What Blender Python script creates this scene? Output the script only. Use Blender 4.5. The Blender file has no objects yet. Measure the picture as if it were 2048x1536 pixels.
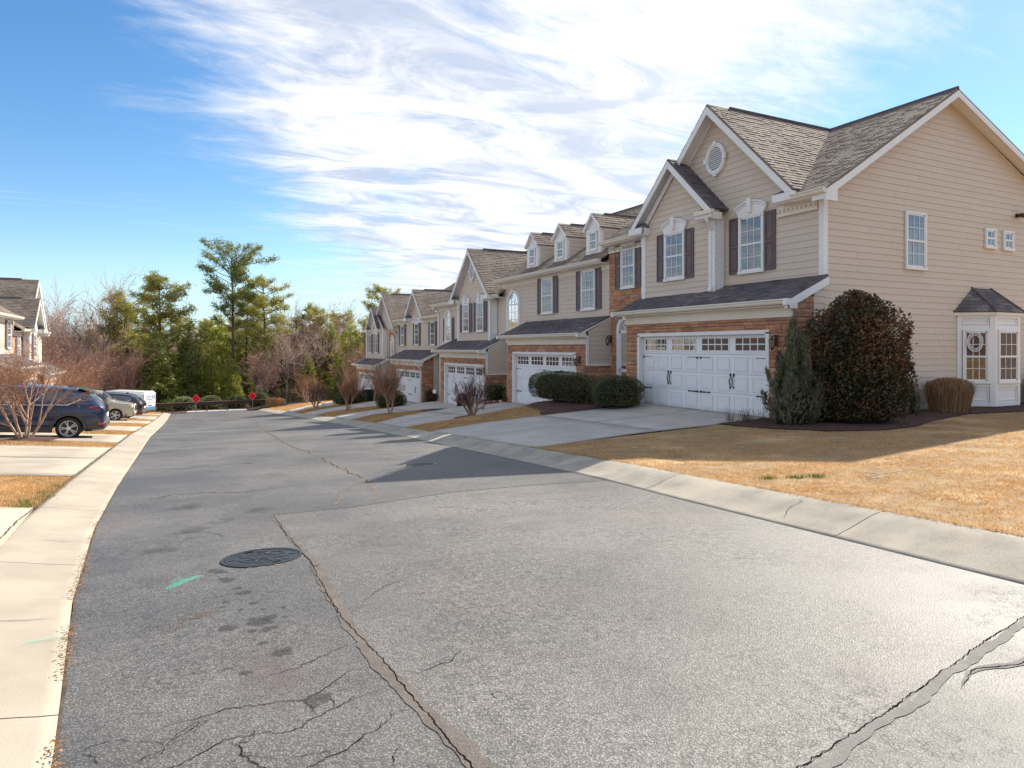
import bpy, bmesh, math, random
import numpy as np
from mathutils import Vector, Matrix, noise as mnoise

C = bpy.context.scene
COL = C.collection
R = math.radians
rnd = random.Random(7)

# ---------------------------------------------------------------- camera, sky, sun, exposure
YAW = R(26.82)
cam = bpy.data.cameras.new('camera'); cam_o = bpy.data.objects.new('camera', cam); COL.objects.link(cam_o)
cam_o.location = (0, 0, 1.77); cam_o.rotation_euler = (R(90), 0, -YAW)
cam.sensor_width = 36; cam.lens = 36 * 1340 / 2048; cam.shift_y = -72.1 / 2048
cam.clip_start = .05; cam.clip_end = 3000
C.camera = cam_o

SUN_DIR = Vector((1.25, .55, 1.0)).normalized()
SUN_EL = math.asin(SUN_DIR.z); SUN_AZ = math.atan2(SUN_DIR.x, SUN_DIR.y)
world = bpy.data.worlds.new('World'); C.world = world; world.use_nodes = True
SKY_STRENGTH = .095
def build_world():
    nt = world.node_tree; N = nt.nodes; L = nt.links; N.clear()
    out = N.new('ShaderNodeOutputWorld'); bg = N.new('ShaderNodeBackground')
    sky = N.new('ShaderNodeTexSky'); sky.sky_type = 'NISHITA'; sky.sun_disc = False
    sky.sun_elevation = SUN_EL; sky.sun_rotation = SUN_AZ
    sky.air_density = 1.0; sky.dust_density = .15; sky.ozone_density = 1.8; sky.altitude = 250
    tc = N.new('ShaderNodeTexCoord')
    def vm(op, *a):
        n = N.new('ShaderNodeVectorMath'); n.operation = op
        for i, v in enumerate(a):
            if hasattr(v, 'links'): L.new(v, n.inputs[i])
            elif op == 'SCALE' and i == 1: n.inputs['Scale'].default_value = v
            else: n.inputs[i].default_value = v
        return n.outputs['Value'] if op in ('DOT_PRODUCT', 'LENGTH', 'DISTANCE') else n.outputs[0]
    def m(op, *a, clamp=False):
        n = N.new('ShaderNodeMath'); n.operation = op; n.use_clamp = clamp
        for i, v in enumerate(a):
            if hasattr(v, 'links'): L.new(v, n.inputs[i])
            else: n.inputs[i].default_value = v
        return n.outputs[0]
    def ss(v, a, b):
        n = N.new('ShaderNodeMapRange'); n.interpolation_type = 'SMOOTHSTEP'; L.new(v, n.inputs[0])
        n.inputs[1].default_value = a; n.inputs[2].default_value = b; return n.outputs[0]
    d = vm('NORMALIZE', tc.outputs['Generated'])
    sep = N.new('ShaderNodeSeparateXYZ'); L.new(d, sep.inputs[0])
    z = m('ADD', m('MAXIMUM', sep.outputs[2], 0.0), .07)
    cb = N.new('ShaderNodeCombineXYZ')
    L.new(m('DIVIDE', sep.outputs[0], z), cb.inputs[0]); L.new(m('DIVIDE', sep.outputs[1], z), cb.inputs[1])
    def mp(v, rot, sc, loc=(0, 0, 0)):
        n = N.new('ShaderNodeMapping'); L.new(v, n.inputs[0]); n.inputs['Rotation'].default_value = (0, 0, rot)
        n.inputs['Scale'].default_value = sc; n.inputs['Location'].default_value = loc; return n.outputs[0]
    def nz(v, sc, det, rough=.55, dist=0.):
        n = N.new('ShaderNodeTexNoise'); L.new(v, n.inputs['Vector']); n.inputs['Scale'].default_value = sc
        n.inputs['Detail'].default_value = det; n.inputs['Roughness'].default_value = rough; n.inputs['Distortion'].default_value = dist
        return n.outputs[0]
    p = cb.outputs[0]
    big = nz(mp(p, R(-32), (.62, .95, 1)), .95, 6, .6, .6)
    streak = nz(mp(p, R(-38), (.62, 1.7, 1), (3, 1, 0)), 1.7, 9, .66, .55)
    fine = nz(mp(p, R(-25), (1.5, 3.0, 1), (7, 2, 0)), 3.2, 8, .66, .6)
    def blob(c, r0, r1, w):
        c = Vector(c).normalized()
        dist = vm('DISTANCE', d, tuple(c))
        n = N.new('ShaderNodeMapRange'); n.interpolation_type = 'SMOOTHSTEP'; L.new(dist, n.inputs[0])
        n.inputs[1].default_value = r0; n.inputs[2].default_value = r1; n.inputs[3].default_value = w; n.inputs[4].default_value = 0
        return n.outputs[0]
    cover = None
    for c, r0, r1, w in [((.40, .82, .40), .06, .42, .22), ((.50, .86, .18), .06, .26, .34), ((.20, .93, .30), .02, .26, .24), ((.365, .925, .11), .0, .15, .14),
                         ((.59, .70, .40), .02, .20, .20), ((.05, .86, .50), .0, .24, .26), ((.74, .53, .41), .0, .16, .12), ((.30, .90, .24), .0, .09, -.16), ((.56, .78, .27), .0, .07, -.20), ((.44, .83, .33), .0, .08, -.12),
                         ((-.16, .97, .17), .0, .42, -.66), ((.08, .985, .16), .02, .18, -.26), ((.86, .44, .26), .02, .27, -.42), ((-.25, .85, .42), .0, .26, -.24), ((.80, .50, .33), .0, .17, -.24), ((.68, .62, .36), .0, .07, -.12), ((.2, .97, .06), .0, .12, -.2)]:
        b = blob(c, r0, r1, w); cover = b if cover is None else m('ADD', cover, b)
    f = m('ADD', m('MULTIPLY', big, .70), m('MULTIPLY', streak, 1.0))
    f = m('ADD', f, m('MULTIPLY', fine, .52))
    f = m('ADD', f, cover)
    dens = ss(f, .70, 1.52)  # overall cover raised, out of view too, to brighten the shaded walls
    # a few crisp cirrus streaks
    cir = ss(nz(mp(p, R(-24), (.35, 3.0, 1), (1.3, .4, 0)), 1.1, 9, .62, 1.1), .56, .80)
    dens = m('MAXIMUM', dens, m('MULTIPLY', cir, .42))
    dens = m('MULTIPLY', dens, ss(sep.outputs[2], -.01, .06))
    dens = m('MINIMUM', dens, .9)
    sh = nz(mp(p, R(-35), (.8, 1.7, 1), (5, 5, 0)), 2.0, 8, .64, 1.)
    near = N.new('ShaderNodeMapRange'); L.new(vm('DISTANCE', d, tuple(SUN_DIR)), near.inputs[0]); near.interpolation_type = 'SMOOTHSTEP'
    near.inputs[1].default_value = .15; near.inputs[2].default_value = .85; near.inputs[3].default_value = 1.0; near.inputs[4].default_value = 0
    ramp = N.new('ShaderNodeMix'); ramp.data_type = 'RGBA'; L.new(ss(sh, .36, .60), ramp.inputs[0])
    ramp.inputs[6].default_value = (2.7, 3.0, 3.6, 1); ramp.inputs[7].default_value = (4.9, 4.82, 4.78, 1)
    lit = N.new('ShaderNodeMix'); lit.data_type = 'RGBA'; L.new(m('MULTIPLY', near.outputs[0], .5), lit.inputs[0])
    L.new(ramp.outputs[2], lit.inputs[6]); lit.inputs[7].default_value = (5.9, 5.75, 5.6, 1)
    hs = N.new('ShaderNodeHueSaturation'); hs.inputs['Saturation'].default_value = 1.26; hs.inputs['Value'].default_value = .74
    L.new(sky.outputs[0], hs.inputs['Color'])
    hz = N.new('ShaderNodeMix'); hz.data_type = 'RGBA'; L.new(m('MULTIPLY', ss(sep.outputs[2], .15, .0), .75), hz.inputs[0]); L.new(hs.outputs[0], hz.inputs[6]); hz.inputs[7].default_value = (2.2, 3.3, 4.2, 1)
    mx = N.new('ShaderNodeMix'); mx.data_type = 'RGBA'; L.new(dens, mx.inputs[0]); L.new(hz.outputs[2], mx.inputs[6]); L.new(lit.outputs[2], mx.inputs[7])
    L.new(mx.outputs[2], bg.inputs[0]); bg.inputs[1].default_value = SKY_STRENGTH; L.new(bg.outputs[0], out.inputs[0])
build_world()
sl = bpy.data.lights.new('sun', 'SUN'); sl.energy = 3.3; sl.angle = R(.6); sl.color = (1.0, .92, .79)
so = bpy.data.objects.new('sun', sl); COL.objects.link(so); so.rotation_euler = SUN_DIR.to_track_quat('Z', 'Y').to_euler()
C.view_settings.view_transform = 'Standard'; C.view_settings.look = 'None'; C.view_settings.gamma = 1
C.view_settings.exposure = 1.34
try: C.view_settings.use_curve_mapping = False
except Exception: pass
C.cycles.max_bounces = 6; C.cycles.transparent_max_bounces = 12; C.cycles.diffuse_bounces = 3; C.cycles.glossy_bounces = 3; C.cycles.transmission_bounces = 4
C.cycles.sample_clamp_indirect = 8

# ---------------------------------------------------------------- tagging
def tag(o, label=None, cat=None, group=None, kind=None):
    if label: o['label'] = label
    if cat: o['category'] = cat
    if group: o['group'] = group
    if kind: o['kind'] = kind
    return o
def empty(name, loc=(0, 0, 0), rz=0., parent=None):
    o = bpy.data.objects.new(name, None); COL.objects.link(o); o.location = loc; o.rotation_euler = (0, 0, rz)
    o.empty_display_size = .1
    if parent: o.parent = parent
    return o
def link(name, me, parent=None, loc=None, rz=None, sc=None):
    o = bpy.data.objects.new(name, me); COL.objects.link(o)
    if parent: o.parent = parent
    if loc is not None: o.location = loc
    if rz is not None: o.rotation_euler = (0, 0, rz)
    if sc is not None: o.scale = sc
    return o
def copy_tree(o, parent=None):
    c = o.copy(); COL.objects.link(c)
    if parent is not None: c.parent = parent
    for ch in list(o.children): copy_tree(ch, c)
    return c

# ---------------------------------------------------------------- mesh builder
class MB:
    def __init__(s): s.v = []; s.f = []; s.t = []; s.m = []; s.cur = 0
    def add(s, vs, fs, tint=.5):
        b = len(s.v); s.v += [tuple(v) for v in vs]
        for f in fs: s.f.append(tuple(b + i for i in f)); s.t.append(tint); s.m.append(s.cur)
    def quad(s, a, b, c, d, tint=.5): s.add([a, b, c, d], [(0, 1, 2, 3)], tint)
    def box(s, x0, x1, y0, y1, z0, z1, tint=.5, open_back=False):
        v = [(x0, y0, z0), (x1, y0, z0), (x1, y1, z0), (x0, y1, z0), (x0, y0, z1), (x1, y0, z1), (x1, y1, z1), (x0, y1, z1)]
        f = [(0, 3, 2, 1), (4, 5, 6, 7), (0, 1, 5, 4), (1, 2, 6, 5), (3, 0, 4, 7)]
        if not open_back: f.append((2, 3, 7, 6))
        s.add(v, f, tint)
    def cbox(s, x0, x1, y0, y1, z0, z1, b=.01, tint=.5):
        # box whose edges are chamfered by b
        v = []
        for z, i in ((z0, b), (z0 + b, 0), (z1 - b, 0), (z1, b)):
            xa, xb, ya, yb = x0 + i, x1 - i, y0 + i, y1 - i
            k = 0 if i else b
            if i: v += [(xa, ya, z), (xb, ya, z), (xb, yb, z), (xa, yb, z)]
            else: v += [(x0, y0 + b, z), (x0 + b, y0, z), (x1 - b, y0, z), (x1, y0 + b, z), (x1, y1 - b, z), (x1 - b, y1, z), (x0 + b, y1, z), (x0, y1 - b, z)]
        f = [(3, 2, 1, 0), (20, 21, 22, 23)]
        for i in range(8): f.append((4 + i, 4 + (i + 1) % 8, 12 + (i + 1) % 8, 12 + i))
        f += [(0, 1, 6, 5), (1, 2, 8, 7), (2, 3, 10, 9), (3, 0, 4, 11), (0, 5, 4), (1, 7, 6), (2, 9, 8), (3, 11, 10)]
        f += [(13, 14, 21, 20), (15, 16, 22, 21), (17, 18, 23, 22), (19, 12, 20, 23), (12, 13, 20), (14, 15, 21), (16, 17, 22), (18, 19, 23)]
        s.add(v, f, tint)
    def prism(s, poly, y0, y1, tint=.5):
        # poly of (x, z) points, extruded along y
        n = len(poly); v = [(x, y0, z) for x, z in poly] + [(x, y1, z) for x, z in poly]
        f = [tuple(range(n)), tuple(reversed(range(n, 2 * n)))]
        f += [(i, i + n, (i + 1) % n + n, (i + 1) % n) for i in range(n)]
        s.add(v, f, tint)
    def prismx(s, poly, x0, x1, tint=.5):
        # poly of (y, z) points, extruded along x
        n = len(poly); v = [(x0, y, z) for y, z in poly] + [(x1, y, z) for y, z in poly]
        f = [tuple(reversed(range(n))), tuple(range(n, 2 * n))]
        f += [(i, (i + 1) % n, (i + 1) % n + n, i + n) for i in range(n)]
        s.add(v, f, tint)
    def tube(s, pts, rad, n=6, tint=.5, cap=True):
        pts = [Vector(p) for p in pts]
        if not hasattr(rad, '__len__'): rad = [rad] * len(pts)
        rings = []; up = None
        for i, p in enumerate(pts):
            d = (pts[min(i + 1, len(pts) - 1)] - pts[max(i - 1, 0)])
            if d.length < 1e-9: d = Vector((0, 0, 1))
            d.normalize()
            if up is None: up = d.orthogonal().normalized()
            a = (up - d * up.dot(d))
            a = a.normalized() if a.length > 1e-6 else d.orthogonal().normalized()
            up = a; b = d.cross(a); rings.append([p + (a * math.cos(6.28318 * k / n) + b * math.sin(6.28318 * k / n)) * rad[i] for k in range(n)])
        v = [q for r in rings for q in r]; f = []
        for i in range(len(rings) - 1):
            for k in range(n): f.append((i * n + k, i * n + (k + 1) % n, (i + 1) * n + (k + 1) % n, (i + 1) * n + k))
        if cap:
            f.append(tuple(reversed(range(n)))); e = (len(rings) - 1) * n; f.append(tuple(e + k for k in range(n)))
        s.add(v, f, tint)
    def bar(s, pts, w, h, tint=.5):
        # rectangular tube along points in a vertical-ish plane: w across, h deep
        pts = [Vector(p) for p in pts]; v = []; f = []
        side = None
        for i, p in enumerate(pts):
            d = (pts[min(i + 1, len(pts) - 1)] - pts[max(i - 1, 0)]).normalized()
            if side is None:
                side = Vector((1, 0, 0)) if abs(d.x) < .9 and abs(sum((q - pts[0]).x ** 2 for q in pts)) < 1e-5 else (Vector((0, 1, 0)) if abs(sum((q - pts[0]).y ** 2 for q in pts)) < 1e-5 else d.cross(Vector((0, 0, 1))).normalized())
            n = d.cross(side).normalized()
            v += [p + side * w / 2 + n * h / 2, p - side * w / 2 + n * h / 2, p - side * w / 2 - n * h / 2, p + side * w / 2 - n * h / 2]
        k = len(pts)
        for i in range(k - 1):
            for j in range(4): f.append((i * 4 + j, i * 4 + (j + 1) % 4, i * 4 + 4 + (j + 1) % 4, i * 4 + 4 + j))
        f += [(3, 2, 1, 0), (k * 4 - 4, k * 4 - 3, k * 4 - 2, k * 4 - 1)]
        s.add(v, f, tint)
    def mesh(s, name, mats, smooth=False):
        me = bpy.data.meshes.new(name); me.from_pydata(s.v, [], s.f); 
        if not isinstance(mats, (list, tuple)): mats = [mats]
        for m_ in mats: me.materials.append(m_)
        a = me.attributes.new('tint', 'FLOAT', 'FACE'); a.data.foreach_set('value', s.t)
        if len(mats) > 1: me.polygons.foreach_set('material_index', s.m)
        if smooth: me.polygons.foreach_set('use_smooth', [True] * len(me.polygons))
        me.update(); return me
    def build(s, name, mats, parent=None, smooth=False, loc=None, rz=None):
        return link(name, s.mesh(name, mats, smooth), parent, loc, rz)

# ---------------------------------------------------------------- materials
MATS = {}
def mat(name, col, rough=.7, col2=None, nscale=3., ndetail=5, fine=None, bump=0., bscale=60., metal=0., spec=.5, tint=None, objrand=None, stretch=None, coat=0., col3=None, n3=.6, ao=None):
    """procedural principled material on world position: col..col2 by noise, speckle, bump; tint/objrand: list of colours picked by face / by object"""
    m = bpy.data.materials.new(name); m.use_nodes = True; nt = m.node_tree; N = nt.nodes; L = nt.links
    b = N['Principled BSDF']; b.inputs['Roughness'].default_value = rough; b.inputs['Metallic'].default_value = metal
    b.inputs['Specular IOR Level'].default_value = spec; b.inputs['Coat Weight'].default_value = coat
    g = N.new('ShaderNodeNewGeometry'); pos = g.outputs['Position']
    if stretch:
        mp = N.new('ShaderNodeMapping'); L.new(pos, mp.inputs[0]); mp.inputs['Scale'].default_value = stretch; pos = mp.outputs[0]
    def noise(sc, det=4, r=.55):
        n = N.new('ShaderNodeTexNoise'); L.new(pos, n.inputs['Vector']); n.inputs['Scale'].default_value = sc; n.inputs['Detail'].default_value = det; n.inputs['Roughness'].default_value = r
        return n.outputs[0]
    def mix(f, a, c, mode='MIX'):
        x = N.new('ShaderNodeMix'); x.data_type = 'RGBA'; x.blend_type = mode
        for s_, v in ((x.inputs[0], f), (x.inputs[6], a), (x.inputs[7], c)):
            if hasattr(v, 'links'): L.new(v, s_)
            elif isinstance(v, (int, float)): s_.default_value = v
            else: s_.default_value = (*v, 1)
        return x.outputs[2]
    def rng(v, a, c, lo=0., hi=1.):
        x = N.new('ShaderNodeMapRange'); L.new(v, x.inputs[0]); x.inputs[1].default_value = a; x.inputs[2].default_value = c; x.inputs[3].default_value = lo; x.inputs[4].default_value = hi; return x.outputs[0]
    base = col
    if tint or objrand:
        cols = tint or objrand
        if tint: a = N.new('ShaderNodeAttribute'); a.attribute_name = 'tint'; src = a.outputs['Fac']
        else: a = N.new('ShaderNodeObjectInfo'); src = a.outputs['Random']
        rp = N.new('ShaderNodeValToRGB'); cr = rp.color_ramp; cr.interpolation = 'LINEAR'
        while len(cr.elements) < len(cols): cr.elements.new(.5)
        for i, c_ in enumerate(cols): cr.elements[i].position = i / max(1, len(cols) - 1); cr.elements[i].color = (*c_, 1)
        L.new(src, rp.inputs[0]); base = rp.outputs[0]
    if col2:
        base = mix(rng(noise(nscale, ndetail), .35, .65), base, col2) if not (tint or objrand) else mix(rng(noise(nscale, ndetail), .4, .75, 0, .6), base, col2)
    if col3: base = mix(rng(noise(n3, 4), .5, .68), base, col3)
    if fine:
        base = mix(1., base, mix(rng(noise(fine[0], 3, .7), .3, .7), (1 - fine[1],) * 3, (1 + fine[1] * .6,) * 3), 'MULTIPLY')
    if hasattr(base, 'links'): L.new(base, b.inputs['Base Color'])
    else: b.inputs['Base Color'].default_value = (*base, 1)
    if bump:
        bn = N.new('ShaderNodeBump'); bn.inputs['Strength'].default_value = min(1, bump); bn.inputs['Distance'].default_value = .02 if bump <= 1 else .02 * bump
        L.new(noise(bscale, 4, .65), bn.inputs['Height']); L.new(bn.outputs[0], b.inputs['Normal'])
    MATS[name] = m; return m
def simple(name, col, rough=.5, metal=0., emit=0., coat=0., spec=.5):
    m = bpy.data.materials.new(name); m.use_nodes = True; b = m.node_tree.nodes['Principled BSDF']
    b.inputs['Base Color'].default_value = (*col, 1); b.inputs['Roughness'].default_value = rough; b.inputs['Metallic'].default_value = metal
    b.inputs['Coat Weight'].default_value = coat; b.inputs['Specular IOR Level'].default_value = spec
    MATS[name] = m; return m
def glass(name, tintc=(.55, .6, .62), refl=.3, clear=.6, dark=(.01, .012, .015)):
    """window glass: part mirror, part see-through, part dark body"""
    m = bpy.data.materials.new(name); m.use_nodes = True; nt = m.node_tree; N = nt.nodes; L = nt.links
    N.remove(N['Principled BSDF']); out = N['Material Output']
    g = N.new('ShaderNodeNewGeometry'); nz = N.new('ShaderNodeTexNoise'); L.new(g.outputs['Position'], nz.inputs['Vector']); nz.inputs['Scale'].default_value = 1.6; nz.inputs['Detail'].default_value = 1
    bp = N.new('ShaderNodeBump'); bp.inputs['Strength'].default_value = .035; bp.inputs['Distance'].default_value = .03; L.new(nz.outputs[0], bp.inputs['Height'])
    gl = N.new('ShaderNodeBsdfGlossy'); gl.inputs['Roughness'].default_value = .02; gl.inputs['Color'].default_value = (.95, .97, 1, 1); L.new(bp.outputs[0], gl.inputs['Normal'])
    tr = N.new('ShaderNodeBsdfTransparent'); tr.inputs['Color'].default_value = (*tintc, 1)
    df = N.new('ShaderNodeBsdfDiffuse'); df.inputs['Color'].default_value = (*dark, 1)
    m1 = N.new('ShaderNodeMixShader'); m1.inputs[0].default_value = clear; L.new(df.outputs[0], m1.inputs[1]); L.new(tr.outputs[0], m1.inputs[2])
    fr = N.new('ShaderNodeFresnel'); fr.inputs['IOR'].default_value = 1.5
    ad = N.new('ShaderNodeMath'); ad.operation = 'MULTIPLY_ADD'; ad.use_clamp = True; L.new(fr.outputs[0], ad.inputs[0]); ad.inputs[1].default_value = 1.2; ad.inputs[2].default_value = refl
    m2 = N.new('ShaderNodeMixShader'); L.new(ad.outputs[0], m2.inputs[0]); L.new(m1.outputs[0], m2.inputs[1]); L.new(gl.outputs[0], m2.inputs[2]); L.new(m2.outputs[0], out.inputs[0])
    MATS[name] = m; return m

SIDING = mat('siding', (.665, .565, .455), .62, (.62, .52, .415), nscale=1.3, fine=(220, .05), objrand=[(.635, .54, .435), (.665, .565, .465), (.65, .55, .45)], stretch=(1, 1, 4), bump=.15, bscale=90)
SIDING_J = mat('siding_joined', (.64, .525, .415), .62, (.61, .50, .395), nscale=1.3, tint=[(.635, .54, .435), (.665, .565, .465)], bump=.1)
WALLBACK = mat('wall_board', (.40, .32, .24), .8, (.36, .29, .22))
TRIM = mat('white_trim', (.84, .83, .81), .45, (.80, .79, .77), nscale=2., fine=(80, .03))
CREAM = mat('cream_trim', (.80, .745, .63), .5, (.76, .70, .59), nscale=2., fine=(60, .04))
SHIN = [(.20, .16, .13), (.28, .228, .188), (.235, .19, .158), (.33, .27, .222), (.26, .213, .178), (.30, .245, .202)]
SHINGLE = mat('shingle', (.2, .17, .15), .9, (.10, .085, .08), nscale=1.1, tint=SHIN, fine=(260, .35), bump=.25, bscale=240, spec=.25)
SHINGLE_DK = mat('shingle_dark', (0.117, 0.104, 0.111), .9, (0.078, 0.072, 0.078), nscale=1.4, tint=[(0.091, 0.083, 0.091), (0.195, 0.166, 0.166), (0.130, 0.117, 0.130), (0.273, 0.234, 0.234)], fine=(260, .35), bump=.25, bscale=240, spec=.25)  # darker copy of the shingle, shade of the shed roofs put into its colour
STC = [(0.520, 0.202, 0.090), (0.645, 0.322, 0.156), (0.374, 0.166, 0.098), (0.686, 0.423, 0.246), (0.541, 0.258, 0.131), (0.374, 0.230, 0.172), (0.666, 0.340, 0.164), (0.572, 0.313, 0.197), (0.437, 0.184, 0.107), (0.520, 0.331, 0.221)]
STONE = mat('ledge_stone', (.4, .2, .1), .85, (.40, .18, .11), nscale=7., objrand=STC, fine=(70, .3), bump=.9, bscale=34)
STONE_J = mat('ledge_stone_joined', (.4, .2, .1), .85, (.40, .18, .11), nscale=7., tint=STC, fine=(70, .3), bump=.9, bscale=34)
MORTAR = mat('mortar', (.16, .09, .06), .95, (.11, .06, .045), nscale=8)
SHUT = mat('shutter_paint', (.14, .10, .105), .45, (.115, .083, .088), nscale=4, fine=(120, .08))
DOORP = mat('garage_door_paint', (.86, .86, .87), .4, (.83, .83, .84), nscale=1.5)
BLACKM = simple('black_iron', (.012, .011, .011), .45)
BRONZE = mat('dark_bronze', (.055, .035, .025), .45, (.09, .05, .03), nscale=20, metal=.6)
GLASS = glass('window_glass', (.24, .42, .56), .16, .85)
GLASS_DK = glass('dark_glass', (.35, .33, .32), .10, .5, (.03, .02, .018))
GAR_GL = glass('garage_glass', (.3, .22, .2), .10, .3, (.05, .025, .02))
BLIND = mat('blind', (.52, .60, .66), .6, (.46, .54, .60), nscale=2)
ROOMD = mat('dark_room', (.05, .045, .045), .9, (.09, .06, .04), nscale=2.2)
CONC = mat('concrete', (.53, .485, .43), .85, (.42, .385, .34), nscale=1.2, fine=(160, .13), bump=.25, bscale=150, col3=(.52, .47, .40), n3=.5)
CONC_L = mat('concrete_warm', (.43, .375, .30), .85, (.34, .295, .235), nscale=1.6, fine=(160, .13), bump=.25, bscale=150, col3=(.48, .41, .32), n3=.45)
CURBM = mat('curb_concrete', (.44, .395, .32), .88, (.31, .28, .235), nscale=2.6, fine=(120, .25), bump=.5, bscale=130, col3=(.50, .44, .34), n3=.9)
JOINT = mat('joint', (.06, .05, .042), .95, (.10, .08, .06), nscale=6)
MULCH = mat('mulch', (.075, .035, .028), .95, (.13, .065, .05), nscale=14, fine=(70, .5), bump=1., bscale=55)
CHIP = mat('mulch_chip', (.1, .05, .04), .9, tint=[(.05, .022, .018), (.14, .065, .05), (.09, .04, .03), (.22, .13, .10)])
SOIL = mat('lawn_soil', (.40, .265, .13), .95, (.27, .175, .09), nscale=3, fine=(50, .25), bump=.6, bscale=40, col3=(.56, .39, .21), n3=.7)  # darkened to put shadow between the grass clumps into the soil colour
WOODFLOOR = mat('leaf_litter', (.20, .11, .065), .95, (.12, .07, .045), nscale=1.2, fine=(9, .4), bump=.8, bscale=6, col3=(.26, .15, .09), n3=.2)
def leafmat(name, cols, rough=.5, trans=.25, spec=.4):
    m = mat(name, cols[0], rough, tint=cols, spec=spec); nt = m.node_tree; N = nt.nodes; L = nt.links; b = N['Principled BSDF']; out = N['Material Output']
    t = N.new('ShaderNodeBsdfTranslucent'); src = b.inputs['Base Color'].links[0].from_socket; L.new(src, t.inputs[0]); x = N.new('ShaderNodeMixShader'); x.inputs[0].default_value = trans
    L.new(b.outputs[0], x.inputs[1]); L.new(t.outputs[0], x.inputs[2]); L.new(x.outputs[0], out.inputs[0]); return m
BLADE = leafmat('dry_blade', [(0.399, 0.223, 0.088), (0.609, 0.370, 0.160), (0.672, 0.432, 0.202), (0.525, 0.304, 0.122), (0.735, 0.503, 0.260)], .8, .4, .2)
GREENB = mat('green_blade', (.10, .2, .03), .7, tint=[(.08, .17, .025), (.16, .27, .05)], spec=.2)
# ---------------------------------------------------------------- terrain heights
def lerp_tab(t, tab):
    if t <= tab[0][0]: return tab[0][1]
    for (a, va), (b, vb) in zip(tab, tab[1:]):
        if t <= b: return va + (vb - va) * (t - a) / (b - a)
    return tab[-1][1]
RE = [(-30, 3.2), (-8, 4.0), (0, 4.55), (2.3, 4.75), (6, 5.2), (8.1, 5.5), (12, 5.8), (20, 6.3), (28, 6.7), (36, 6.95), (48, 7.3), (67, 7.8), (80, 8.2)]
LE = [(-30, 0.6), (-5, 0.0), (0, -.22), (3, -.4), (5.3, -.6), (8.2, -.74), (12, -.78), (28, -.76), (41, -.5), (54, -.35), (80, -.2)]
PAD = [(-40, 3.2), (-8, 1.1), (0, .6), (5, .3), (9, .05), (11, 0), (20.4, 0), (20.9, -.62), (28, -.64), (29.1, -1.26), (36, -1.26), (40.5, -1.95), (48, -1.95), (52.5, -2.55), (59, -2.55), (65, -3.3), (82, -4.7), (100, -5.8), (400, -5.8)]
ROADZ = [(-60, 4.0), (-10, 1.15), (80, -5.15), (100, -6.2), (400, -6.2)]
CW = .68
def Redge(y): return lerp_tab(y, RE)
def Ledge(y): return lerp_tab(y, LE)
def roadz(y): return lerp_tab(y, ROADZ)
def far_rise(x, y):
    import math
    d = math.hypot(x, y)
    t = min(1, max(0, (d - 125) / 220))
    t = t * t * (3 - 2 * t)
    return t * 9
def T(x, y):
    r, l, z = Redge(y), Ledge(y), roadz(y)
    if l <= x <= r: h = z
    elif x > r:
        u = x - r
        if u < CW: h = z + .13 * (3 * (u / CW) ** 2 - 2 * (u / CW) ** 3)
        else:
            xg = lerp_tab(y, [(38, 13.2), (41, 14.4)])
            t = min(1, (u - CW) / (xg - r - CW))
            h = (z + .13) * (1 - t) + lerp_tab(y, PAD) * t
    else:
        u = l - x
        if u < CW: h = z + .1 * (3 * (u / CW) ** 2 - 2 * (u / CW) ** 3)
        else: h = z + .1 + min(.07 * (u - CW), .42) 
    return h + far_rise(x, y)
# ---------------------------------------------------------------- ground sheets
def poly_at(pl, t):
    # point at fraction t of a polyline (by length)
    ls = [math.dist(a, b) for a, b in zip(pl, pl[1:])]; tot = sum(ls); d = t * tot
    for (a, b), l in zip(zip(pl, pl[1:]), ls):
        if d <= l or (a, b) == (pl[-2], pl[-1]):
            k = 0 if l == 0 else min(1, d / l); return (a[0] + (b[0] - a[0]) * k, a[1] + (b[1] - a[1]) * k)
        d -= l
def ruled(A, B, u, v):
    a = poly_at(A, u); b = poly_at(B, u); return (a[0] + (b[0] - a[0]) * v, a[1] + (b[1] - a[1]) * v)
def patch_mesh(name, A, B, nu, nv, off, m, u0=0, u1=1, v0=0, v1=1, skirt=.0, jig=0., crown=0.):
    vs = []; fs = []
    for i in range(nu + 1):
        for j in range(nv + 1):
            u = u0 + (u1 - u0) * i / nu; v = v0 + (v1 - v0) * j / nv
            x, y = ruled(A, B, u, v); z = T(x, y) + off
            if jig and 0 < i < nu and 0 < j < nv: z += jig * (mnoise.noise(Vector((x * 1.7, y * 1.7, 3))) )
            if crown: z += crown * 4 * v * (1 - v) * min(1, 8 * u * (1 - u))
            vs.append((x, y, z))
    W = nv + 1
    for i in range(nu):
        for j in range(nv): fs.append((i * W + j, (i + 1) * W + j, (i + 1) * W + j + 1, i * W + j + 1))
    # upward facing
    a, b, c = (Vector(vs[k]) for k in fs[0][:3])
    flip = (b - a).cross(c - b).z < 0
    if skirt:
        ring = [i * W for i in range(nu + 1)] + [nu * W + j for j in range(1, nv + 1)] + [i * W + nv for i in range(nu - 1, -1, -1)] + [j for j in range(nv - 1, 0, -1)]
        base = len(vs); vs += [(vs[k][0], vs[k][1], vs[k][2] - skirt) for k in ring]; n = len(ring)
        for k in range(n): fs.append((ring[k], base + k, base + (k + 1) % n, ring[(k + 1) % n]))
    if flip: fs = [tuple(reversed(f)) for f in fs]
    me = bpy.data.meshes.new(name); me.from_pydata(vs, [], fs); me.materials.append(m)
    me.polygons.foreach_set('use_smooth', [k < nu * nv for k in range(len(me.polygons))]); me.update(); return me

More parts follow.
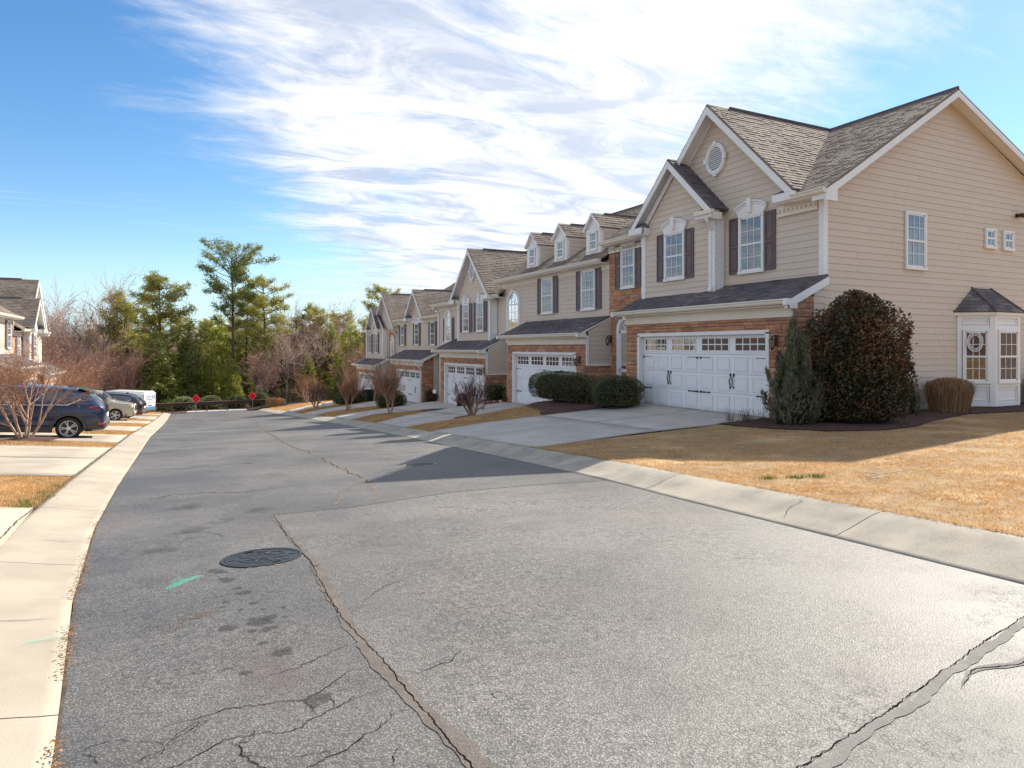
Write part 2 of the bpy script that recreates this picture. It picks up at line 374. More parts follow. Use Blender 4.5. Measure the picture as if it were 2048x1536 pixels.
def spaced(a, b, near0, near1, step):
    xs = list(np.arange(near0, near1 + 1e-6, step)); s = step
    x = near0
    while x > a: s *= 1.35; x -= s; xs.insert(0, max(a, x))
    s = step; x = near1
    while x < b: s *= 1.35; x += s; xs.append(min(b, x))
    return xs
def base_ground():
    xs = spaced(-420, 460, -14, 34, .8); ys = spaced(-160, 520, -14, 100, .8)
    vs = []; fs = []
    for y in ys:
        for x in xs:
            built = -14 < x < 34 and -14 < y < 79
            z = T(x, y) - (.12 if built else 0) + (0 if built else .35 * mnoise.noise(Vector((x * .06, y * .06, 0))))
            vs.append((x, y, z))
    W = len(xs)
    for j in range(len(ys) - 1):
        for i in range(W - 1): fs.append((j * W + i, j * W + i + 1, (j + 1) * W + i + 1, (j + 1) * W + i))
    me = bpy.data.meshes.new('ground'); me.from_pydata(vs, [], fs); me.materials.append(WOODFLOOR); me.polygons.foreach_set('use_smooth', [True] * len(fs)); me.update()
    tag(link('ground', me), kind='structure')
base_ground()

def asphalt(name, c1, c2, speck, crack, light=.0, coarse=1.):
    m = bpy.data.materials.new(name); m.use_nodes = True; nt = m.node_tree; N = nt.nodes; L = nt.links
    b = N['Principled BSDF']; pos = N.new('ShaderNodeNewGeometry').outputs['Position']
    def tex(kind, sc, **k):
        n = N.new(kind); L.new(k.pop('v', pos), n.inputs['Vector']); n.inputs['Scale'].default_value = sc
        for a, v in k.items():
            if a in n.inputs: n.inputs[a].default_value = v
            else: setattr(n, a, v)
        return n
    def rg(v, a, c, lo=0., hi=1.):
        x = N.new('ShaderNodeMapRange'); L.new(v, x.inputs[0]); x.inputs[1].default_value = a; x.inputs[2].default_value = c; x.inputs[3].default_value = lo; x.inputs[4].default_value = hi; return x.outputs[0]
    def mix(f, a, c, mode='MIX'):
        x = N.new('ShaderNodeMix'); x.data_type = 'RGBA'; x.blend_type = mode
        for s_, v in ((x.inputs[0], f), (x.inputs[6], a), (x.inputs[7], c)):
            if hasattr(v, 'links'): L.new(v, s_)
            elif isinstance(v, (int, float)): s_.default_value = v
            else: s_.default_value = (*v, 1)
        return x.outputs[2]
    def mth(op, a, c):
        x = N.new('ShaderNodeMath'); x.operation = op
        for s_, v in ((x.inputs[0], a), (x.inputs[1], c)):
            if hasattr(v, 'links'): L.new(v, s_)
            else: s_.default_value = v
        return x.outputs[0]
    big = tex('ShaderNodeTexNoise', .45, Detail=5, Roughness=.6).outputs[0]
    mid = tex('ShaderNodeTexNoise', 2.2, Detail=4, Roughness=.6).outputs[0]
    col = mix(rg(big, .36, .66), c1, c2)
    col = mix(rg(mid, .52, .72, 0, .55), col, tuple(v * .72 for v in c1))
    col = mix(rg(tex('ShaderNodeTexNoise', .8, Detail=2, v=pos).outputs[0], .56, .7, 0, .35), col, (c2[0] * 1.05, c2[1] * .88, c2[2] * .88))
    # aggregate: light stones in dark binder
    vo = tex('ShaderNodeTexVoronoi', 95 / coarse, feature='F1'); sp = rg(vo.outputs['Distance'], .12, .55, 1 + speck, 1 - speck)
    cr = N.new('ShaderNodeCombineXYZ')
    for i in range(3): L.new(sp, cr.inputs[i])
    col = mix(1., col, cr.outputs[0], 'MULTIPLY')
    wear = rg(tex('ShaderNodeTexNoise', .7, Detail=4, Roughness=.6).outputs[0], .38, .64, .35, 1.25)
    f1 = rg(tex('ShaderNodeTexNoise', 62 / coarse, Detail=4, Roughness=.75).outputs[0], .32, .68, -speck * 1.1, speck * .8)
    f2 = rg(tex('ShaderNodeTexNoise', 20 / coarse, Detail=5, Roughness=.8).outputs[0], .34, .66, -speck * .9, speck * .45)
    fn = mth('ADD', 1., mth('MULTIPLY', mth('ADD', f1, f2), wear))
    cr2 = N.new('ShaderNodeCombineXYZ')
    for i in range(3): L.new(fn, cr2.inputs[i])
    col = mix(1., col, cr2.outputs[0], 'MULTIPLY')
    # fine crazing, only in worn areas
    wv = N.new('ShaderNodeTexNoise'); L.new(pos, wv.inputs['Vector']); wv.inputs['Scale'].default_value = 9; wv.inputs['Detail'].default_value = 3
    av = N.new('ShaderNodeVectorMath'); av.operation = 'MULTIPLY_ADD'; L.new(wv.outputs['Color'], av.inputs[0]); av.inputs[1].default_value = (.10, .10, .1); L.new(pos, av.inputs[2])
    v2 = tex('ShaderNodeTexVoronoi', 13, feature='DISTANCE_TO_EDGE', v=av.outputs[0]).outputs['Distance']
    v3 = tex('ShaderNodeTexVoronoi', 34, feature='DISTANCE_TO_EDGE', v=av.outputs[0]).outputs['Distance']
    msk = rg(tex('ShaderNodeTexNoise', .9, Detail=3).outputs[0], .44, .62); brk = rg(tex('ShaderNodeTexNoise', 16, Detail=2).outputs[0], .42, .55)
    c_a = mth('MULTIPLY', mth('MULTIPLY', rg(v2, .0, .028, 1, 0), msk), mth('MULTIPLY', brk, crack))
    c_b = mth('MULTIPLY', mth('MULTIPLY', rg(v3, .0, .085, 1, 0), brk), mth('MULTIPLY', msk, crack * .8))
    cc = mth('MAXIMUM', c_a, c_b)
    col = mix(cc, col, (.025, .024, .024))
    L.new(col, b.inputs['Base Color']); b.inputs['Roughness'].default_value = .62; b.inputs['Specular IOR Level'].default_value = .55
    L.new(rg(big, .3, .7, .52, .74), b.inputs['Roughness'])
    bp = N.new('ShaderNodeBump'); bp.inputs['Strength'].default_value = .5; bp.inputs['Distance'].default_value = .0028 * coarse
    L.new(mth('SUBTRACT', mth('ADD', sp, mth('MULTIPLY', fn, .8)), mth('MULTIPLY', cc, 3.)), bp.inputs['Height']); L.new(bp.outputs[0], b.inputs['Normal'])
    MATS[name] = m; return m
ASPH = asphalt('asphalt', (.118, .113, .110), (.222, .211, .200), .46, .5)
ASPH2 = asphalt('asphalt_coarse', (.165, .156, .148), (.290, .274, .258), .50, 1., coarse=.9)
SEAL = mat('crack_filler', (.165, .138, .12), .85, (.12, .10, .088), nscale=6, fine=(90, .3), bump=.5, bscale=80)
GAPM = mat('gap_dirt', (.05, .038, .03), .95, (.13, .08, .05), nscale=12)
SEALP = mat('pale_filler', (.22, .208, .196), .85, (.16, .15, .14), nscale=7, fine=(120, .25), bump=.4, bscale=90)
CRACKM = simple('crack_dark', (.012, .011, .010), 1., spec=.0)
YS = [-14 + 90 * i / 60 for i in range(61)]
road = empty('road'); tag(road, kind='structure')
L_EDGE = [(Ledge(y), y) for y in YS]; R_EDGE = [(Redge(y), y) for y in YS]
link('asphalt', patch_mesh('asphalt', L_EDGE, R_EDGE, 220, 10, 0, ASPH), road)
PN = [(.955, 1.25), (1.92, 1.60), (2.63, 1.71), (3.5, 1.89), (4.13, 1.99), (4.76, 2.15)]
PFAR = [(.985, 7.93), (1.85, 7.86), (3.24, 8.2), (4.44, 8.09), (5.50, 7.80)]
def wob(pl, amp, n, seed):
    r_ = random.Random(seed); out = []
    for i in range(n + 1):
        p = poly_at(pl, i / n); out.append((p[0] + r_.uniform(-amp, amp), p[1] + r_.uniform(-amp, amp)))
    return out
def coarse_patch():
    left = [poly_at([(.955, 1.25), (.93, 2.4), (.92, 3.2), (.90, 4.0), (.92, 4.6), (.975, 5.4), (.97, 6.4), (.99, 7.93)], i / 40) for i in range(41)]
    rr = [(Redge(y) - .01, y) for y in [2.15 + (7.8 - 2.15) * i / 40 for i in range(41)]]
    # ruled left to right, ends follow the two seams
    vs = []; fs = []; nu, nv = 40, 24
    for i in range(nu + 1):
        for j in range(nv + 1):
            v = j / nv; u = i / nu
            x = left[i][0] * (1 - v) + rr[i][0] * v; y = left[i][1] * (1 - v) + rr[i][1] * v
            yn = poly_at(PN, v)[1]; yf = poly_at(PFAR, v)[1]
            y = yn + (yf - yn) * u
            vs.append((x, y, T(x, y) + .0014))
    for i in range(nu):
        for j in range(nv): k = i * (nv + 1) + j; fs.append((k, k + 1, k + nv + 2, k + nv + 1))
    me = bpy.data.meshes.new('asphalt_patch'); me.from_pydata(vs, [], fs); me.materials.append(ASPH2); me.polygons.foreach_set('use_smooth', [True] * len(fs)); me.update()
    link('asphalt_patch', me, road)
coarse_patch()
def strip(name, pl, width, off, m, parent, seed=1, wvar=.5, step=.05, wander=.012, taper=False):
    if parent is road: off *= .15
    """irregular ribbon lying on the road: cracks, filler, joint lines"""
    r_ = random.Random(seed); n = max(3, int(sum(math.dist(a, b) for a, b in zip(pl, pl[1:])) / step)); vs = []; fs = []
    wl = wr = 0
    for i in range(n + 1):
        p = poly_at(pl, i / n); q = poly_at(pl, min(1, i / n + .01)) if i < n else p; p0 = poly_at(pl, max(0, i / n - .01))
        dx, dy = q[0] - p0[0], q[1] - p0[1]; l = math.hypot(dx, dy) or 1; nx, ny = -dy / l, dx / l
        wl = .6 * wl + .4 * r_.uniform(-1, 1); wr = .6 * wr + .4 * r_.uniform(-1, 1)
        k = wander * mnoise.noise(Vector((i * step * 3.1, seed * 7.1, 0))) * 1.6 + wander * .9 * mnoise.noise(Vector((i * step * 15., seed * 3.1, 4))) + wander * .55 * mnoise.noise(Vector((i * step * 48., seed * 3.1, 9))) + min(.0025, wander * .2) * r_.uniform(-1, 1)
        tp = min(1, 4 * min(i, n - i) / n) if taper else 1
        a = width / 2 * tp * max(.15, 1 + wl * wvar); c = width / 2 * tp * max(.15, 1 + wr * wvar)
        for s_, w_ in ((1, a), (-1, c)):
            x = p[0] + nx * (k + s_ * w_); y = p[1] + ny * (k + s_ * w_); vs.append((x, y, T(x, y) + off))
    for i in range(n): fs.append((2 * i, 2 * i + 1, 2 * i + 3, 2 * i + 2))
    me = bpy.data.meshes.new(name); me.from_pydata(vs, [], fs); me.materials.append(m); me.update()
    a, b, c = (Vector(vs[k]) for k in fs[0][:3])
    if (b - a).cross(c - b).z < 0: me.flip_normals()
    return link(name, me, parent)
MAINC = [(.955, 1.2), (.93, 2.4), (.92, 3.2), (.90, 4.0), (.92, 4.6), (.975, 5.4), (.97, 6.4), (.99, 7.93)]
strip('crack_filler', [(.985, 1.2), (.95, 2.4), (.90, 3.2), (.90, 3.8), (.93, 4.6), (.99, 5.35)], .075, .020, SEAL, road, 3, .45, wander=.012)
strip('crack_filler', [(.99, 5.3), (.98, 6.4), (.99, 7.93)], .045, .020, SEAL, road, 5, .4)
strip('crack', MAINC, .0058, .026, CRACKM, road, 4, 1.1, step=.012, wander=.010)
strip('crack_filler', [(x + .01, y) for x, y in PFAR], .04, .020, SEAL, road, 6, .4)
strip('crack', PFAR, .007, .025, CRACKM, road, 7, .8, step=.04)
strip('crack_filler', [(1.6, 1.50)] + [(x, y - .035) for x, y in PN[1:]], .05, .020, SEALP, road, 8, .35, wander=.02)
strip('crack', [(1.6, 1.50)] + PN[1:], .0045, .027, CRACKM, road, 9, 1.2, step=.012)
strip('crack_filler', [(2.95, 1.66), (3.2, 1.74), (3.45, 1.68), (3.8, 1.70), (4.3, 1.8)], .045, .020, SEALP, road, 10, .6, taper=True)
strip('crack', [(2.95, 1.66), (3.2, 1.74), (3.45, 1.68), (3.8, 1.70), (4.3, 1.8)], .007, .026, CRACKM, road, 11, .8, step=.02, taper=True)
strip('crack_filler', [(2.62, 9.9), (2.68, 11), (2.75, 13.5), (2.85, 16), (2.8, 18.5), (2.95, 22), (3.3, 29), (3.9, 38)], .09, .014, SEAL, road, 12, .45, step=.12, wander=.05)
strip('crack', [(2.62, 9.9), (2.68, 11), (2.75, 13.5), (2.85, 16), (2.8, 18.5), (2.95, 22), (3.3, 29), (3.9, 38)], .014, .018, CRACKM, road, 13, .5, step=.12, wander=.05)
strip('crack_filler', [(1.75, 8.15), (2.1, 9.4), (2.62, 10.0), (2.5, 9.0), (2.2, 8.2)], .05, .014, SEAL, road, 14, .5, wander=.03)
r9 = random.Random(21)
# thin cracks in the near left of the road
for k, pl in enumerate([[(-.38, 2.62), (-.2, 2.72), (0, 2.70), (.18, 2.82), (.42, 2.75), (.6, 2.86), (.85, 2.95)],
           [(.0, 2.0), (.2, 2.2), (.34, 2.42), (.58, 2.50), (.8, 2.66), (.92, 2.72)], [(.18, 2.82), (.26, 2.60), (.34, 2.42)], [(-.12, 3.0), (.2, 3.1), (.5, 3.02), (.75, 3.2), (.9, 3.18)],
           [(.5, 3.02), (.55, 2.86)], [(.2, 2.2), (.42, 2.12), (.7, 2.2), (.93, 2.18)], [(.42, 2.12), (.48, 1.9)], [(-.3, 2.2), (-.1, 2.32), (.06, 2.2)], [(0.33, 3.35), (.56, 3.38), (.74, 3.5), (.88, 3.55)],
           [(1.05, 4.2), (1.3, 4.5), (1.5, 4.62)], [(1.0, 3.0), (1.2, 3.05), (1.34, 3.2)], [(.5, 6.9), (.3, 7.3), (-.1, 7.5)], [(2.0, 14.0), (1.2, 14.6), (.2, 14.4), (-.7, 14.8)], [(2.8, 16.5), (3.9, 16.0), (5.0, 16.6), (6.0, 16.2)],
           [(2.9, 20.5), (1.8, 21.4), (.6, 20.9), (-.7, 21.6)], [(-.7, 10.2), (.1, 10.5), (.9, 10.1), (1.9, 10.4)], [(3.2, 26.0), (4.4, 27.0), (5.5, 26.3), (6.4, 27.2)], [(-.7, 31), (1, 32.5), (3.2, 31.6)],
           [(1.2, 40.), (1.5, 44.), (1.2, 52.), (1.8, 60)], [(-.4, 38), (1.4, 39.5), (3.6, 38.4), (6, 39.3)], [(-.3, 50), (2, 51.6), (5, 50.4), (7, 52)]]):
    far = pl[0][1] > 9
    strip('crack', pl, .0044 if not far else .016, .017 if not far else .014, CRACKM, road, 40 + k, .9, step=.012 if not far else .1, wander=.024 if not far else .1, taper=True)
# stains, paint marks
def blob_decal(name, x, y, rx, ry, rot, m, parent, off, seed, n=26, rag=.28):
    if parent is road: off *= .15
    r_ = random.Random(seed); vs = [(x, y, T(x, y) + off)]
    ph = [r_.uniform(0, 6.28) for _ in range(5)]
    for i in range(n):
        a = 6.28318 * i / n; rr = 1 + rag * (math.sin(2 * a + ph[0]) * .4 + math.sin(3 * a + ph[1]) * .4 + math.sin(5 * a + ph[2]) * .35 + math.sin(8 * a + ph[3]) * .25)
        px = rx * rr * math.cos(a); py = ry * rr * math.sin(a); X = x + px * math.cos(rot) - py * math.sin(rot); Y = y + px * math.sin(rot) + py * math.cos(rot)
        vs.append((X, Y, T(X, Y) + off))
    me = bpy.data.meshes.new(name); me.from_pydata(vs, [], [(0, i + 1, (i + 1) % n + 1) for i in range(n)]); me.materials.append(m); at = me.attributes.new('fade', 'FLOAT', 'POINT'); at.data.foreach_set('value', [1.] + [0.] * n); me.update(); return link(name, me, parent)
def decal_mat(name, col, amount, scale, thr=(.35, .6), rough=.8, soft=.25):
    m = bpy.data.materials.new(name); m.use_nodes = True; nt = m.node_tree; N = nt.nodes; L = nt.links; b = N['Principled BSDF']
    b.inputs['Base Color'].default_value = (*col, 1); b.inputs['Roughness'].default_value = rough
    n = N.new('ShaderNodeTexNoise'); L.new(N.new('ShaderNodeNewGeometry').outputs['Position'], n.inputs['Vector']); n.inputs['Scale'].default_value = scale; n.inputs['Detail'].default_value = 5; n.inputs['Roughness'].default_value = .7
    r_ = N.new('ShaderNodeMapRange'); L.new(n.outputs[0], r_.inputs[0]); r_.inputs[1].default_value = thr[0]; r_.inputs[2].default_value = thr[1]; r_.inputs[4].default_value = amount
    a_ = N.new('ShaderNodeAttribute'); a_.attribute_name = 'fade'; q_ = N.new('ShaderNodeMapRange'); q_.interpolation_type = 'SMOOTHSTEP'; L.new(a_.outputs['Fac'], q_.inputs[0]); q_.inputs[1].default_value = 0; q_.inputs[2].default_value = soft
    x_ = N.new('ShaderNodeMath'); x_.operation = 'MULTIPLY'; L.new(r_.outputs[0], x_.inputs[0]); L.new(q_.outputs[0], x_.inputs[1]); L.new(x_.outputs[0], b.inputs['Alpha']); return m
OIL = decal_mat('oil_stain', (.045, .043, .042), .62, 40, (.25, .6)); RUST = decal_mat('rust_stain', (.16, .08, .035), .7, 30, (.4, .62), soft=.7); DARKP = decal_mat('dark_patch', (.06, .058, .06), .5, 7, (.36, .66), soft=.8); TEAL = decal_mat('teal_paint', (.10, .62, .46), .8, 130, (.44, .62), soft=.6)
PINK = decal_mat('brown_stain', (.17, .12, .12), .42, 3, (.3, .7), soft=.9); TEALL = decal_mat('teal_paint_worn', (.12, .62, .46), .5, 90, (.42, .66), soft=.8)
for k, (x, y, a, b_) in enumerate([(.28, 4.18, .055, .07), (.45, 4.2, .07, .10), (.52, 4.24, .06, .05), (.40, 4.05, .02, .03), (.49, 4.04, .055, .045), (.43, 4.88, .055, .06), (.40, 5.02, .03, .04), (.30, 4.72, .025, .03), (.46, 4.60, .03, .03), (.43, 3.82, .03, .035),
                                   (.50, 3.62, .06, .05), (.53, 3.66, .03, .04), (.24, 3.55, .025, .02), (.31, 3.45, .035, .03), (.56, 2.98, .07, .07), (.62, 4.4, .02, .03), (.60, 4.2, .015, .02), (.5, 4.43, .02, .02), (.38, 4.5, .02, .015), (.28, 4.62, .02, .02),
                                   (.5, 7.9, .28, .2), (.15, 7.5, .35, .2), (.9, 8.4, .25, .22), (.15, 9.2, .4, .25), (-.1, 6.7, .25, .2), (.35, 5.3, .08, .06), (.3, 5.6, .12, .05)]):
    blob_decal('stain', x, y, a, b_, .2 * k, OIL if max(a, b_) < .15 else DARKP, road, .016 + .0012 * (k % 4), 60 + k)
blob_decal('stain', .0, 4.32, .12, .035, R(35), RUST, road, .018, 91); blob_decal('stain', .14, 4.5, .16, .07, R(30), RUST, road, .0215, 92)
blob_decal('stain', .40, 3.3, .26, .55, .1, PINK, road, .014, 93, rag=.35)
blob_decal('paint_mark', .055, 5.40, .25, .05, R(50), TEAL, road, .021, 95); blob_decal('paint_mark', .13, 5.50, .12, .05, R(20), TEALL, road, .0235, 96); blob_decal('paint_mark', .02, 5.5, .10, .045, R(60), TEALL, road, .026, 97)
blob_decal('paint_mark', .18, 6.28, .035, .03, 0, TEALL, road, .02, 99)

# kerbs: separate poured sections with open joints
def kerb(name, side, label_y0, y1):
    k = empty(name); tag(k, kind='structure'); y = label_y0; i = 0
    cm = CURBM if side > 0 else CONC_L
    while y < y1:
        ln = 3.05 if y > 2 else 2.6; ya, yb = y + .006, y + ln - .006; nu, nv = 8, 10; vs = []; fs = []
        for a in range(nu + 1):
            yy = ya + (yb - ya) * a / nu; e = Redge(yy) if side > 0 else Ledge(yy)
            prof = [(0, -.07)] + [(CW * b_ / nv, .004 + .012 * min(1, b_ / 2)) for b_ in range(nv + 1)] + [(CW, -.08)]
            for u, o in prof:
                x = e + side * u; xx = e + side * max(u, .001); vs.append((x, yy, T(xx, yy) + o + (.0 if o < 0 else .0)))
        W = nv + 3
        for a in range(nu):
            for b_ in range(W - 1):
                f = (a * W + b_, a * W + b_ + 1, (a + 1) * W + b_ + 1, (a + 1) * W + b_); fs.append(f if side > 0 else tuple(reversed(f)))
        nb = len(vs); nsm = len(fs)
        for a in (0, nu):
            b0 = len(vs); vs += [vs[a * W + q] for q in range(W)]; fs.append(tuple(range(b0, b0 + W)))
        me = bpy.data.meshes.new('kerb_section'); me.from_pydata(vs, [], fs); me.materials.append(cm); me.polygons.foreach_set('use_smooth', [j < nsm and (j % (W - 1)) not in (0, W - 2) for j, f in enumerate(fs)]); me.update()
        link('kerb_section', me, k); y += ln; i += 1
    return k
KR = kerb('kerb_right', 1, -9.2, 76); KL = kerb('kerb_left', -1, -9.6, 76)
strip('edge_gap', [(Redge(y) - .004, y) for y in [-6 + 82 * i / 80 for i in range(81)]], .006, .019, GAPM, road, 15, 1.1, step=.03, wander=.003)
strip('edge_gap', [(Ledge(y) + .010, y) for y in [-6 + 82 * i / 80 for i in range(81)]], .014, .019, GAPM, road, 16, .9, step=.04, wander=.006)
for k, pl in enumerate([[(5.63, 4.75), (5.55, 4.6), (5.35, 4.62), (5.1, 4.45)], [(5.7, 6.9), (5.55, 6.8), (5.3, 6.85)], [(-1.2, 4.9), (-.95, 4.8), (-.6, 4.88)], [(-1.25, 7.4), (-1.0, 7.45), (-.76, 7.4)]]):
    p_ = KR if pl[0][0] > 0 else KL
    strip('crack', pl, .005, .021, CRACKM, p_, 120 + k, .9, step=.02, wander=.012, taper=True)
strip('edge_gap', [(Ledge(y) - CW - .004, y) for y in [-6 + 82 * i / 80 for i in range(81)]], .016, .034, GAPM, KL, 17, 1.0, step=.05, wander=.010)
blob_decal('paint_mark', -.62, 4.46, .16, .05, R(38), TEALL, KL, .022, 98)
def alligator():
    # block cracking in the near left lane, one ragged network
    r2 = random.Random(77); cells = [(r2.uniform(-.35, .92), r2.uniform(1.75, 3.05)) for _ in range(70)]; k = 0
    import itertools
    for i, (ax, ay) in enumerate(cells):
        near = sorted(range(len(cells)), key=lambda j: (cells[j][0] - ax) ** 2 + (cells[j][1] - ay) ** 2)[1:4]
        for j in near:
            if j < i or r2.random() < .62: continue
            bx, by = cells[j]; 
            if math.hypot(bx - ax, by - ay) > .24: continue
            strip('crack', [(ax, ay), ((ax + bx) / 2 + r2.uniform(-.02, .02), (ay + by) / 2 + r2.uniform(-.02, .02)), (bx, by)], r2.uniform(.0018, .0034), .0165, CRACKM, road, 300 + k, 1., step=.012, wander=.012, taper=True); k += 1
alligator()
# fallen leaves and grit caught along the left edge of the asphalt
def litter():
    mb = MB(); r_ = random.Random(5)
    for _ in range(1500):
        y = r_.uniform(1.6, 9) if r_.random() < .8 else r_.uniform(9, 16)
        if mnoise.noise(Vector((0, y * 1.3, 5))) < -.05: continue
        x = Ledge(y) + r_.gauss(.012, .018); z = T(x, y) + .022 + r_.random() * .01; s_ = r_.uniform(.004, .012); a = r_.uniform(0, 6.28)
        dx, dy = math.cos(a) * s_, math.sin(a) * s_
        mb.add([(x - dx, y - dy, z), (x + dy * .6, y - dx * .6, z + s_ * r_.uniform(.1, .7)), (x + dx, y + dy, z + .002), (x - dy * .6, y + dx * .6, z + s_ * .3)], [(0, 1, 2, 3)], r_.random())
    tag(mb.build('leaf_litter_strip', mat('litter', (.3, .15, .06), .9, tint=[(.34, .17, .07), (.14, .07, .04), (.45, .25, .11), (.08, .05, .035)])), kind='stuff')
litter()

# driveways
def driveway(name, A, B, nu, nv, m=CONC, off=.03):
    d = empty(name); tag(d, kind='structure')
    link('bedding', patch_mesh('bedding', A, B, nu * 4, nv * 4, off - .022, JOINT), d)
    g = .006
    LA = sum(math.dist(a, b) for a, b in zip(A, A[1:])); LB = math.dist(A[0], B[0])
    for i in range(nu):
        for j in range(nv):
            link('slab', patch_mesh('slab', A, B, 6, 6, off, m, i / nu + g / LA * (i > 0), (i + 1) / nu - g / LA * (i < nu - 1), j / nv + g / LB * (j > 0), (j + 1) / nv - g / LB * (j < nv - 1), skirt=.02), d)
    return d
def edgeR(y): return (Redge(y) + CW + .012, y)
def edgeL(y, o=.012): return (Ledge(y) - CW - o, y)
driveway('driveway', [edgeR(11.75), (9.2, 12.15), (11.6, 12.0), (13.4, 12.0)], [edgeR(19.0), (8.6, 18.7), (10.2, 17.9), (12.0, 17.2), (13.4, 17.2)], 2, 2)
driveway('driveway', [edgeR(22.1), (8.8, 22.9), (11, 22.3), (13.4, 20.95)], [edgeR(26.6), (9, 28.0), (11, 28.95), (13.4, 28.9)], 2, 2)
driveway('driveway', [edgeR(31.6), (9, 33), (11, 32.0), (13.4, 29.2)], [edgeR(37.0), (9, 38.6), (11, 39.3), (14.5, 38.0)], 2, 1)
driveway('driveway', [edgeR(42.2), (9, 43.8), (11.5, 44.2), (14.6, 41.7)], [edgeR(47.6), (9.3, 48.9), (11.5, 50), (14.6, 50)], 2, 1)
driveway('driveway', [edgeR(52.0), (9.6, 54.0), (12, 54.0), (14.6, 53)], [edgeR(58.0), (9.6, 59.0), (12, 59.4), (14.6, 58.5)], 2, 1)
for a, b, w in [(2.2, 9.42, 12), (13.12, 20.42, 9), (22.65, 27.85, 8), (31.0, 36.0, 8), (40.3, 45.6, 8), (48.6, 57.6, 8), (62.5, 68, 8)]:
    driveway('driveway', [edgeL(a), (-3.9, a + (.5 if a < 20 else 1.1)), (-w, a + .8)], [edgeL(b), (-3.9, b + (.85 if b < 22 else .9)), (-w, b + .9)], 2, 1 if b - a < 6 else 2, CONC_L)

# lawns
def lawn(name, A, B, nu, nv, n_tufts, bl, bw, per, crown=0., m=SOIL, keep=None, seed=1, off=.015, clump=.0):
    link_o = link(name, patch_mesh(name, A, B, nu, nv, off, m, crown=crown, jig=.02), None); tag(link_o, kind='structure')
    r_ = np.random.RandomState(seed); V = []; tints = []
    pts = []
    LA = [poly_at(A, i / 64) for i in range(65)]; LB = [poly_at(B, i / 64) for i in range(65)]
    tries = 0
    while len(pts) < n_tufts and tries < n_tufts * 6:
        tries += 1
        u, v = r_.rand(), r_.rand(); k = min(63, int(u * 64)); f = u * 64 - k
        ax = LA[k][0] * (1 - f) + LA[k + 1][0] * f; ay = LA[k][1] * (1 - f) + LA[k + 1][1] * f; bx = LB[k][0] * (1 - f) + LB[k + 1][0] * f; by = LB[k][1] * (1 - f) + LB[k + 1][1] * f
        if r_.rand() > math.hypot(ax - bx, ay - by) / 12 + .25 and n_tufts > 20000: continue
        x, y = ax + (bx - ax) * v, ay + (by - ay) * v
        if keep and not keep(x, y, r_): continue
        pts.append((x, y, T(x, y) + off + crown * 4 * v * (1 - v) * min(1, 8 * u * (1 - u)), u, v))
    P = np.array(pts); n = len(P); K = per
    cx = np.repeat(P[:, 0], K) + r_.normal(0, .012 + bl * .25, n * K); cy = np.repeat(P[:, 1], K) + r_.normal(0, .012 + bl * .25, n * K); cz = np.repeat(P[:, 2], K) - .004
    a = r_.rand(n * K) * 6.2832; lean = np.abs(r_.normal(.8, .45, n * K)) * bl; h = bl * (.35 + .65 * r_.rand(n * K)); la = r_.rand(n * K) * 6.2832
    nzv = np.array([mnoise.noise(Vector((p[0] * 1.1, p[1] * 1.1, 0))) + .6 * mnoise.noise(Vector((p[0] * 5.1, p[1] * 5.1, 9))) for p in pts])
    h *= np.repeat(1 + .5 * nzv, K)
    V = np.empty((n * K, 3, 3)); w = bw * (.6 + .8 * r_.rand(n * K))
    V[:, 0] = np.stack([cx - np.cos(a) * w, cy - np.sin(a) * w, cz], 1); V[:, 1] = np.stack([cx + np.cos(a) * w, cy + np.sin(a) * w, cz], 1)
    V[:, 2] = np.stack([cx + np.cos(la) * lean, cy + np.sin(la) * lean, cz + h], 1)
    me = bpy.data.meshes.new('grass'); N_ = n * K; me.vertices.add(N_ * 3); me.vertices.foreach_set('co', V.reshape(-1)); me.loops.add(N_ * 3); me.loops.foreach_set('vertex_index', np.arange(N_ * 3))
    me.polygons.add(N_); me.polygons.foreach_set('loop_start', np.arange(0, N_ * 3, 3)); me.polygons.foreach_set('loop_total', np.full(N_, 3))
    me.materials.append(BLADE); at = me.attributes.new('tint', 'FLOAT', 'FACE'); at.data.foreach_set('value', np.clip(.5 + .62 * np.repeat(nzv, K) + r_.normal(0, .24, N_), 0, 1)); me.update()
    g = link('grass', me); tag(g, kind='stuff'); return g
def fringe(name, edge, y0, y1, n, side, seed):
    # straggling blades hanging over the concrete edge
    mb = MB(); r2 = random.Random(seed)
    for _ in range(n):
        y = r2.uniform(y0, y1); d = abs(r2.gauss(0, .022)) * (1.3 + mnoise.noise(Vector((y * 2., seed, 0))) * 1.5); x = edge(y) - side * d; z = T(x, y) + .018 + r2.uniform(0, .012); a = r2.uniform(0, 6.28); L = r2.uniform(.02, .05); w = .0026
        dx, dy = -side * L * r2.uniform(.2, 1), r2.gauss(0, .5) * L; mb.add([(x - w * math.cos(a), y - w * math.sin(a), z), (x + w * math.cos(a), y + w * math.sin(a), z), (x + dx, y + dy, z + L * r2.uniform(.1, .6))], [(0, 1, 2)], r2.random())
    tag(mb.build('grass_fringe', BLADE), kind='stuff')
fringe('f', lambda y: Redge(y) + CW + .02, 1.6, 12, 7000, 1, 3); fringe('f', lambda y: Ledge(y) - CW - .02, 9.5, 13, 1400, -1, 4)
BEDF = [(11.55, 12.0), (11.7, 10.6), (12.1, 9.4), (12.9, 8.85), (14.2, 8.9), (16.0, 9.6), (18.6, 10.25), (20.6, 9.95), (24, 9.7), (30, 9.7)]
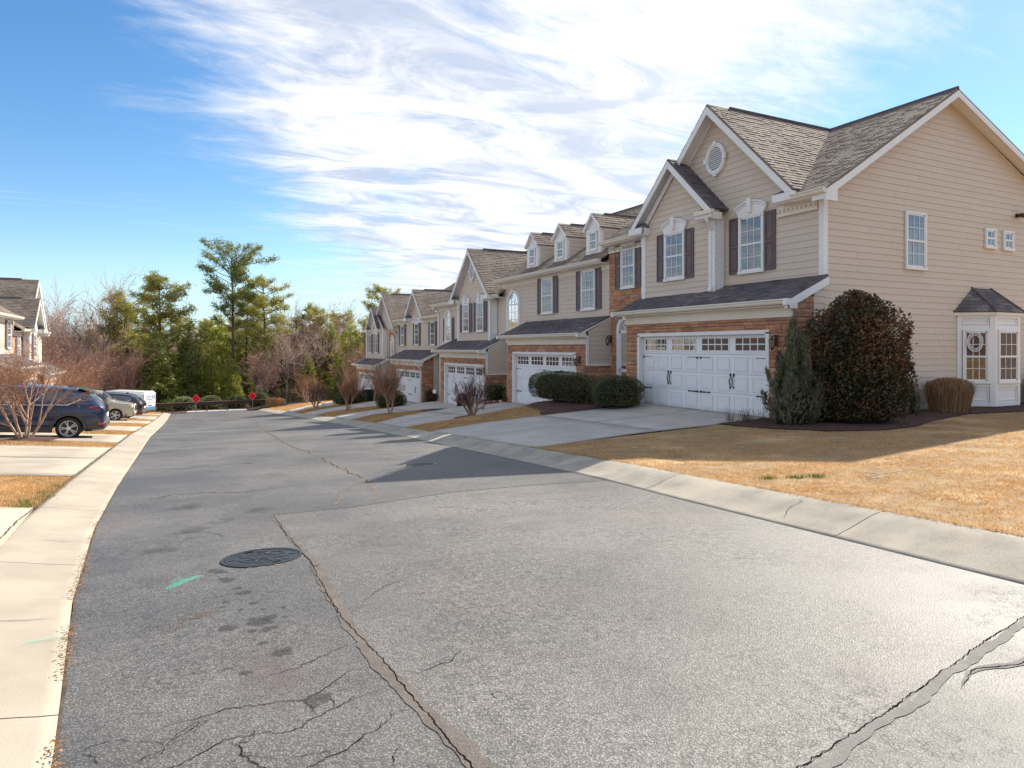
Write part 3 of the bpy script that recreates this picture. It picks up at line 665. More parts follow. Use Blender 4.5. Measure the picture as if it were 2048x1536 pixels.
def in_bed(x, y):
    if x < 11.5: return False
    return y > lerp_tab(x, [(11.5, 12), (11.7, 10.6), (12.1, 9.4), (12.9, 8.85), (14.2, 8.9), (16.0, 9.6), (18.6, 10.25), (20.6, 9.95), (24, 9.7), (30, 9.7)])
def keep_near(x, y, r_):
    if in_bed(x, y) or x > 22: return False
    d = math.hypot(x, y); return r_.rand() < min(1, (9. / d) ** 1.3)
NEARL = [edgeR(y) for y in [-8 + 19.9 * i / 24 for i in range(25)]]
lawn('lawn', NEARL, [(40, y) for y in [-14 + 26 * i / 24 for i in range(25)]], 60, 70, 105000, .034, .0034, 5, keep=keep_near, seed=3)
lawn('lawn', [edgeR(19.03), (8.6, 18.75), (10.2, 17.95), (11.4, 17.5)], [edgeR(22.07), (8.8, 22.85), (10.6, 22.4), (11.2, 22.1)], 20, 14, 9000, .045, .008, 3, crown=.10, seed=4)
lawn('lawn', [edgeR(26.65), (8.9, 28.0), (10.4, 28.6), (11.8, 28.9)], [edgeR(31.55), (8.9, 32.95), (10.4, 32.4), (11.4, 31.4)], 20, 14, 7000, .05, .011, 3, crown=.12, seed=5)
lawn('lawn', [edgeR(37.05), (8.9, 38.6), (10.9, 39.2), (13.6, 38.9)], [edgeR(42.15), (8.9, 43.7), (11.4, 44.1), (13.9, 42.4)], 18, 10, 4500, .06, .016, 3, crown=.12, seed=6)
lawn('lawn', [edgeR(47.65), (9.2, 48.9), (11.4, 50), (13.9, 50.1)], [edgeR(51.95), (9.5, 53.9), (11.9, 53.9), (13.9, 53.1)], 18, 10, 3000, .07, .02, 3, crown=.12, seed=7)
lawn('lawn', [edgeR(58.05), (9.6, 59.1), (14, 59.6), (30, 60)], [edgeR(75), (11, 78), (16, 79), (30, 79)], 18, 16, 7000, .08, .03, 3, seed=8)
for k, (a, b, n_) in enumerate([(9.45, 13.08, 15000), (20.95, 22.62, 5000), (27.9, 30.95, 5000), (36.05, 40.25, 4000), (45.65, 48.55, 2500), (57.65, 62.45, 2500), (68.05, 75.9, 2500)]):
    lawn('lawn', [edgeL(a), (-3.9, a + (.4 if a < 20 else .75 if a < 25 else 1)), (-9, a + .9)], [edgeL(b), (-3.9, b + (.55 if b < 14 else 1.05)), (-9, b + .9)], 16, 8, n_, .045 + .004 * k, .006 + .004 * k, 4 if k < 2 else 3, crown=.03, seed=20 + k)
# back of the left lots
tag(link('lawn', patch_mesh('lawn', [(-8.8, -10), (-8.8, 76)], [(-30, -10), (-30, 76)], 60, 10, .0, SOIL)), kind='structure')

# planting beds
def bed(name, A, B, nu, nv, off, crown, n_chips, seed):
    b = link(name, patch_mesh(name, A, B, nu, nv, off, MULCH, crown=crown, jig=.04), None); tag(b, kind='structure')
    mb = MB(); r_ = random.Random(seed)
    for _ in range(n_chips):
        u, v = r_.random(), r_.random(); x, y = ruled(A, B, u, v); z = T(x, y) + off + crown * 4 * v * (1 - v) * min(1, 8 * u * (1 - u)) + r_.uniform(.0, .02)
        s_ = r_.uniform(.012, .035); a = r_.uniform(0, 6.28); dx, dy = math.cos(a) * s_, math.sin(a) * s_; w = .3
        mb.add([(x - dx, y - dy, z + r_.uniform(0, .01)), (x + dy * w, y - dx * w, z + .004), (x + dx, y + dy, z + r_.uniform(0, .02)), (x - dy * w, y + dx * w, z + .008)], [(0, 1, 2, 3)], r_.random())
    tag(mb.build('bark_chips', CHIP), kind='stuff')
bed('mulch_bed', BEDF, [(13.3, 12.0), (13.3, 11.6), (13.3, 11.33), (13.9, 11.33), (15, 11.33), (17, 11.33), (19, 11.33), (21, 11.33), (24, 11.33), (30, 11.33)], 40, 8, .04, .05, 9000, 1)
bed('mulch_bed', [(10.15, 18.0), (11.3, 17.5), (12.0, 17.3), (13.3, 17.3)], [(10.6, 22.38), (11.6, 22.1), (12.3, 21.6), (13.3, 20.85)], 20, 10, .04, .12, 4000, 2)
bed('mulch_bed', [(10.3, 28.65), (11.4, 28.95), (12.2, 28.95), (13.3, 28.95)], [(10.3, 32.3), (11.2, 31.6), (12.0, 30.6), (13.0, 29.5)], 20, 10, .05, .14, 2500, 3)
bed('mulch_bed', [(12.3, 26.75), (12.6, 26.72), (13.3, 26.7), (14.3, 26.7)], [(12.2, 28.2), (12.7, 28.6), (13.4, 28.8), (14.3, 28.9)], 10, 6, .07, .05, 800, 4)
# ---------------------------------------------------------------- house kit. Local frame: viewer's right is +x, depth into the house +y, up z.
def clip_poly(P, a, b, c):
    # keep a*u + b*v + c >= 0
    out = []
    for i in range(len(P)):
        p, q = P[i], P[(i + 1) % len(P)]; dp = a * p[0] + b * p[1] + c; dq = a * q[0] + b * q[1] + c
        if dp >= -1e-9: out.append(p)
        if (dp > 1e-9 and dq < -1e-9) or (dp < -1e-9 and dq > 1e-9):
            t = dp / (dp - dq); out.append((p[0] + (q[0] - p[0]) * t, p[1] + (q[1] - p[1]) * t))
    return out
def clip_convex(P, Q):
    # clip P by convex polygon Q
    ar = sum(Q[i][0] * Q[(i + 1) % len(Q)][1] - Q[(i + 1) % len(Q)][0] * Q[i][1] for i in range(len(Q)))
    s_ = 1 if ar > 0 else -1
    for i in range(len(Q)):
        (x0, y0), (x1, y1) = Q[i], Q[(i + 1) % len(Q)]
        P = clip_poly(P, -(y1 - y0) * s_, (x1 - x0) * s_, s_ * ((y1 - y0) * x0 - (x1 - x0) * y0))
        if len(P) < 3: return []
    return P
def area(P): return abs(sum(P[i][0] * P[(i + 1) % len(P)][1] - P[(i + 1) % len(P)][0] * P[i][1] for i in range(len(P)))) / 2
class Frame:
    def __init__(s, O, U, V, N): s.O = Vector(O); s.U = Vector(U).normalized(); s.V = Vector(V).normalized(); s.N = Vector(N).normalized()
    def p(s, u, v, h=0): return s.O + s.U * u + s.V * v + s.N * h
FRONT = lambda y: Frame((0, y, 0), (1, 0, 0), (0, 0, 1), (0, -1, 0))
SIDE = lambda x: Frame((x, 0, 0), (0, 1, 0), (0, 0, 1), (1, 0, 0))      # right-hand wall: u runs along depth
SIDEL = lambda x: Frame((x, 0, 0), (0, 1, 0), (0, 0, 1), (-1, 0, 0))
def slab(mb, fr, P, h0, hfun, tint=.5):
    if len(P) < 3 or area(P) < 1e-5: return
    ar = sum(P[i][0] * P[(i + 1) % len(P)][1] - P[(i + 1) % len(P)][0] * P[i][1] for i in range(len(P)))
    hand = fr.U.cross(fr.V).dot(fr.N)
    if ar * hand < 0: P = P[::-1]
    n = len(P); top = [fr.p(u, v, hfun(u, v)) for u, v in P]; bot = [fr.p(u, v, h0) for u, v in P]
    mb.add(top + bot, [tuple(range(n))] + [(i, n + i, n + (i + 1) % n, (i + 1) % n) for i in range(n)], tint)
def wall_panel(parent, name, fr, P, m=WALLBACK, th=.08):
    mb = MB(); slab(mb, fr, P, -th, lambda u, v: 0); return mb.build(name, m, parent)
def planks(wall, fr, P, seed, joined=False, pitch=.172, z_off=0., name='plank'):
    r_ = random.Random(seed); zs = [v for _, v in P]; z = min(zs) - z_off; mbj = MB()
    while z < max(zs):
        z1 = z + pitch - .001; Q = clip_poly(clip_poly(P, 0, 1, -z), 0, -1, z1)
        if len(Q) >= 3 and area(Q) > .004:
            us = [u for u, _ in Q]; a, b = min(us), max(us); cuts = []
            if b - a > 3.9: cuts = [r_.uniform(a + .8, min(b - .8, a + 3.6))]
            if b - a > 7.5: cuts.append(cuts[0] + r_.uniform(2.6, 3.6))
            segs = list(zip([a - 1] + cuts, cuts + [b + 1]))
            for s0, s1 in segs:
                S = clip_poly(clip_poly(Q, 1, 0, -(s0 + .0025)), -1, 0, s1 - .0025)
                if len(S) < 3 or area(S) < .003: continue
                h = lambda u, v, z=z: .019 - .014 * (v - z) / pitch
                if joined: slab(mbj, fr, S, 0, h, r_.random())
                else:
                    mb = MB(); slab(mb, fr, S, 0, h, .5); mb.build(name, SIDING, wall)
        z += pitch
    if joined and mbj.v: tag(mbj.build('planks', SIDING_J, wall), kind='stuff')
UNIT_STONES = []
def unit_stones():
    for k in range(8):
        r_ = random.Random(100 + k); n = 3; v = []; f = []
        for j in range(n + 1):
            for i in range(n + 1):
                e = (i in (0, n)) or (j in (0, n)); c = (i in (0, n)) and (j in (0, n))
                x = i / n - .5; z = j / n
                if not e: x += r_.uniform(-.06, .06); z += r_.uniform(-.08, .08)
                else: x += r_.uniform(-.012, .012); z += r_.uniform(-.02, .02)
                y = -(r_.uniform(.75, 1.) if not e else r_.uniform(.45, .7) if not c else r_.uniform(.3, .45)); v.append((x, y, z))
        for j in range(n):
            for i in range(n): a = j * (n + 1) + i; f.append((a, a + 1, a + n + 2, a + n + 1))
        ring = [i for i in range(n + 1)] + [j * (n + 1) + n for j in range(1, n + 1)] + [n * (n + 1) + i for i in range(n - 1, -1, -1)] + [j * (n + 1) for j in range(n - 1, 0, -1)]
        base = len(v); v += [(v[q][0], .1, v[q][2]) for q in ring]; m_ = len(ring)
        for q in range(m_): f.append((ring[q], base + q, base + (q + 1) % m_, ring[(q + 1) % m_]))
        me = bpy.data.meshes.new('stone'); me.from_pydata(v, [], f); me.materials.append(STONE); me.update(); UNIT_STONES.append((me, v, f))
unit_stones()
class StoneJob:
    """collects ledge stones over several rectangles; the first 300 become objects, the rest one joined part"""
    def __init__(s, unit, seed): s.unit = unit; s.r = random.Random(seed); s.list = []
    def region(s, wall, fr, rects, prio=0):
        r_ = s.r
        for (u0, u1, z0, z1) in rects:
            z = z0
            while z < z1 - .02:
                h = r_.choice([.085, .12, .12, .15, .15, .19]);
                if z + h > z1 - .05: h = z1 - z
                u = u0
                while u < u1 - .01:
                    w = r_.uniform(.16, .46) * (1.15 if h > .13 else .9)
                    if u + w > u1 - .12: w = u1 - u
                    if h > .13 and w > .28 and r_.random() < .22:
                        k = r_.uniform(.4, .6); s.list.append((prio, wall, fr, u, z, w, h * k)); s.list.append((prio, wall, fr, u, z + h * k, w, h * (1 - k)))
                    else: s.list.append((prio, wall, fr, u, z, w, h))
                    u += w
                z += h
    def finish(s, limit=300):
        s.list.sort(key=lambda t: t[0]); joined = {}
        for k, (pr, wall, fr, u, z, w, h) in enumerate(s.list):
            me, v, f = UNIT_STONES[s.r.randrange(8)]; d = s.r.uniform(.030, .062); g = .006
            if k < limit:
                o = bpy.data.objects.new('stone', me); COL.objects.link(o); o.parent = wall; c = fr.p(u + w / 2, z + g)
                o.location = c; o.scale = (w - g * 1.6, d, h - g * 1.6); o.rotation_euler = (0, 0, math.atan2(fr.N.x, -fr.N.y))
            else:
                mb = joined.setdefault(wall.name, (MB(), wall))[0]; vs = [fr.p(u + w / 2 + (x * (w - g * 1.6)), z + g + zz * (h - g * 1.6), -y * d) for x, y, zz in v]
                if fr.U.cross(fr.V).dot(fr.N) < 0: mb.add(vs, [tuple(reversed(q)) for q in f], s.r.random())
                else: mb.add(vs, f, s.r.random())
        for mb, wall in joined.values(): tag(mb.build('stones', STONE_J, wall), kind='stuff')
def roof_plane(parent, O, U, V, P, m=SHINGLE, seed=0, name='roof', expo=.142, th=.05):
    """P in (u along the courses, v up the slope)"""
    U = Vector(U).normalized(); V = Vector(V).normalized(); N = U.cross(V); N = N if N.z > 0 else -N
    fr = Frame(O, U, V, N); mb = MB(); slab(mb, fr, P, -th, lambda u, v: 0, .2); mb2 = MB()
    # underside
    n = len(P); vs = [fr.p(u, v, -th) for u, v in P]; mb.add(vs, [tuple(range(n)) if (vs[1] - vs[0]).cross(vs[2] - vs[1]).z < 0 else tuple(reversed(range(n)))], .2)
    rf = mb.build(name, m, parent); r_ = random.Random(seed); vmin = min(v for _, v in P); vmax = max(v for _, v in P); v = vmin; row = 0; run = .5
    umin = min(u for u, _ in P); umax = max(u for u, _ in P)
    while v < vmax - .01:
        u = umin - r_.uniform(0, .3)
        while u < umax:
            w = r_.choice([.13, .17, .2, .24, .3]); th_ = r_.choice([.010, .010, .019])
            Q = clip_convex([(u + .002, v), (u + w - .002, v), (u + w - .002, v + expo + .01), (u + .002, v + expo + .01)], P)
            if len(Q) >= 3 and area(Q) > .0006:
                run = max(0, min(1, .5 + .25 * mnoise.noise(Vector((u * .4, v * .8, seed))) + r_.uniform(-.42, .42)))
                slab(mb2, fr, Q, 0, lambda a, b, v=v, t=th_: .003 + t * (1 - (b - v) / (expo + .01)), run)
            u += w
        v += expo; row += 1
    tag(mb2.build('shingles', m, rf), kind='stuff'); return rf
WCACHE = {}
def window_meshes(w, h, cols=3, rows=2, blind=True, dark=False):
    key = (round(w, 2), round(h, 2), cols, rows, blind, dark)
    if key in WCACHE: return WCACHE[key]
    f = .062; a = MB(); x0, x1 = -w / 2, w / 2
    a.cbox(x0, x0 + f, -.085, -.018, 0, h, .006); a.cbox(x1 - f, x1, -.085, -.018, 0, h, .006); a.cbox(x0 + f, x1 - f, -.085, -.018, h - f, h, .006); a.cbox(x0 - .02, x1 + .02, -.10, -.018, -.03, f * .8, .006)
    zm = h * .49; a.cbox(x0 + f, x1 - f, -.075, -.03, zm - .028, zm + .028, .005)
    s_ = .035   # sash stiles
    for xa, xb in ((x0 + f, x0 + f + s_), (x1 - f - s_, x1 - f)): a.box(xa, xb, -.066, -.03, zm, h - f); a.box(xa, xb, -.056, -.028, f * .8, zm)
    a.box(x0 + f, x1 - f, -.066, -.03, h - f - s_, h - f); a.box(x0 + f, x1 - f, -.056, -.028, f * .8, f * .8 + s_ * 1.2)
    frame = a.mesh('window', TRIM)
    b = MB(); gx0, gx1 = x0 + f, x1 - f; b.box(gx0, gx1, -.060, -.057, zm, h - f - .01); b.box(gx0, gx1, -.047, -.044, f * .8, zm)
    pane = b.mesh('pane', GLASS_DK if dark else GLASS)
    c = MB(); mw = .0085
    for (za, zb, y) in ((zm + .02, h - f - s_, -.062), (f * .8 + s_, zm - .02, -.049)):
        for i in range(1, cols): x = gx0 + s_ + (gx1 - gx0 - 2 * s_) * i / cols; c.box(x - mw, x + mw, y - .010, y, za, zb)
        for j in range(1, rows): z = za + (zb - za) * j / rows; c.box(gx0 + s_, gx1 - s_, y - .009, y - .001, z - mw, z + mw)
    mun = c.mesh('muntin', TRIM)
    d = MB(); d.box(gx0 - .01, gx1 + .01, -.024, -.02, 0.03, h - .03); back = d.mesh('room', ROOMD)
    bl = None
    if blind:
        e = MB(); z = .07
        while z < h - .07: e.add([(gx0 + .005, -.041, z), (gx1 - .005, -.041, z), (gx1 - .005, -.029, z + .026), (gx0 + .005, -.029, z + .026)], [(0, 1, 2, 3)]); z += .034
        bl = e.mesh('blind', BLIND)
    WCACHE[key] = (frame, pane, mun, back, bl); return WCACHE[key]
def window(parent, x, y, z, w, h, rz=0., cols=3, rows=2, blind=True, dark=False):
    fr, pa, mu, ba, bl = window_meshes(w, h, cols, rows, blind, dark)
    o = link('window', fr, parent, (x, y, z), rz)
    link('pane', pa, o); link('muntin', mu, o); link('reveal', ba, o)
    if bl: link('blind', bl, o)
    return o
SCACHE = {}
def shutter(parent, x, y, z, h, w=.36):
    k = (round(h, 2), w)
    if k not in SCACHE:
        a = MB(); t = .05; x0, x1 = -w / 2, w / 2
        a.cbox(x0, x0 + t, -.062, -.02, 0, h, .005); a.cbox(x1 - t, x1, -.062, -.02, 0, h, .005)
        for za, zb in ((0, .07), (h * .46, h * .46 + .075), (h - .06, h)): a.cbox(x0 + t, x1 - t, -.060, -.02, za, zb, .004)
        for za, zb in ((.07, h * .46), (h * .46 + .075, h - .06)):
            a.box(x0 + t, x1 - t, -.040, -.02, za, zb); a.cbox(x0 + t + .03, x1 - t - .03, -.054, -.038, za + .03, zb - .03, .008)
        SCACHE[k] = a.mesh('shutter', SHUT)
    return link('shutter', SCACHE[k], parent, (x, y, z))
def arc_pts(cx, cz, r, a0, a1, n, rz=None): return [(cx + r * math.cos(a0 + (a1 - a0) * i / n), cz + (rz or r) * math.sin(a0 + (a1 - a0) * i / n)) for i in range(n + 1)]
def ring_prism(mb, outer, inner, y0, y1, closed=False):
    n = len(outer); k = n if closed else n - 1
    for i in range(k):
        j = (i + 1) % n; (ax, az), (bx, bz), (cx, cz), (dx, dz) = outer[i], outer[j], inner[j], inner[i]
        v = [(ax, y0, az), (bx, y0, bz), (cx, y0, cz), (dx, y0, dz), (ax, y1, az), (bx, y1, bz), (cx, y1, cz), (dx, y1, dz)]
        mb.add(v, [(0, 1, 2, 3), (7, 6, 5, 4), (4, 5, 1, 0), (3, 2, 6, 7)] + ([(0, 3, 7, 4), (1, 5, 6, 2)] if not closed and i in (0, k - 1) else []))
def arch_window(parent, x, y, z0, w, h, shut=False, door=False):
    """round-headed window or door surround: w outer width, h to the crown"""
    r_ = w / 2; zc = h - r_; t = .16
    def path(rr, lo): return [(-rr, lo)] + arc_pts(0, zc, rr, math.pi, 0, 18) + [(rr, lo)]
    a = MB(); ring_prism(a, path(r_, 0), path(r_ - t, 0), -.09, -.0); ring_prism(a, path(r_ - .05, 0), path(r_ - .10, 0), -.105, -.09)
    if not door: a.cbox(-r_ - .02, r_ + .02, -.11, 0, -.05, .06, .006)
    a.prism([(-.05, h - t - .02), (.05, h - t - .02), (.075, h + .05), (-.075, h + .05)], -.14, -.02)
    o = a.build('door_surround' if door else 'arch_window', TRIM, parent, loc=(x, y, z0))
    q = r_ - t
    pl = [(-q, .0)] + arc_pts(0, zc, q, math.pi, 0, 18) + [(q, .0)]
    b = MB(); b.prism(pl, -.055, -.05); b.build('pane', GLASS_DK if door else GLASS, o)
    d = MB(); d.prism(pl, -.03, -.024); d.build('reveal', ROOMD, o)
    c = MB(); mw = .012
    if door:
        c.box(-q, q, -.075, -.05, zc - .09, zc + .0); c.box(-q, q, -.075, -.05, .9, 1.0); c.box(-q, -q + .07, -.075, -.05, 0, zc); c.box(q - .07, q, -.075, -.05, 0, zc)
        for an in (45, 90, 135): c.bar([(0, -.058, zc), (q * math.cos(R(an)), -.058, zc + q * math.sin(R(an)))], .02, .012)
    else:
        for i in (-1, 1): c.box(i * q / 3 - mw, i * q / 3 + mw, -.066, -.054, 0, zc + q * .8)
        z = .35
        while z < zc: c.box(-q, q, -.066, -.054, z - mw, z + mw); z += .34
        for rr in (q * .62, q * .3):
            p = arc_pts(0, zc, rr, math.pi, 0, 10); ring_prism(c, p, arc_pts(0, zc, rr - .02, math.pi, 0, 10), -.064, -.055)
        c.box(-q, q, -.07, -.054, zc - .02, zc + .02)
    c.build('muntin', TRIM, o)
    return o
def header(parent, x, y, z, w):
    """segmental crown with keystone above a window"""
    a = MB(); n = 10; hw = w / 2 + .12
    for (y0, ins, rise) in ((-.07, .0, 0), (-.10, .0, .20)):
        pass
    top = [(-hw + 2 * hw * i / n, .20 + .17 * (1 - (2 * i / n - 1) ** 2)) for i in range(n + 1)]
    a.prism([(-w / 2, 0), (w / 2, 0)] + [(px, pz) for px, pz in reversed(top)], -.075, -.018)
    for dz, yy in ((0, -.125), (-.055, -.10)):
        ring_prism(a, [(px, pz + dz + .03) for px, pz in top], [(px, pz + dz - .015) for px, pz in top], yy, -.07)
    a.box(-w / 2 - .015, w / 2 + .015, -.085, -.07, .0, .03)
    o = a.build('window_header', TRIM, parent, loc=(x, y, z)); k = MB(); k.prism([(-.05, .05), (.05, .05), (.085, .45), (-.085, .45)], -.16, -.06); k.build('keystone', TRIM, o); return o
def round_vent(parent, x, y, z, rx, rz):
    a = MB(); n = 28; f = lambda q: [(q * rx * math.cos(6.28318 * i / n), q * rz * math.sin(6.28318 * i / n)) for i in range(n)]
    ring_prism(a, f(1), f(.74), -.075, -.0, True); ring_prism(a, f(.94), f(.84), -.092, -.07, True)
    o = a.build('gable_vent', TRIM, parent, loc=(x, y, z)); b = MB(); zz = -rz * .7
    while zz < rz * .7:
        hw = rx * .76 * math.sqrt(max(0, 1 - (zz / (rz * .76)) ** 2)); b.add([(-hw, -.055, zz), (hw, -.055, zz), (hw, -.02, zz + .055), (-hw, -.02, zz + .055)], [(0, 1, 2, 3)]); zz += .06
    b.build('louvre', TRIM, o); c = MB(); c.prism(f(.8), -.02, -.012); c.build('louvre_back', ROOMD, o)
    for an in (0, 90, 180, 270):
        k = MB(); ca, sa = math.cos(R(an)), math.sin(R(an)); p = [(.80, -.12), (1.10, -.16), (1.10, .16), (.80, .12)]
        k.prism([(rx * (r0 * ca - t0 * sa), rz * (r0 * sa + t0 * ca)) for r0, t0 in p], -.11, -.05); k.build('keystone', TRIM, o)
GD = {}
def garage_door(parent, x0, x1, y, z0, h, full=True):
    """overhead door with carriage-house dressing between x0 and x1"""
    w = x1 - x0; o = MB(); n = 4; rh = h / n
    for i in range(n): o.cbox(-w / 2, w / 2, -.012, .03, i * rh + .003, (i + 1) * rh - .003, .004)
    top = (n - 1) * rh
    d = o.build('garage_door', DOORP, parent, loc=((x0 + x1) / 2, y, z0))
    key = round(w, 2)
    if key not in GD:
        p = MB(); pw = w / 8; q = .075
        p.cbox(-pw / 2 + q + .03, pw / 2 - q - .03, -.030, -.010, q * .8 + .03, rh - q * .8 - .03, .012); ring_prism(p, [(-pw / 2 + q, q * .8), (pw / 2 - q, q * .8), (pw / 2 - q, rh - q * .8), (-pw / 2 + q, rh - q * .8)], [(-pw / 2 + q + .014, q * .8 + .014), (pw / 2 - q - .014, q * .8 + .014), (pw / 2 - q - .014, rh - q * .8 - .014), (-pw / 2 + q + .014, rh - q * .8 - .014)], -.026, -.010, True)
        for k in range(1, 5): xx = -pw / 2 + q + .03 + (pw - 2 * q - .06) * k / 5; p.box(xx - .004, xx + .004, -.036, -.028, q * .8 + .03, rh - q * .8 - .03)
        hm = MB(); hm.prism([(0, -.035), (.06, -.022), (.34, -.010), (.37, -.028), (.42, 0), (.37, .028), (.34, .010), (.06, .022), (0, .035)], -.028, -.010)
        hd = MB(); hd.tube([(.0, -.03, -.16), (.03, -.06, -.09), (.0, -.075, 0), (.03, -.06, .09), (.0, -.03, .17)], [.010, .013, .013, .013, .010], 6); hd.box(-.02, .02, -.03, -.01, -.19, -.13); hd.prism([(-.02, .14), (.02, .14), (.03, .19), (0, .23), (-.03, .19)], -.03, -.01)
        gl = MB(); gw = w / 4 - .26; gl.box(-gw / 2, gw / 2, -.020, -.016, .11, rh - .09)
        gm = MB(); g = .014
        ring_prism(gm, [(-gw / 2 - .035, .075), (gw / 2 + .035, .075), (gw / 2 + .035, rh - .055), (-gw / 2 - .035, rh - .055)], [(-gw / 2, .11), (gw / 2, .11), (gw / 2, rh - .09), (-gw / 2, rh - .09)], -.032, -.010, True)
        for k in (1, 2, 3): xx = -gw / 2 + gw * k / 4; gm.box(xx - g, xx + g, -.030, -.015, .11, rh - .09)
        zc = .11 + (rh - .20) / 2; gm.box(-gw / 2, gw / 2, -.029, -.016, zc - g, zc + g)
        GD[key] = (p.mesh('panel', DOORP), hm.mesh('hinge', BLACKM), hd.mesh('handle', BLACKM), gl.mesh('pane', GAR_GL), gm.mesh('muntin', DOORP))
    p, hm, hd, gl, gm = GD[key]
    for i in range(3):
        for k in range(8): link('panel', p, d, (-w / 2 + w / 16 + k * w / 8, 0, i * rh))
    for k in range(4): link('pane', gl, d, (-w / 2 + w / 8 + k * w / 4, 0, top)); link('muntin', gm, d, (-w / 2 + w / 8 + k * w / 4, 0, top))
    for zz in (top - .10, rh * .98):
        for xx, s_ in ((-w / 2 + .02, 1), (-.035, -1), (.035, 1), (w / 2 - .02, -1)): link('hinge', hm, d, (xx, 0, zz), sc=(s_, 1, 1))
    for xx, s_ in ((-w / 4 - .06, 1), (-w / 4 + .06, -1), (w / 4 - .06, 1), (w / 4 + .06, -1)): link('handle', hd, d, (xx, -.0, rh * 1.62), sc=(s_, 1, 1))
    return d
def gutter_mb(mb, x0, x1, y, z):
    # K-profile gutter, back edge at y, top at z
    mb.prismx([(y, z - .125), (y - .075, z - .125), (y - .105, z - .085), (y - .105, z - .055), (y - .135, z - .03), (y - .135, z), (y, z)], x0, x1)
def lantern(parent, x, y, z, rz=0.):
    e = link('wall_lantern', lantern.me, parent, (x, y, z), rz); link('pane', lantern.gl, e); return e
def _lan():
    a = MB(); a.cbox(-.05, .05, -.02, 0, -.14, .14, .008); a.tube([(0, -.02, .06), (0, -.08, .13), (0, -.15, .10), (0, -.15, .06)], .011, 6)
    a.tube([(0, -.15, .11), (0, -.15, .05), (0, -.15, .03), (0, -.15, .02)], [.005, .03, .085, .09], 8)
    for k in range(6): an = 6.283 * k / 6; a.tube([(.082 * math.cos(an), -.15 + .082 * math.sin(an), .02), (.055 * math.cos(an), -.15 + .055 * math.sin(an), -.17)], .006, 4)
    a.tube([(0, -.15, -.17), (0, -.15, -.19), (0, -.15, -.24)], [.06, .04, .008], 8); lantern.me = a.mesh('wall_lantern', BRONZE)
    b = MB(); b.tube([(0, -.15, .018), (0, -.15, -.165)], [.078, .052], 6); lantern.gl = b.mesh('pane', mat('lantern_glass', (.35, .26, .18), .2))
_lan()

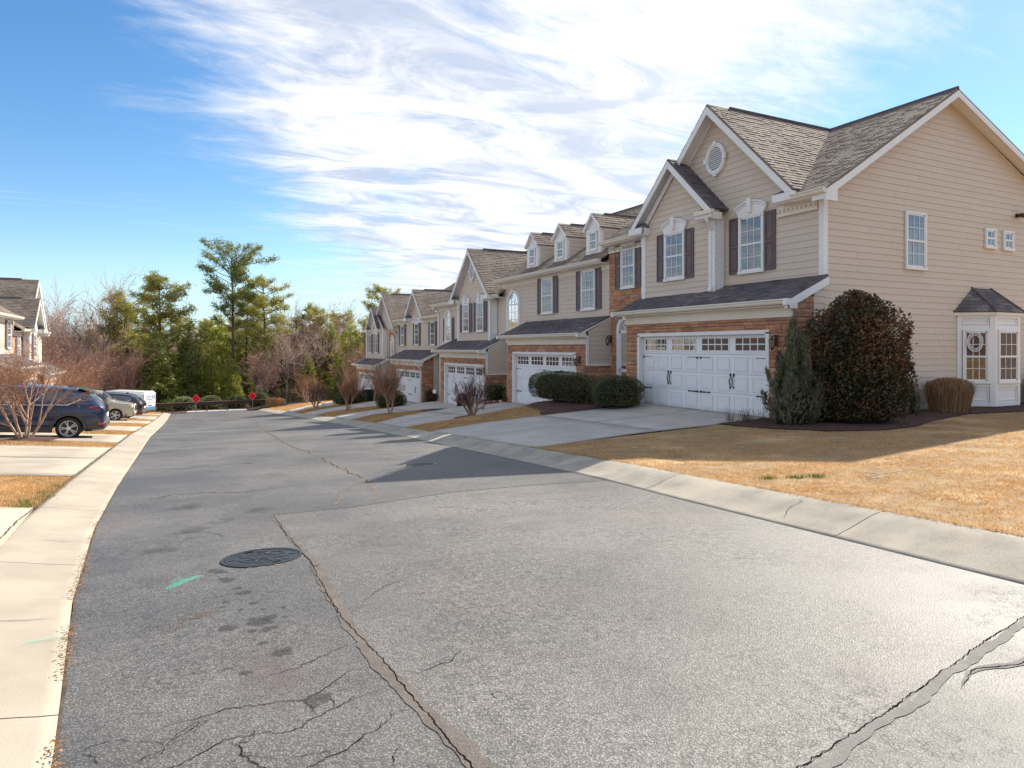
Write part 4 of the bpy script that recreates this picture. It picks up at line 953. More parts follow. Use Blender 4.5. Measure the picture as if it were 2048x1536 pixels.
def townhouse(u):
    W = u['W']; e0 = u.get('eave', 5.62); lod = u.get('lod', 1); J = lod > 1
    root = empty('townhouse', (u['M'], u['y0'], u['floor']), u.get('rz', R(-90)))
    tag(root, u['label'], 'townhouse', 'attached townhouses along the street')
    sd = u['seed']; SJ = StoneJob(root, sd); ga, gb = u['garage']; da, db = u['door']; GY = -1.10; ez = e0 + .0; sl = .619
    rt, re = 3.58, 2.93      # shed roof: top at the wall, edge
    FZ = 2.52                # underside of the fascia over the garage
    st = u.get('stone'); bp = u.get('bump')
    ridge_y, ridge_z = 4.93, ez + sl * 5.33
    D = 11.5
    # solid core (foundation and inner body), only ever seen in gaps
    core = MB(); core.box(-W + .02, -.12, .12, D - .1, -.6, ez - .12); core.build('core', WALLBACK, root)
    fnd = MB(); fnd.box(-W, 0, -.02, D, -.9, .10); fnd.box(-gb, -ga, GY - .01, .1, -.9, .02); fnd.build('foundation', CONC, root)
    # front wall of the main body
    P = [(-W, .10), (0, .10), (0, ez - .02), (-W, ez - .02)]
    wf = wall_panel(root, 'front_wall', FRONT(0), P)
    if lod == 1 or True:
        # siding left and right of the stone strip and bump
        zlo = rt - .05
        spans = []
        cuts = sorted([(0, W)])
        xs = []
        if st: xs.append(st)
        segs = [(0, W)]
        for c0, c1 in xs: segs = [q for a, b in segs for q in ((a, min(b, c0)), (max(a, c1), b)) if q[1] - q[0] > .02]
        for i, (a, b) in enumerate(segs):
            lo_a = a; P = [(-b, zlo if b <= gb + .3 else (zlo if a < ga else .1)), (-a, zlo if a < gb else .1), (-a, ez - .02), (-b, ez - .02)]
            if b > gb + .3 and a < gb:   # part over the shed roof, part down to the ground
                planks(wf, FRONT(0), [(-b, .12), (-(gb + .12), .12), (-(gb + .12), zlo - .06), (-b, zlo - .06)], sd + i * 3, J)
                P = [(-b, zlo - .06), (-a, zlo - .06), (-a, ez - .02), (-b, ez - .02)]
            if bp and a < bp[0] and b > bp[1]:
                planks(wf, FRONT(0), [(-bp[0], zlo - .06), (-a, zlo - .06), (-a, ez - .02), (-bp[0], ez - .02)], sd + i * 3 + 1, J)
                planks(wf, FRONT(0), [(-b, zlo - .06), (-bp[1], zlo - .06), (-bp[1], ez - .02), (-b, ez - .02)], sd + i * 3 + 2, J)
            else: planks(wf, FRONT(0), P, sd + i * 3 + 1, J)
    if st:
        a, b = st; h = u.get('entry_h', 2.9); ec = u.get('entry')
        if ec is not None:
            e0_, e1_ = ec - .55, ec + .55
            SJ.region(wf, FRONT(0), [(-b, -e1_, 0, h - .1), (-e0_, -a, 0, h - .1), (-b, -a, h - .1, ez - .25)], 1)
        else: SJ.region(wf, FRONT(0), [(-b, -a, 0 if b > gb else rt - .1, ez - .25)], 1)
    # bump-out bay above the garage
    if bp:
        a, b = bp; bt = u['gables'][-1]
        mb = MB(); mb.box(-b + .01, -a - .01, -.34, .0, rt - .4, ez + .1); bw = mb.build('bay_wall', WALLBACK, root)
        c, hf, zt, df = bt['c'], bt['half'], bt['z'], bt['front']
        y = -.35; zw = zt - .28; sl_g = (zt - (ez + .14)) / hf
        zedge_a = zw - sl_g * abs(c - a); zedge_b = zw - sl_g * abs(b - c)
        P = [(-b, rt - .33), (-a, rt - .33), (-a, max(ez, zedge_a)), (-c, zw), (-b, max(ez, zedge_b))]
        wall_panel(root, 'bay_front', FRONT(y), P, th=.05)
        planks(bw, FRONT(y), P, sd + 50, J)
        mb = MB(); planks(bw, SIDE(-a), [(-.35, rt - .33), (0, rt - .05), (0, ez), (-.35, ez)], sd + 51, True)
        t = MB()
        for xx, sgn in ((-a, -1), (-b, 1)):
            t.cbox(min(xx, xx + sgn * .19), max(xx, xx + sgn * .19), y - .045, y + .0, rt - .33, ez - .14, .006); t.cbox(min(xx, xx + sgn * .21) - .005, max(xx, xx + sgn * .21) + .005, y - .06, y, ez - .42, ez - .14, .006)
            t.cbox(min(xx, xx + sgn * .21) - .005, max(xx, xx + sgn * .21) + .005, y - .055, y, rt + .0, rt + .16, .006)
            t.cbox(xx - sgn * .03 if sgn > 0 else xx, xx if sgn > 0 else xx + .03, y, -.08, rt - .2, ez - .14, .004)
            t.build('corner_board', TRIM, root); t = MB()
    # gables on the front roof
    for gi, g in enumerate(u['gables']):
        c, hf, zt, df = g['c'], g['half'], g['z'], g['front']; zb = g.get('zb', ez + .16); s_ = (zt - zb) / hf; L_ = math.hypot(hf, zt - zb)
        wy = g.get('wall', 0.); n_ = 7
        # front triangle wall for gables flush with the main wall
        if wy == 0.:
            q = .26; P = [(-(c - hf) , ez - .02), (-c, ez - .02 + s_ * hf - .0), (-(c + hf), ez - .02)]
            zz = zt - q; hw = (zz - (ez - .02)) / s_; P = [(-c + hw, ez - .02), (-c, zz), (-c - hw, ez - .02)]
            gw = wall_panel(root, 'gable_wall', FRONT(0), P); planks(gw, FRONT(0), P, sd + 60 + gi, J, z_off=.06)
        for sg in (1, -1):      # +1: viewer's right slope
            yv = (zb - (ez)) / sl - .4; yr = min(ridge_y, (zt - ez) / sl - .4)
            y_end_top = g.get('back_r', yr) if sg > 0 else g.get('back_l', yr); y_end_bot = g.get('back_rb', yv) if sg > 0 else yv
            P = [(df, 0), (y_end_bot, 0), (y_end_top, L_), (df, L_)]
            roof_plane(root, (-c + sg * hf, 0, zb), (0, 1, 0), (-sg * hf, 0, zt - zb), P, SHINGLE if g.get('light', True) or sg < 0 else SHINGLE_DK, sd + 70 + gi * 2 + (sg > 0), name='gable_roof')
            # rake board, soffit, frieze
            t = MB(); ux, uz = -sg * hf / L_, (zt - zb) / L_; nx, nz_ = sg * uz, hf / L_
            def pt(l, n): return (-c + sg * hf + ux * l + nx * n * 1.0, zb + uz * l + nz_ * n)
            def band(l0, l1, n0, n1, y0, y1, l0b=None, l1b=None):
                pp = [pt(l0, n0), pt(l1, n0), pt(l1b if l1b is not None else l1, n1), pt(l0b if l0b is not None else l0, n1)]
                t.prism(pp if sg < 0 else pp[::-1], y0, y1)
            k = (hf) / (zt - zb)   # cot
            lt = L_
            cutm = lambda n: lt + n * (nx / -ux if sg > 0 else nx / -ux) * 1.0
            # mitre at the apex: x must reach -c
            def lmit(n): return (hf + sg * nx * n) / (hf / L_)
            band(-.02, lmit(-.05), -.05, -.21, df - .03, df + .0, -.02, lmit(-.21))
            band(-.02, lmit(-.055), -.055, -.075, df, wy, -.02, lmit(-.075))
            band(.25, lmit(-.075), -.075, -.19, wy - .045, wy - .019, .25, lmit(-.19))
            t.build('rake_board', TRIM, root)
        # cornice returns: boxed white eave end with its little roof
        for sg in (1, -1):
            if (sg > 0 and g.get('noret_r')) or (sg < 0 and g.get('noret_l')): continue
            x_e = -c + sg * hf; rl = .62; t = MB(); xa, xb = (x_e - rl, x_e + .02) if sg > 0 else (x_e - .02, x_e + rl)
            t.box(xa, xb, df + .02, wy + .05, zb - .30, zb - .10); t.cbox(xa - .02, xb + .02, df - .06, df + .06, zb - .27, zb - .06, .01)
            t.cbox(xa - .02 if sg > 0 else xb - .02, xa + .02 if sg > 0 else xb + .02, df, wy, zb - .27, zb - .06, .006)
            t.build('cornice_return', TRIM, root)
            m2 = MB(); tip = x_e - sg * rl
            m2.add([(x_e, df - .04, zb - .055), (tip, df - .04, zb - .055), (tip + sg * .1, wy - .03, zb + .16), (x_e - sg * .12, wy - .03, zb + .16), (tip - sg * .03, wy - .03, zb - .055)], [(0, 1, 2, 3) if sg < 0 else (3, 2, 1, 0), (1, 4, 2) if sg < 0 else (2, 4, 1)], .3)
            m2.build('return_roof', SHINGLE_DK, root)
        if g.get('vent'): round_vent(root, -c, wy - .018, g['vent'][0], g['vent'][1], g['vent'][2])
    # main roof
    x0r, x1r = -W - (.0 if not u.get('end_left') else .35), (.40 if u.get('end_right') else .0)
    Lf = math.hypot(5.33, ridge_z - ez)
    pieces = [[(x0r, 0), (x1r, 0), (x1r, Lf), (x0r, Lf)]]
    if u['gables']:
        lo = min(g['c'] - g['half'] for g in u['gables']); hi = max(g['c'] + g['half'] for g in u['gables']); g0 = u['gables'][0]; kz = Lf / (ridge_z - ez)
        zb0 = g0.get('zb', ez + .16); vs0 = (zb0 - ez) * kz; vt0 = min(Lf, (g0['z'] - ez) * kz)
        pieces = [[(-lo, 0), (x1r, 0), (x1r, Lf), (-lo, Lf)], [(x0r, 0), (-hi, 0), (-hi, Lf), (x0r, Lf)]]
        for e_ in (g0['c'] - g0['half'], g0['c'] + g0['half']): pieces.append([(-g0['c'], vt0 - .03), (-e_, vs0 - .03), (-e_, Lf), (-g0['c'], Lf)])
        if hi > g0['c'] + g0['half'] + .05:
            g1 = u['gables'][-1]; pieces.append([(-hi, (g1.get('zb', ez + .16) - ez) * kz - .03), (-(g0['c'] + g0['half']), (g1.get('zb', ez + .16) - ez) * kz - .03 + .1), (-(g0['c'] + g0['half']), Lf), (-hi, Lf)])
    for pi_, P in enumerate(pieces):
        if area(P) > .05: roof_plane(root, (0, -.40, ez), (1, 0, 0), (0, 5.33, ridge_z - ez), P, SHINGLE, sd + 80 + pi_)
    sb = .42; yb = D + .3; zb_ = ridge_z - sb * (yb - ridge_y); mb = MB(); roof_b = [(x0r, ridge_y, ridge_z), (x1r, ridge_y, ridge_z), (x1r, yb, zb_), (x0r, yb, zb_)]
    mb.add(roof_b + [(x, y, z - .05) for x, y, z in roof_b], [(0, 1, 2, 3), (7, 6, 5, 4), (0, 4, 5, 1), (1, 5, 6, 2), (2, 6, 7, 3), (3, 7, 4, 0)]); mb.build('back_roof', SHINGLE, root)
    rc = MB(); rc.tube([(x0r, ridge_y, ridge_z + .01), (x1r, ridge_y, ridge_z + .01)], .055, 6, .2); 
    for g in u['gables']:
        yr = min(ridge_y, (g['z'] - ez) / sl - .4); rc.tube([(-g['c'], g['front'] + .9, g['z'] + .012), (-g['c'], yr, g['z'] + .012)], .06, 6, .2)
    rc.build('ridge_vent', SHINGLE_DK, root)
    # side walls
    def side_poly(x, left=False):
        return [(0, .10), (D, .10), (D, zb_ - .07), (ridge_y, ridge_z - .07), (0, ez + .4 * sl - .07)]
    sw = wall_panel(root, 'left_wall', SIDEL(-W), side_poly(-W))
    sw = wall_panel(root, 'right_wall', SIDE(0), side_poly(0))
    if u.get('end_right'):
        planks(sw, SIDE(0), side_poly(0), sd + 90, J)
        t = MB(); xx = .40
        for (p0, p1) in (((-.40, ez), (ridge_y, ridge_z)), ((yb, zb_), (ridge_y, ridge_z))):
            dy, dz = p1[0] - p0[0], p1[1] - p0[1]; l = math.hypot(dy, dz); ny, nz_ = -dz / l, dy / l
            if nz_ < 0: ny, nz_ = -ny, -nz_
            f = lambda q, n: (q[0] + ny * n, q[1] + nz_ * n)
            for (n0, n1, xa, xb) in ((-.05, -.21, xx - .02, xx + .01), (-.055, -.075, .0, xx - .02)):
                a_, b_, c_, d_ = f(p0, n0), f(p1, n0), f(p1, n1), f(p0, n1)
                b_ = (p1[0], p1[1] + n0 * l / abs(dy)); c_ = (p1[0], p1[1] + n1 * l / abs(dy))
                t.prismx([a_, b_, c_, d_], xa, xb)
        t.prismx([(-.42, ez - .30), (-.42, ez - .05), (-.02, ez + .19), (-.02, ez - .30)], xx - .03, xx + .012)
        t.box(.0, xx - .03, -.42, -.38, ez - .26, ez - .06)
        t.build('rake_board', TRIM, root)
        t = MB(); t.cbox(-.12, .022, -.024, .0, rt + .0, ez - .1, .004); t.build('corner_board', TRIM, root); t = MB(); t.cbox(.0, .024, -.02, .13, rt + .02, ez + .05, .004); t.build('corner_board', TRIM, root)
    else:
        planks(sw, SIDE(0), [(-.0, rt), (2.5, rt), (2.5, ez + 1.5), (0, ez + .15)], sd + 90, True)
    if u.get('end_left'): planks(root.children[0] if False else sw, SIDEL(-W), side_poly(-W), sd + 95, True)
    # main eave: soffit, frieze, gutter
    t = MB(); segs = [(0, W)]; holes = [(g['c'] - g['half'], g['c'] + g['half']) for g in u['gables']]
    for c0, c1 in holes: segs = [q for a, b in segs for q in ((a, min(b, c0)), (max(a, c1), b)) if q[1] - q[0] > .05]
    for a, b in segs:
        xa, xb = -b - (.3 if (u.get('end_left') and b >= W - .01) else .0), -a + (.38 if (a < .01 and u.get('end_right')) else 0)
        t.box(xa, xb, -.40, .0, ez - .16, ez - .13); t.box(xa, xb, -.415, -.395, ez - .16, ez - .01)
    t.build('soffit', TRIM, root)
    for a, b in segs:
        t = MB(); gutter_mb(t, -b - (.3 if (u.get('end_left') and b >= W - .01) else .0), -a + (.40 if (a < .01 and u.get('end_right')) else 0), -.416, ez + .0); t.build('gutter', CREAM, root)
    for a, b in u.get('dentils', []):
        t = MB(); t.box(-b, -a, -.06, -.019, ez - .36, ez - .13); t.cbox(-b - .02, -a + .02, -.085, -.02, ez - .40, ez - .345, .005); x = -b + .03
        while x < -a - .05: t.cbox(x, x + .055, -.11, -.055, ez - .30, ez - .22, .008); x += .135
        t.build('dentil_moulding', CREAM, root)
    for a, b in u.get('friezes', []):
        t = MB(); t.cbox(-b, -a, -.035, -.019, ez - .36, ez - .13, .004); t.build('frieze_board', CREAM, root)
    # garage block
    gd = u.get('gdepth', 1.1); GY = -gd
    mb = MB(); op = 2.14
    mb.box(-gb, -db, GY, GY + .2, 0, re - .1); mb.box(-da, -ga, GY, GY + .2, 0, re - .1); mb.box(-db, -da, GY, GY + .2, op, re - .1); gw = mb.build('garage_wall', MORTAR, root)
    SJ.region(gw, FRONT(GY), [(-gb, -db - .08, 0, op + .06), (-da + .08, -ga, 0, op + .06), (-gb, -ga, op + .06, FZ)], 0)
    mb = MB(); mb.box(-ga - .2, -ga, GY + .2, .0, 0, re - .12); mb.prismx([(GY + .0, re - .12), (0, re - .12), (0, rt - .09), (GY, re + .04)], -ga - .2, -ga)
    gs = mb.build('garage_side_wall', MORTAR, root)
    mb = MB(); mb.box(-gb, -gb + .2, GY + .2, .0, 0, re - .12); mb.prismx([(GY, re - .12), (0, re - .12), (0, rt - .09), (GY, re + .04)], -gb, -gb + .2); mb.build('garage_side_wall', MORTAR, root)
    fs = SIDE(-ga)
    if u.get('end_right'):
        sx = GY + .72
        SJ.region(gs, fs, [(GY + .0, sx, 0, re - .06)], 0); planks(gs, fs, [(sx + .02, .12), (0, .12), (0, rt - .09), (sx + .02, re + .24)], sd + 33, J)
        SJ.region(gs, fs, [(GY + .25, sx, re - .06, re + .10)], 0)
    else:
        SJ.region(gs, fs, [(GY + .0, 0, 0, 1.74)], 0)
        planks(gs, fs, [(GY + .10, 1.80), (0, 1.80), (0, rt - .09), (GY + .10, re + .06)], sd + 33, J)
        t = MB(); t.cbox(-ga - .005, -ga + .06, GY, -.0, 1.74, 1.80, .005); t.build('side_trim', TRIM, root); t = MB(); t.cbox(-ga - .005, -ga + .045, GY - .01, GY + .10, 1.80, re - .1, .005); t.build('corner_board', TRIM, root)
    # door opening trim, door
    t = MB(); t.cbox(-db - .085, -db + .03, GY - .05, GY + .12, 0, op + .03, .006); t.cbox(-da - .03, -da + .085, GY - .05, GY + .12, 0, op + .03, .006); t.cbox(-db - .085, -da + .085, GY - .05, GY + .12, op - .02, op + .085, .006); t.build('door_frame', TRIM, root)
    garage_door(root, -db + .03, -da - .03, GY + .13, .01, op - .03)
    # fascia, soffit, gutter of the shed roof
    t = MB(); t.cbox(-gb - .02, -ga + .02, GY - .045, GY + .02, FZ, re - .06, .006); t.box(-gb - .1, -ga + .12, GY - .30, GY, re - .16, re - .13)
    t.build('fascia', CREAM, root)
    t = MB(); gutter_mb(t, -gb - .22, -ga + .10, GY - .30, re + .005); t.build('gutter', CREAM, root)
    sh0, sh1 = u.get('shed', (ga - .14, gb + .28)); run = gd + .30; Ls = math.hypot(run, rt - re)
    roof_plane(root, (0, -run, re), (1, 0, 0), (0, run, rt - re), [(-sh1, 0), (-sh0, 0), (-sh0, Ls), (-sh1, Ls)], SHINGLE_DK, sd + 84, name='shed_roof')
    t = MB()
    for xe, s_ in ((-sh0, 1), (-sh1, -1)):
        xa, xb = (xe - .02, xe + .025) if s_ > 0 else (xe - .025, xe + .02)
        t.prismx([(-run + .02, re - .22), (-run + .02, re - .02), (-.0, rt - .055), (-.0, rt - .24)], xa, xb)
        t.prismx([(-run + .02, re - .22), (GY, re - .22), (GY, re + (rt - re) * .30 / run - .055), (-run + .02, re - .03)], min(xa, -ga if s_ > 0 else xa) + .003, max(xb, xa) - .005)
    t.build('rake_board', TRIM, root)
    t = MB(); t.cbox(-ga + .09, -sh0 + .022, -run - .13, -run + .06, re - .15, re + .008, .006); t.build('gutter_end', TRIM, root)
    t = MB(); t.cbox(-sh1 - .022, -gb - .2, -run - .13, -run + .06, re - .15, re + .008, .006); t.build('gutter_end', TRIM, root)
    # windows, shutters
    for w in u['windows']:
        c, z, ww, hh, yy = w['c'], w['z'], w['w'], w['h'], w.get('y', 0.)
        window(root, -c, yy, z, ww, hh, blind=w.get('blind', True))
        if w.get('shut', True): shutter(root, -c - ww / 2 - .20, yy, z - .0, hh); shutter(root, -c + ww / 2 + .20, yy, z - .0, hh)
        if w.get('head'): header(root, -c, yy, z + hh, ww)
    for w in u.get('arches', []):
        arch_window(root, -w['c'], 0 if w.get('y') is None else w['y'], w['z'], w['w'], w['h'])
        if w.get('shut'):
            for s_ in (-1, 1): shutter(root, -w['c'] + s_ * (w['w'] / 2 + .17), -.0, w['z'], w['h'] - w['w'] * .5, .30)
    if u.get('entry') is not None:
        arch_window(root, -u['entry'], 0, .02, 1.1, u.get('entry_h', 2.9), door=True)
        if u.get('entry_lamp') is not None: lantern(root, -u['entry_lamp'], -.05, 2.1)
    if u.get('garage_lamp') is not None: lantern(root, -u['garage_lamp'], GY - .06, 1.95)
    # dormers
    for c in u.get('dormers', []):
        y0 = .25; zr = ez + sl * (y0 + .4); w2 = .49; ze = ez + 1.38; zt = ez + 1.98; ye = (ze - ez) / sl - .4; yt = (zt - ez) / sl - .4
        mb = MB(); mb.box(-c - w2, -c + w2, y0, y0 + .1, zr - .1, ze); mb.prism([(-c - w2, ze), (-c + w2, ze), (-c, zt - .08)], y0, y0 + .1); dw = mb.build('dormer_front', TRIM, root)
        t = MB(); t.cbox(-c - w2 - .01, -c - w2 + .15, y0 - .03, y0, zr - .04, ze, .006); t.cbox(-c + w2 - .15, -c + w2 + .01, y0 - .03, y0 + .13, zr - .02, ze, .006); t.cbox(-c - w2, -c + w2, y0 - .035, y0, zr - .03, zr + .12, .006); t.cbox(-c - w2, -c + w2, y0 - .04, y0, ze - .14, ze, .006)
        t.build('dormer_trim', TRIM, dw)
        for s_ in (1, -1):
            fr = SIDE(-c + w2) if s_ > 0 else SIDEL(-c - w2)
            Pp = [(y0 + .1, ez + sl * (y0 + .5) - .02), (ye, ze), (y0 + .1, ze)]
            ds = wall_panel(root, 'dormer_side', fr, Pp, th=.05)
            if s_ > 0:
                # boards follow the roof slope line
                planks(ds, fr, Pp, sd + 40, J); t = MB(); t.cbox(-c + w2, -c + w2 + .02, y0 + .1, ye - .05, ze - .13, ze, .003); t.build('dormer_frieze', TRIM, root)
            hf = w2 + .10; zb2 = ze - .02; L2 = math.hypot(hf, zt - zb2)
            roof_plane(root, (-c + s_ * hf, 0, zb2), (0, 1, 0), (-s_ * hf, 0, zt - zb2), [(y0 - .12, 0), (ye, 0), (yt, L2), (y0 - .12, L2)], SHINGLE, sd + 41 + int(c), name='dormer_roof')
            t = MB(); p = [(-c + s_ * (hf + .01), zb2 - .0), (-c, zt - .0), (-c, zt - .11), (-c + s_ * (hf - .03), zb2 - .09)]; t.prism(p if s_ < 0 else p[::-1], y0 - .14, y0 - .10); p = [(-c + s_ * (hf - .02), zb2 - .055), (-c, zt - .065), (-c, zt - .085), (-c + s_ * (hf - .02), zb2 - .075)]; t.prism(p if s_ < 0 else p[::-1], y0 - .10, y0); t.build('dormer_rake', TRIM, root)
        rc = MB(); rc.tube([(-c, y0 + .5, zt + .008), (-c, yt, zt + .008)], .05, 6, .2); rc.build('dormer_ridge_vent', SHINGLE_DK, root)
        window(root, -c, y0 + .01, zr + .11, .56, ze - zr - .22, blind=False)
    SJ.finish(300 if lod == 1 else 0)
    return root
def downspout(root, pts, name='downspout'):
    mb = MB(); mb.bar(pts, .085, .06); return mb.build(name, TRIM, root)
# ---------------------------------------------------------------- the townhouses
def W_(c, z, w, h, **k): return dict(c=c, z=z, w=w, h=h, **k)
U1 = dict(M=14.35, y0=11.31, floor=0, W=9.09, seed=11, end_right=True, lod=1, label='nearest beige end townhouse with a bay window on its side wall',
    garage=(0, 6.57), door=(.75, 5.88), stone=(6.75, 9.09), entry=8.0, entry_h=2.92, entry_lamp=8.95, bump=(3.31, 6.71), garage_lamp=.42,
    gables=[dict(c=3.63, half=3.07, z=8.91, front=-.4, vent=(0.0, 7.35, 0.0), zb=5.79, noret_l=True), dict(c=5.05, half=1.9, z=7.63, front=-.67, wall=-.35, zb=5.77, back_r=.0, back_rb=.0, light=False)],
    windows=[W_(2.28, 3.87, .90, 1.6, head=True), W_(5.06, 3.9, .94, 1.5, y=-.35, head=True), W_(7.92, 3.88, .80, 1.58)],
    dentils=[(6.95, 9.05), (.15, 1.35)], friezes=[])
U1['gables'][0]['vent'] = (7.35, .40, .47)
U2 = dict(M=14.35, y0=20.4, floor=-.62, W=8.95, seed=23, lod=1, label='beige townhouse with three dormers in its roof, second from the near end',
    garage=(-.1, 6.2), door=(.6, 5.6), shed=(-.05, 6.5), gables=[], windows=[W_(4.54, 3.86, .98, 1.56), W_(1.37, 3.86, .98, 1.56)], arches=[W_(7.74, 2.7, 1.36, 2.42)],
    dormers=[1.42, 3.9, 6.37], friezes=[(0, 8.95)], stone=None, entry=None, garage_lamp=.25, eave=5.66)
U3 = dict(M=14.35, y0=29.05, floor=-1.26, W=9.05, seed=37, lod=2, label='beige townhouse with one tall gable and paired windows, left of the dormered one', end_left=True,
    garage=(-.1, 5.9), door=(.15, 5.2), shed=(-.05, 6.3), bump=(.95, 5.25), gables=[dict(c=3.15, half=2.5, z=8.22, front=-.67, wall=-.35, zb=5.72, vent=(7.05, .33, .52))],
    windows=[W_(4.0, 3.86, .86, 1.52, y=-.35, head=True), W_(2.15, 3.86, .86, 1.52, y=-.35, head=True)], arches=[W_(7.45, 3.4, 1.05, 1.9, shut=True)],
    dentils=[(5.6, 9.0)], stone=None, entry=None, garage_lamp=-.0)
U4 = dict(M=15.6, y0=40.3, floor=-1.95, W=10.0, seed=41, lod=2, label='beige townhouse with three shuttered windows in a row, second from the far end', end_right=True,
    garage=(1.3, 8.2), door=(1.75, 6.75), shed=(1.1, 8.5), gables=[dict(c=5.5, half=1.95, z=7.9, front=-.4, zb=5.95)], eave=5.85,
    windows=[W_(8.9, 3.9, .85, 1.6), W_(5.6, 3.9, .85, 1.6, head=True), W_(2.3, 3.9, .85, 1.6)], stone=None, entry=9.1, entry_h=2.9, friezes=[(0, 10)])
U5 = dict(M=15.6, y0=50.3, floor=-2.55, W=9.0, seed=53, lod=2, label='farthest beige townhouse with two nested gables and a strip of red stone beside the woods', end_left=True,
    garage=(2.6, 8.9), door=(3.0, 7.9), bump=(3.0, 8.4), stone=(0, 2.7), gables=[dict(c=3.3, half=3.0, z=8.75, front=-.4, zb=5.98, noret_l=True, noret_r=True), dict(c=5.7, half=1.85, z=7.8, front=-.67, wall=-.35, zb=5.95, back_r=.6, back_rb=.0, light=False)], eave=5.85,
    windows=[W_(5.0, 3.9, .8, 1.6, y=-.35, head=True), W_(7.0, 3.9, .8, 1.6, y=-.35)], arches=[W_(1.5, 3.2, 1.0, 2.1)], entry=None, garage_lamp=None)
H1 = townhouse(U1); H2 = townhouse(U2); H3 = townhouse(U3); H4 = townhouse(U4); H5 = townhouse(U5)
LA_ = dict(U1); LA_.update(M=-8.14, y0=56.0, floor=-2.75, rz=R(90), lod=2, seed=61, end_right=True, label='cream sunlit townhouse with nested gables across the road behind the bare tree')
LB_ = dict(U2); LB_.update(M=-8.14, y0=46.9, floor=-2.13, rz=R(90), lod=2, seed=67, label='cream sunlit townhouse cut off by the left frame edge, nearer than the gabled one', dormers=[], end_left=True)
HA = townhouse(LA_); HB = townhouse(LB_)
for h in (HA, HB): h['group'] = 'townhouses on the left side'

# downspouts (local frame: right = -y world)
ez = 5.62
downspout(H1, [(-.30, -.49, ez - .10), (-.30, -.49, ez - .22), (-.14, -.30, ez - .42), (-.10, -.10, ez - .58), (-.10, -.075, 4.6), (-.10, -.075, 3.72), (-.16, -.16, 3.58), (-.35, -.42, 3.46)])
downspout(H1, [(-.13, -1.50, 2.80), (-.13, -1.50, 2.66), (-.06, -1.36, 2.50), (.03, -1.22, 2.40), (.065, -1.02, 2.30), (.065, -1.0, 2.16), (.065, -1.0, .12)])
downspout(H1, [(-3.30, -.74, 5.58), (-3.30, -.70, 5.42), (-3.40, -.52, 5.28), (-3.47, -.42, 5.16), (-3.47, -.42, 3.55), (-3.40, -.52, 3.40)])
g = MB(); g.box(-3.75, -3.06, -.80, -.66, 5.60, 5.72); g.build('gutter', CREAM, H1)
downspout(H2, [(-.32, -.49, 5.54), (-.32, -.49, 5.42), (-.22, -.30, 5.22), (-.14, -.09, 5.08), (-.14, -.07, 4.9), (-.14, -.07, 3.72), (-.30, -.20, 3.56), (-.62, -.42, 3.44)])
downspout(H2, [(-.75, -1.50, 2.80), (-.75, -1.50, 2.66), (-.55, -1.30, 2.48), (-.36, -1.18, 2.40), (-.30, -1.155, 2.28), (-.30, -1.155, .1)])
downspout(H1, [(-8.98, -.50, 5.58), (-8.98, -.50, 5.45), (-9.05, -.52, 5.2), (-9.1, -.56, 4.95), (-9.24, -.6, 4.85)])
downspout(H3, [(-.55, -1.50, 2.80), (-.55, -1.50, 2.66), (-.3, -1.30, 2.48), (-.10, -1.18, 2.40), (-.05, -1.155, 2.28), (-.05, -1.155, .1)])
downspout(H3, [(-.9, -.08, 5.4), (-.9, -.07, 5.2), (-.9, -.07, 3.7)]); downspout(H3, [(-8.9, -.50, 5.58), (-8.98, -.40, 5.3), (-9.0, -.08, 5.1), (-9.0, -.07, 3.2)])
downspout(H4, [(-1.6, -1.50, 2.80), (-1.5, -1.35, 2.5), (-1.42, -1.16, 2.3), (-1.42, -1.155, .1)]); downspout(H4, [(-9.9, -.5, 5.7), (-9.92, -.1, 5.3), (-9.92, -.07, 3.2)])
downspout(H5, [(-.35, -.5, 5.7), (-.3, -.1, 5.3), (-.3, -.07, 3.0)])

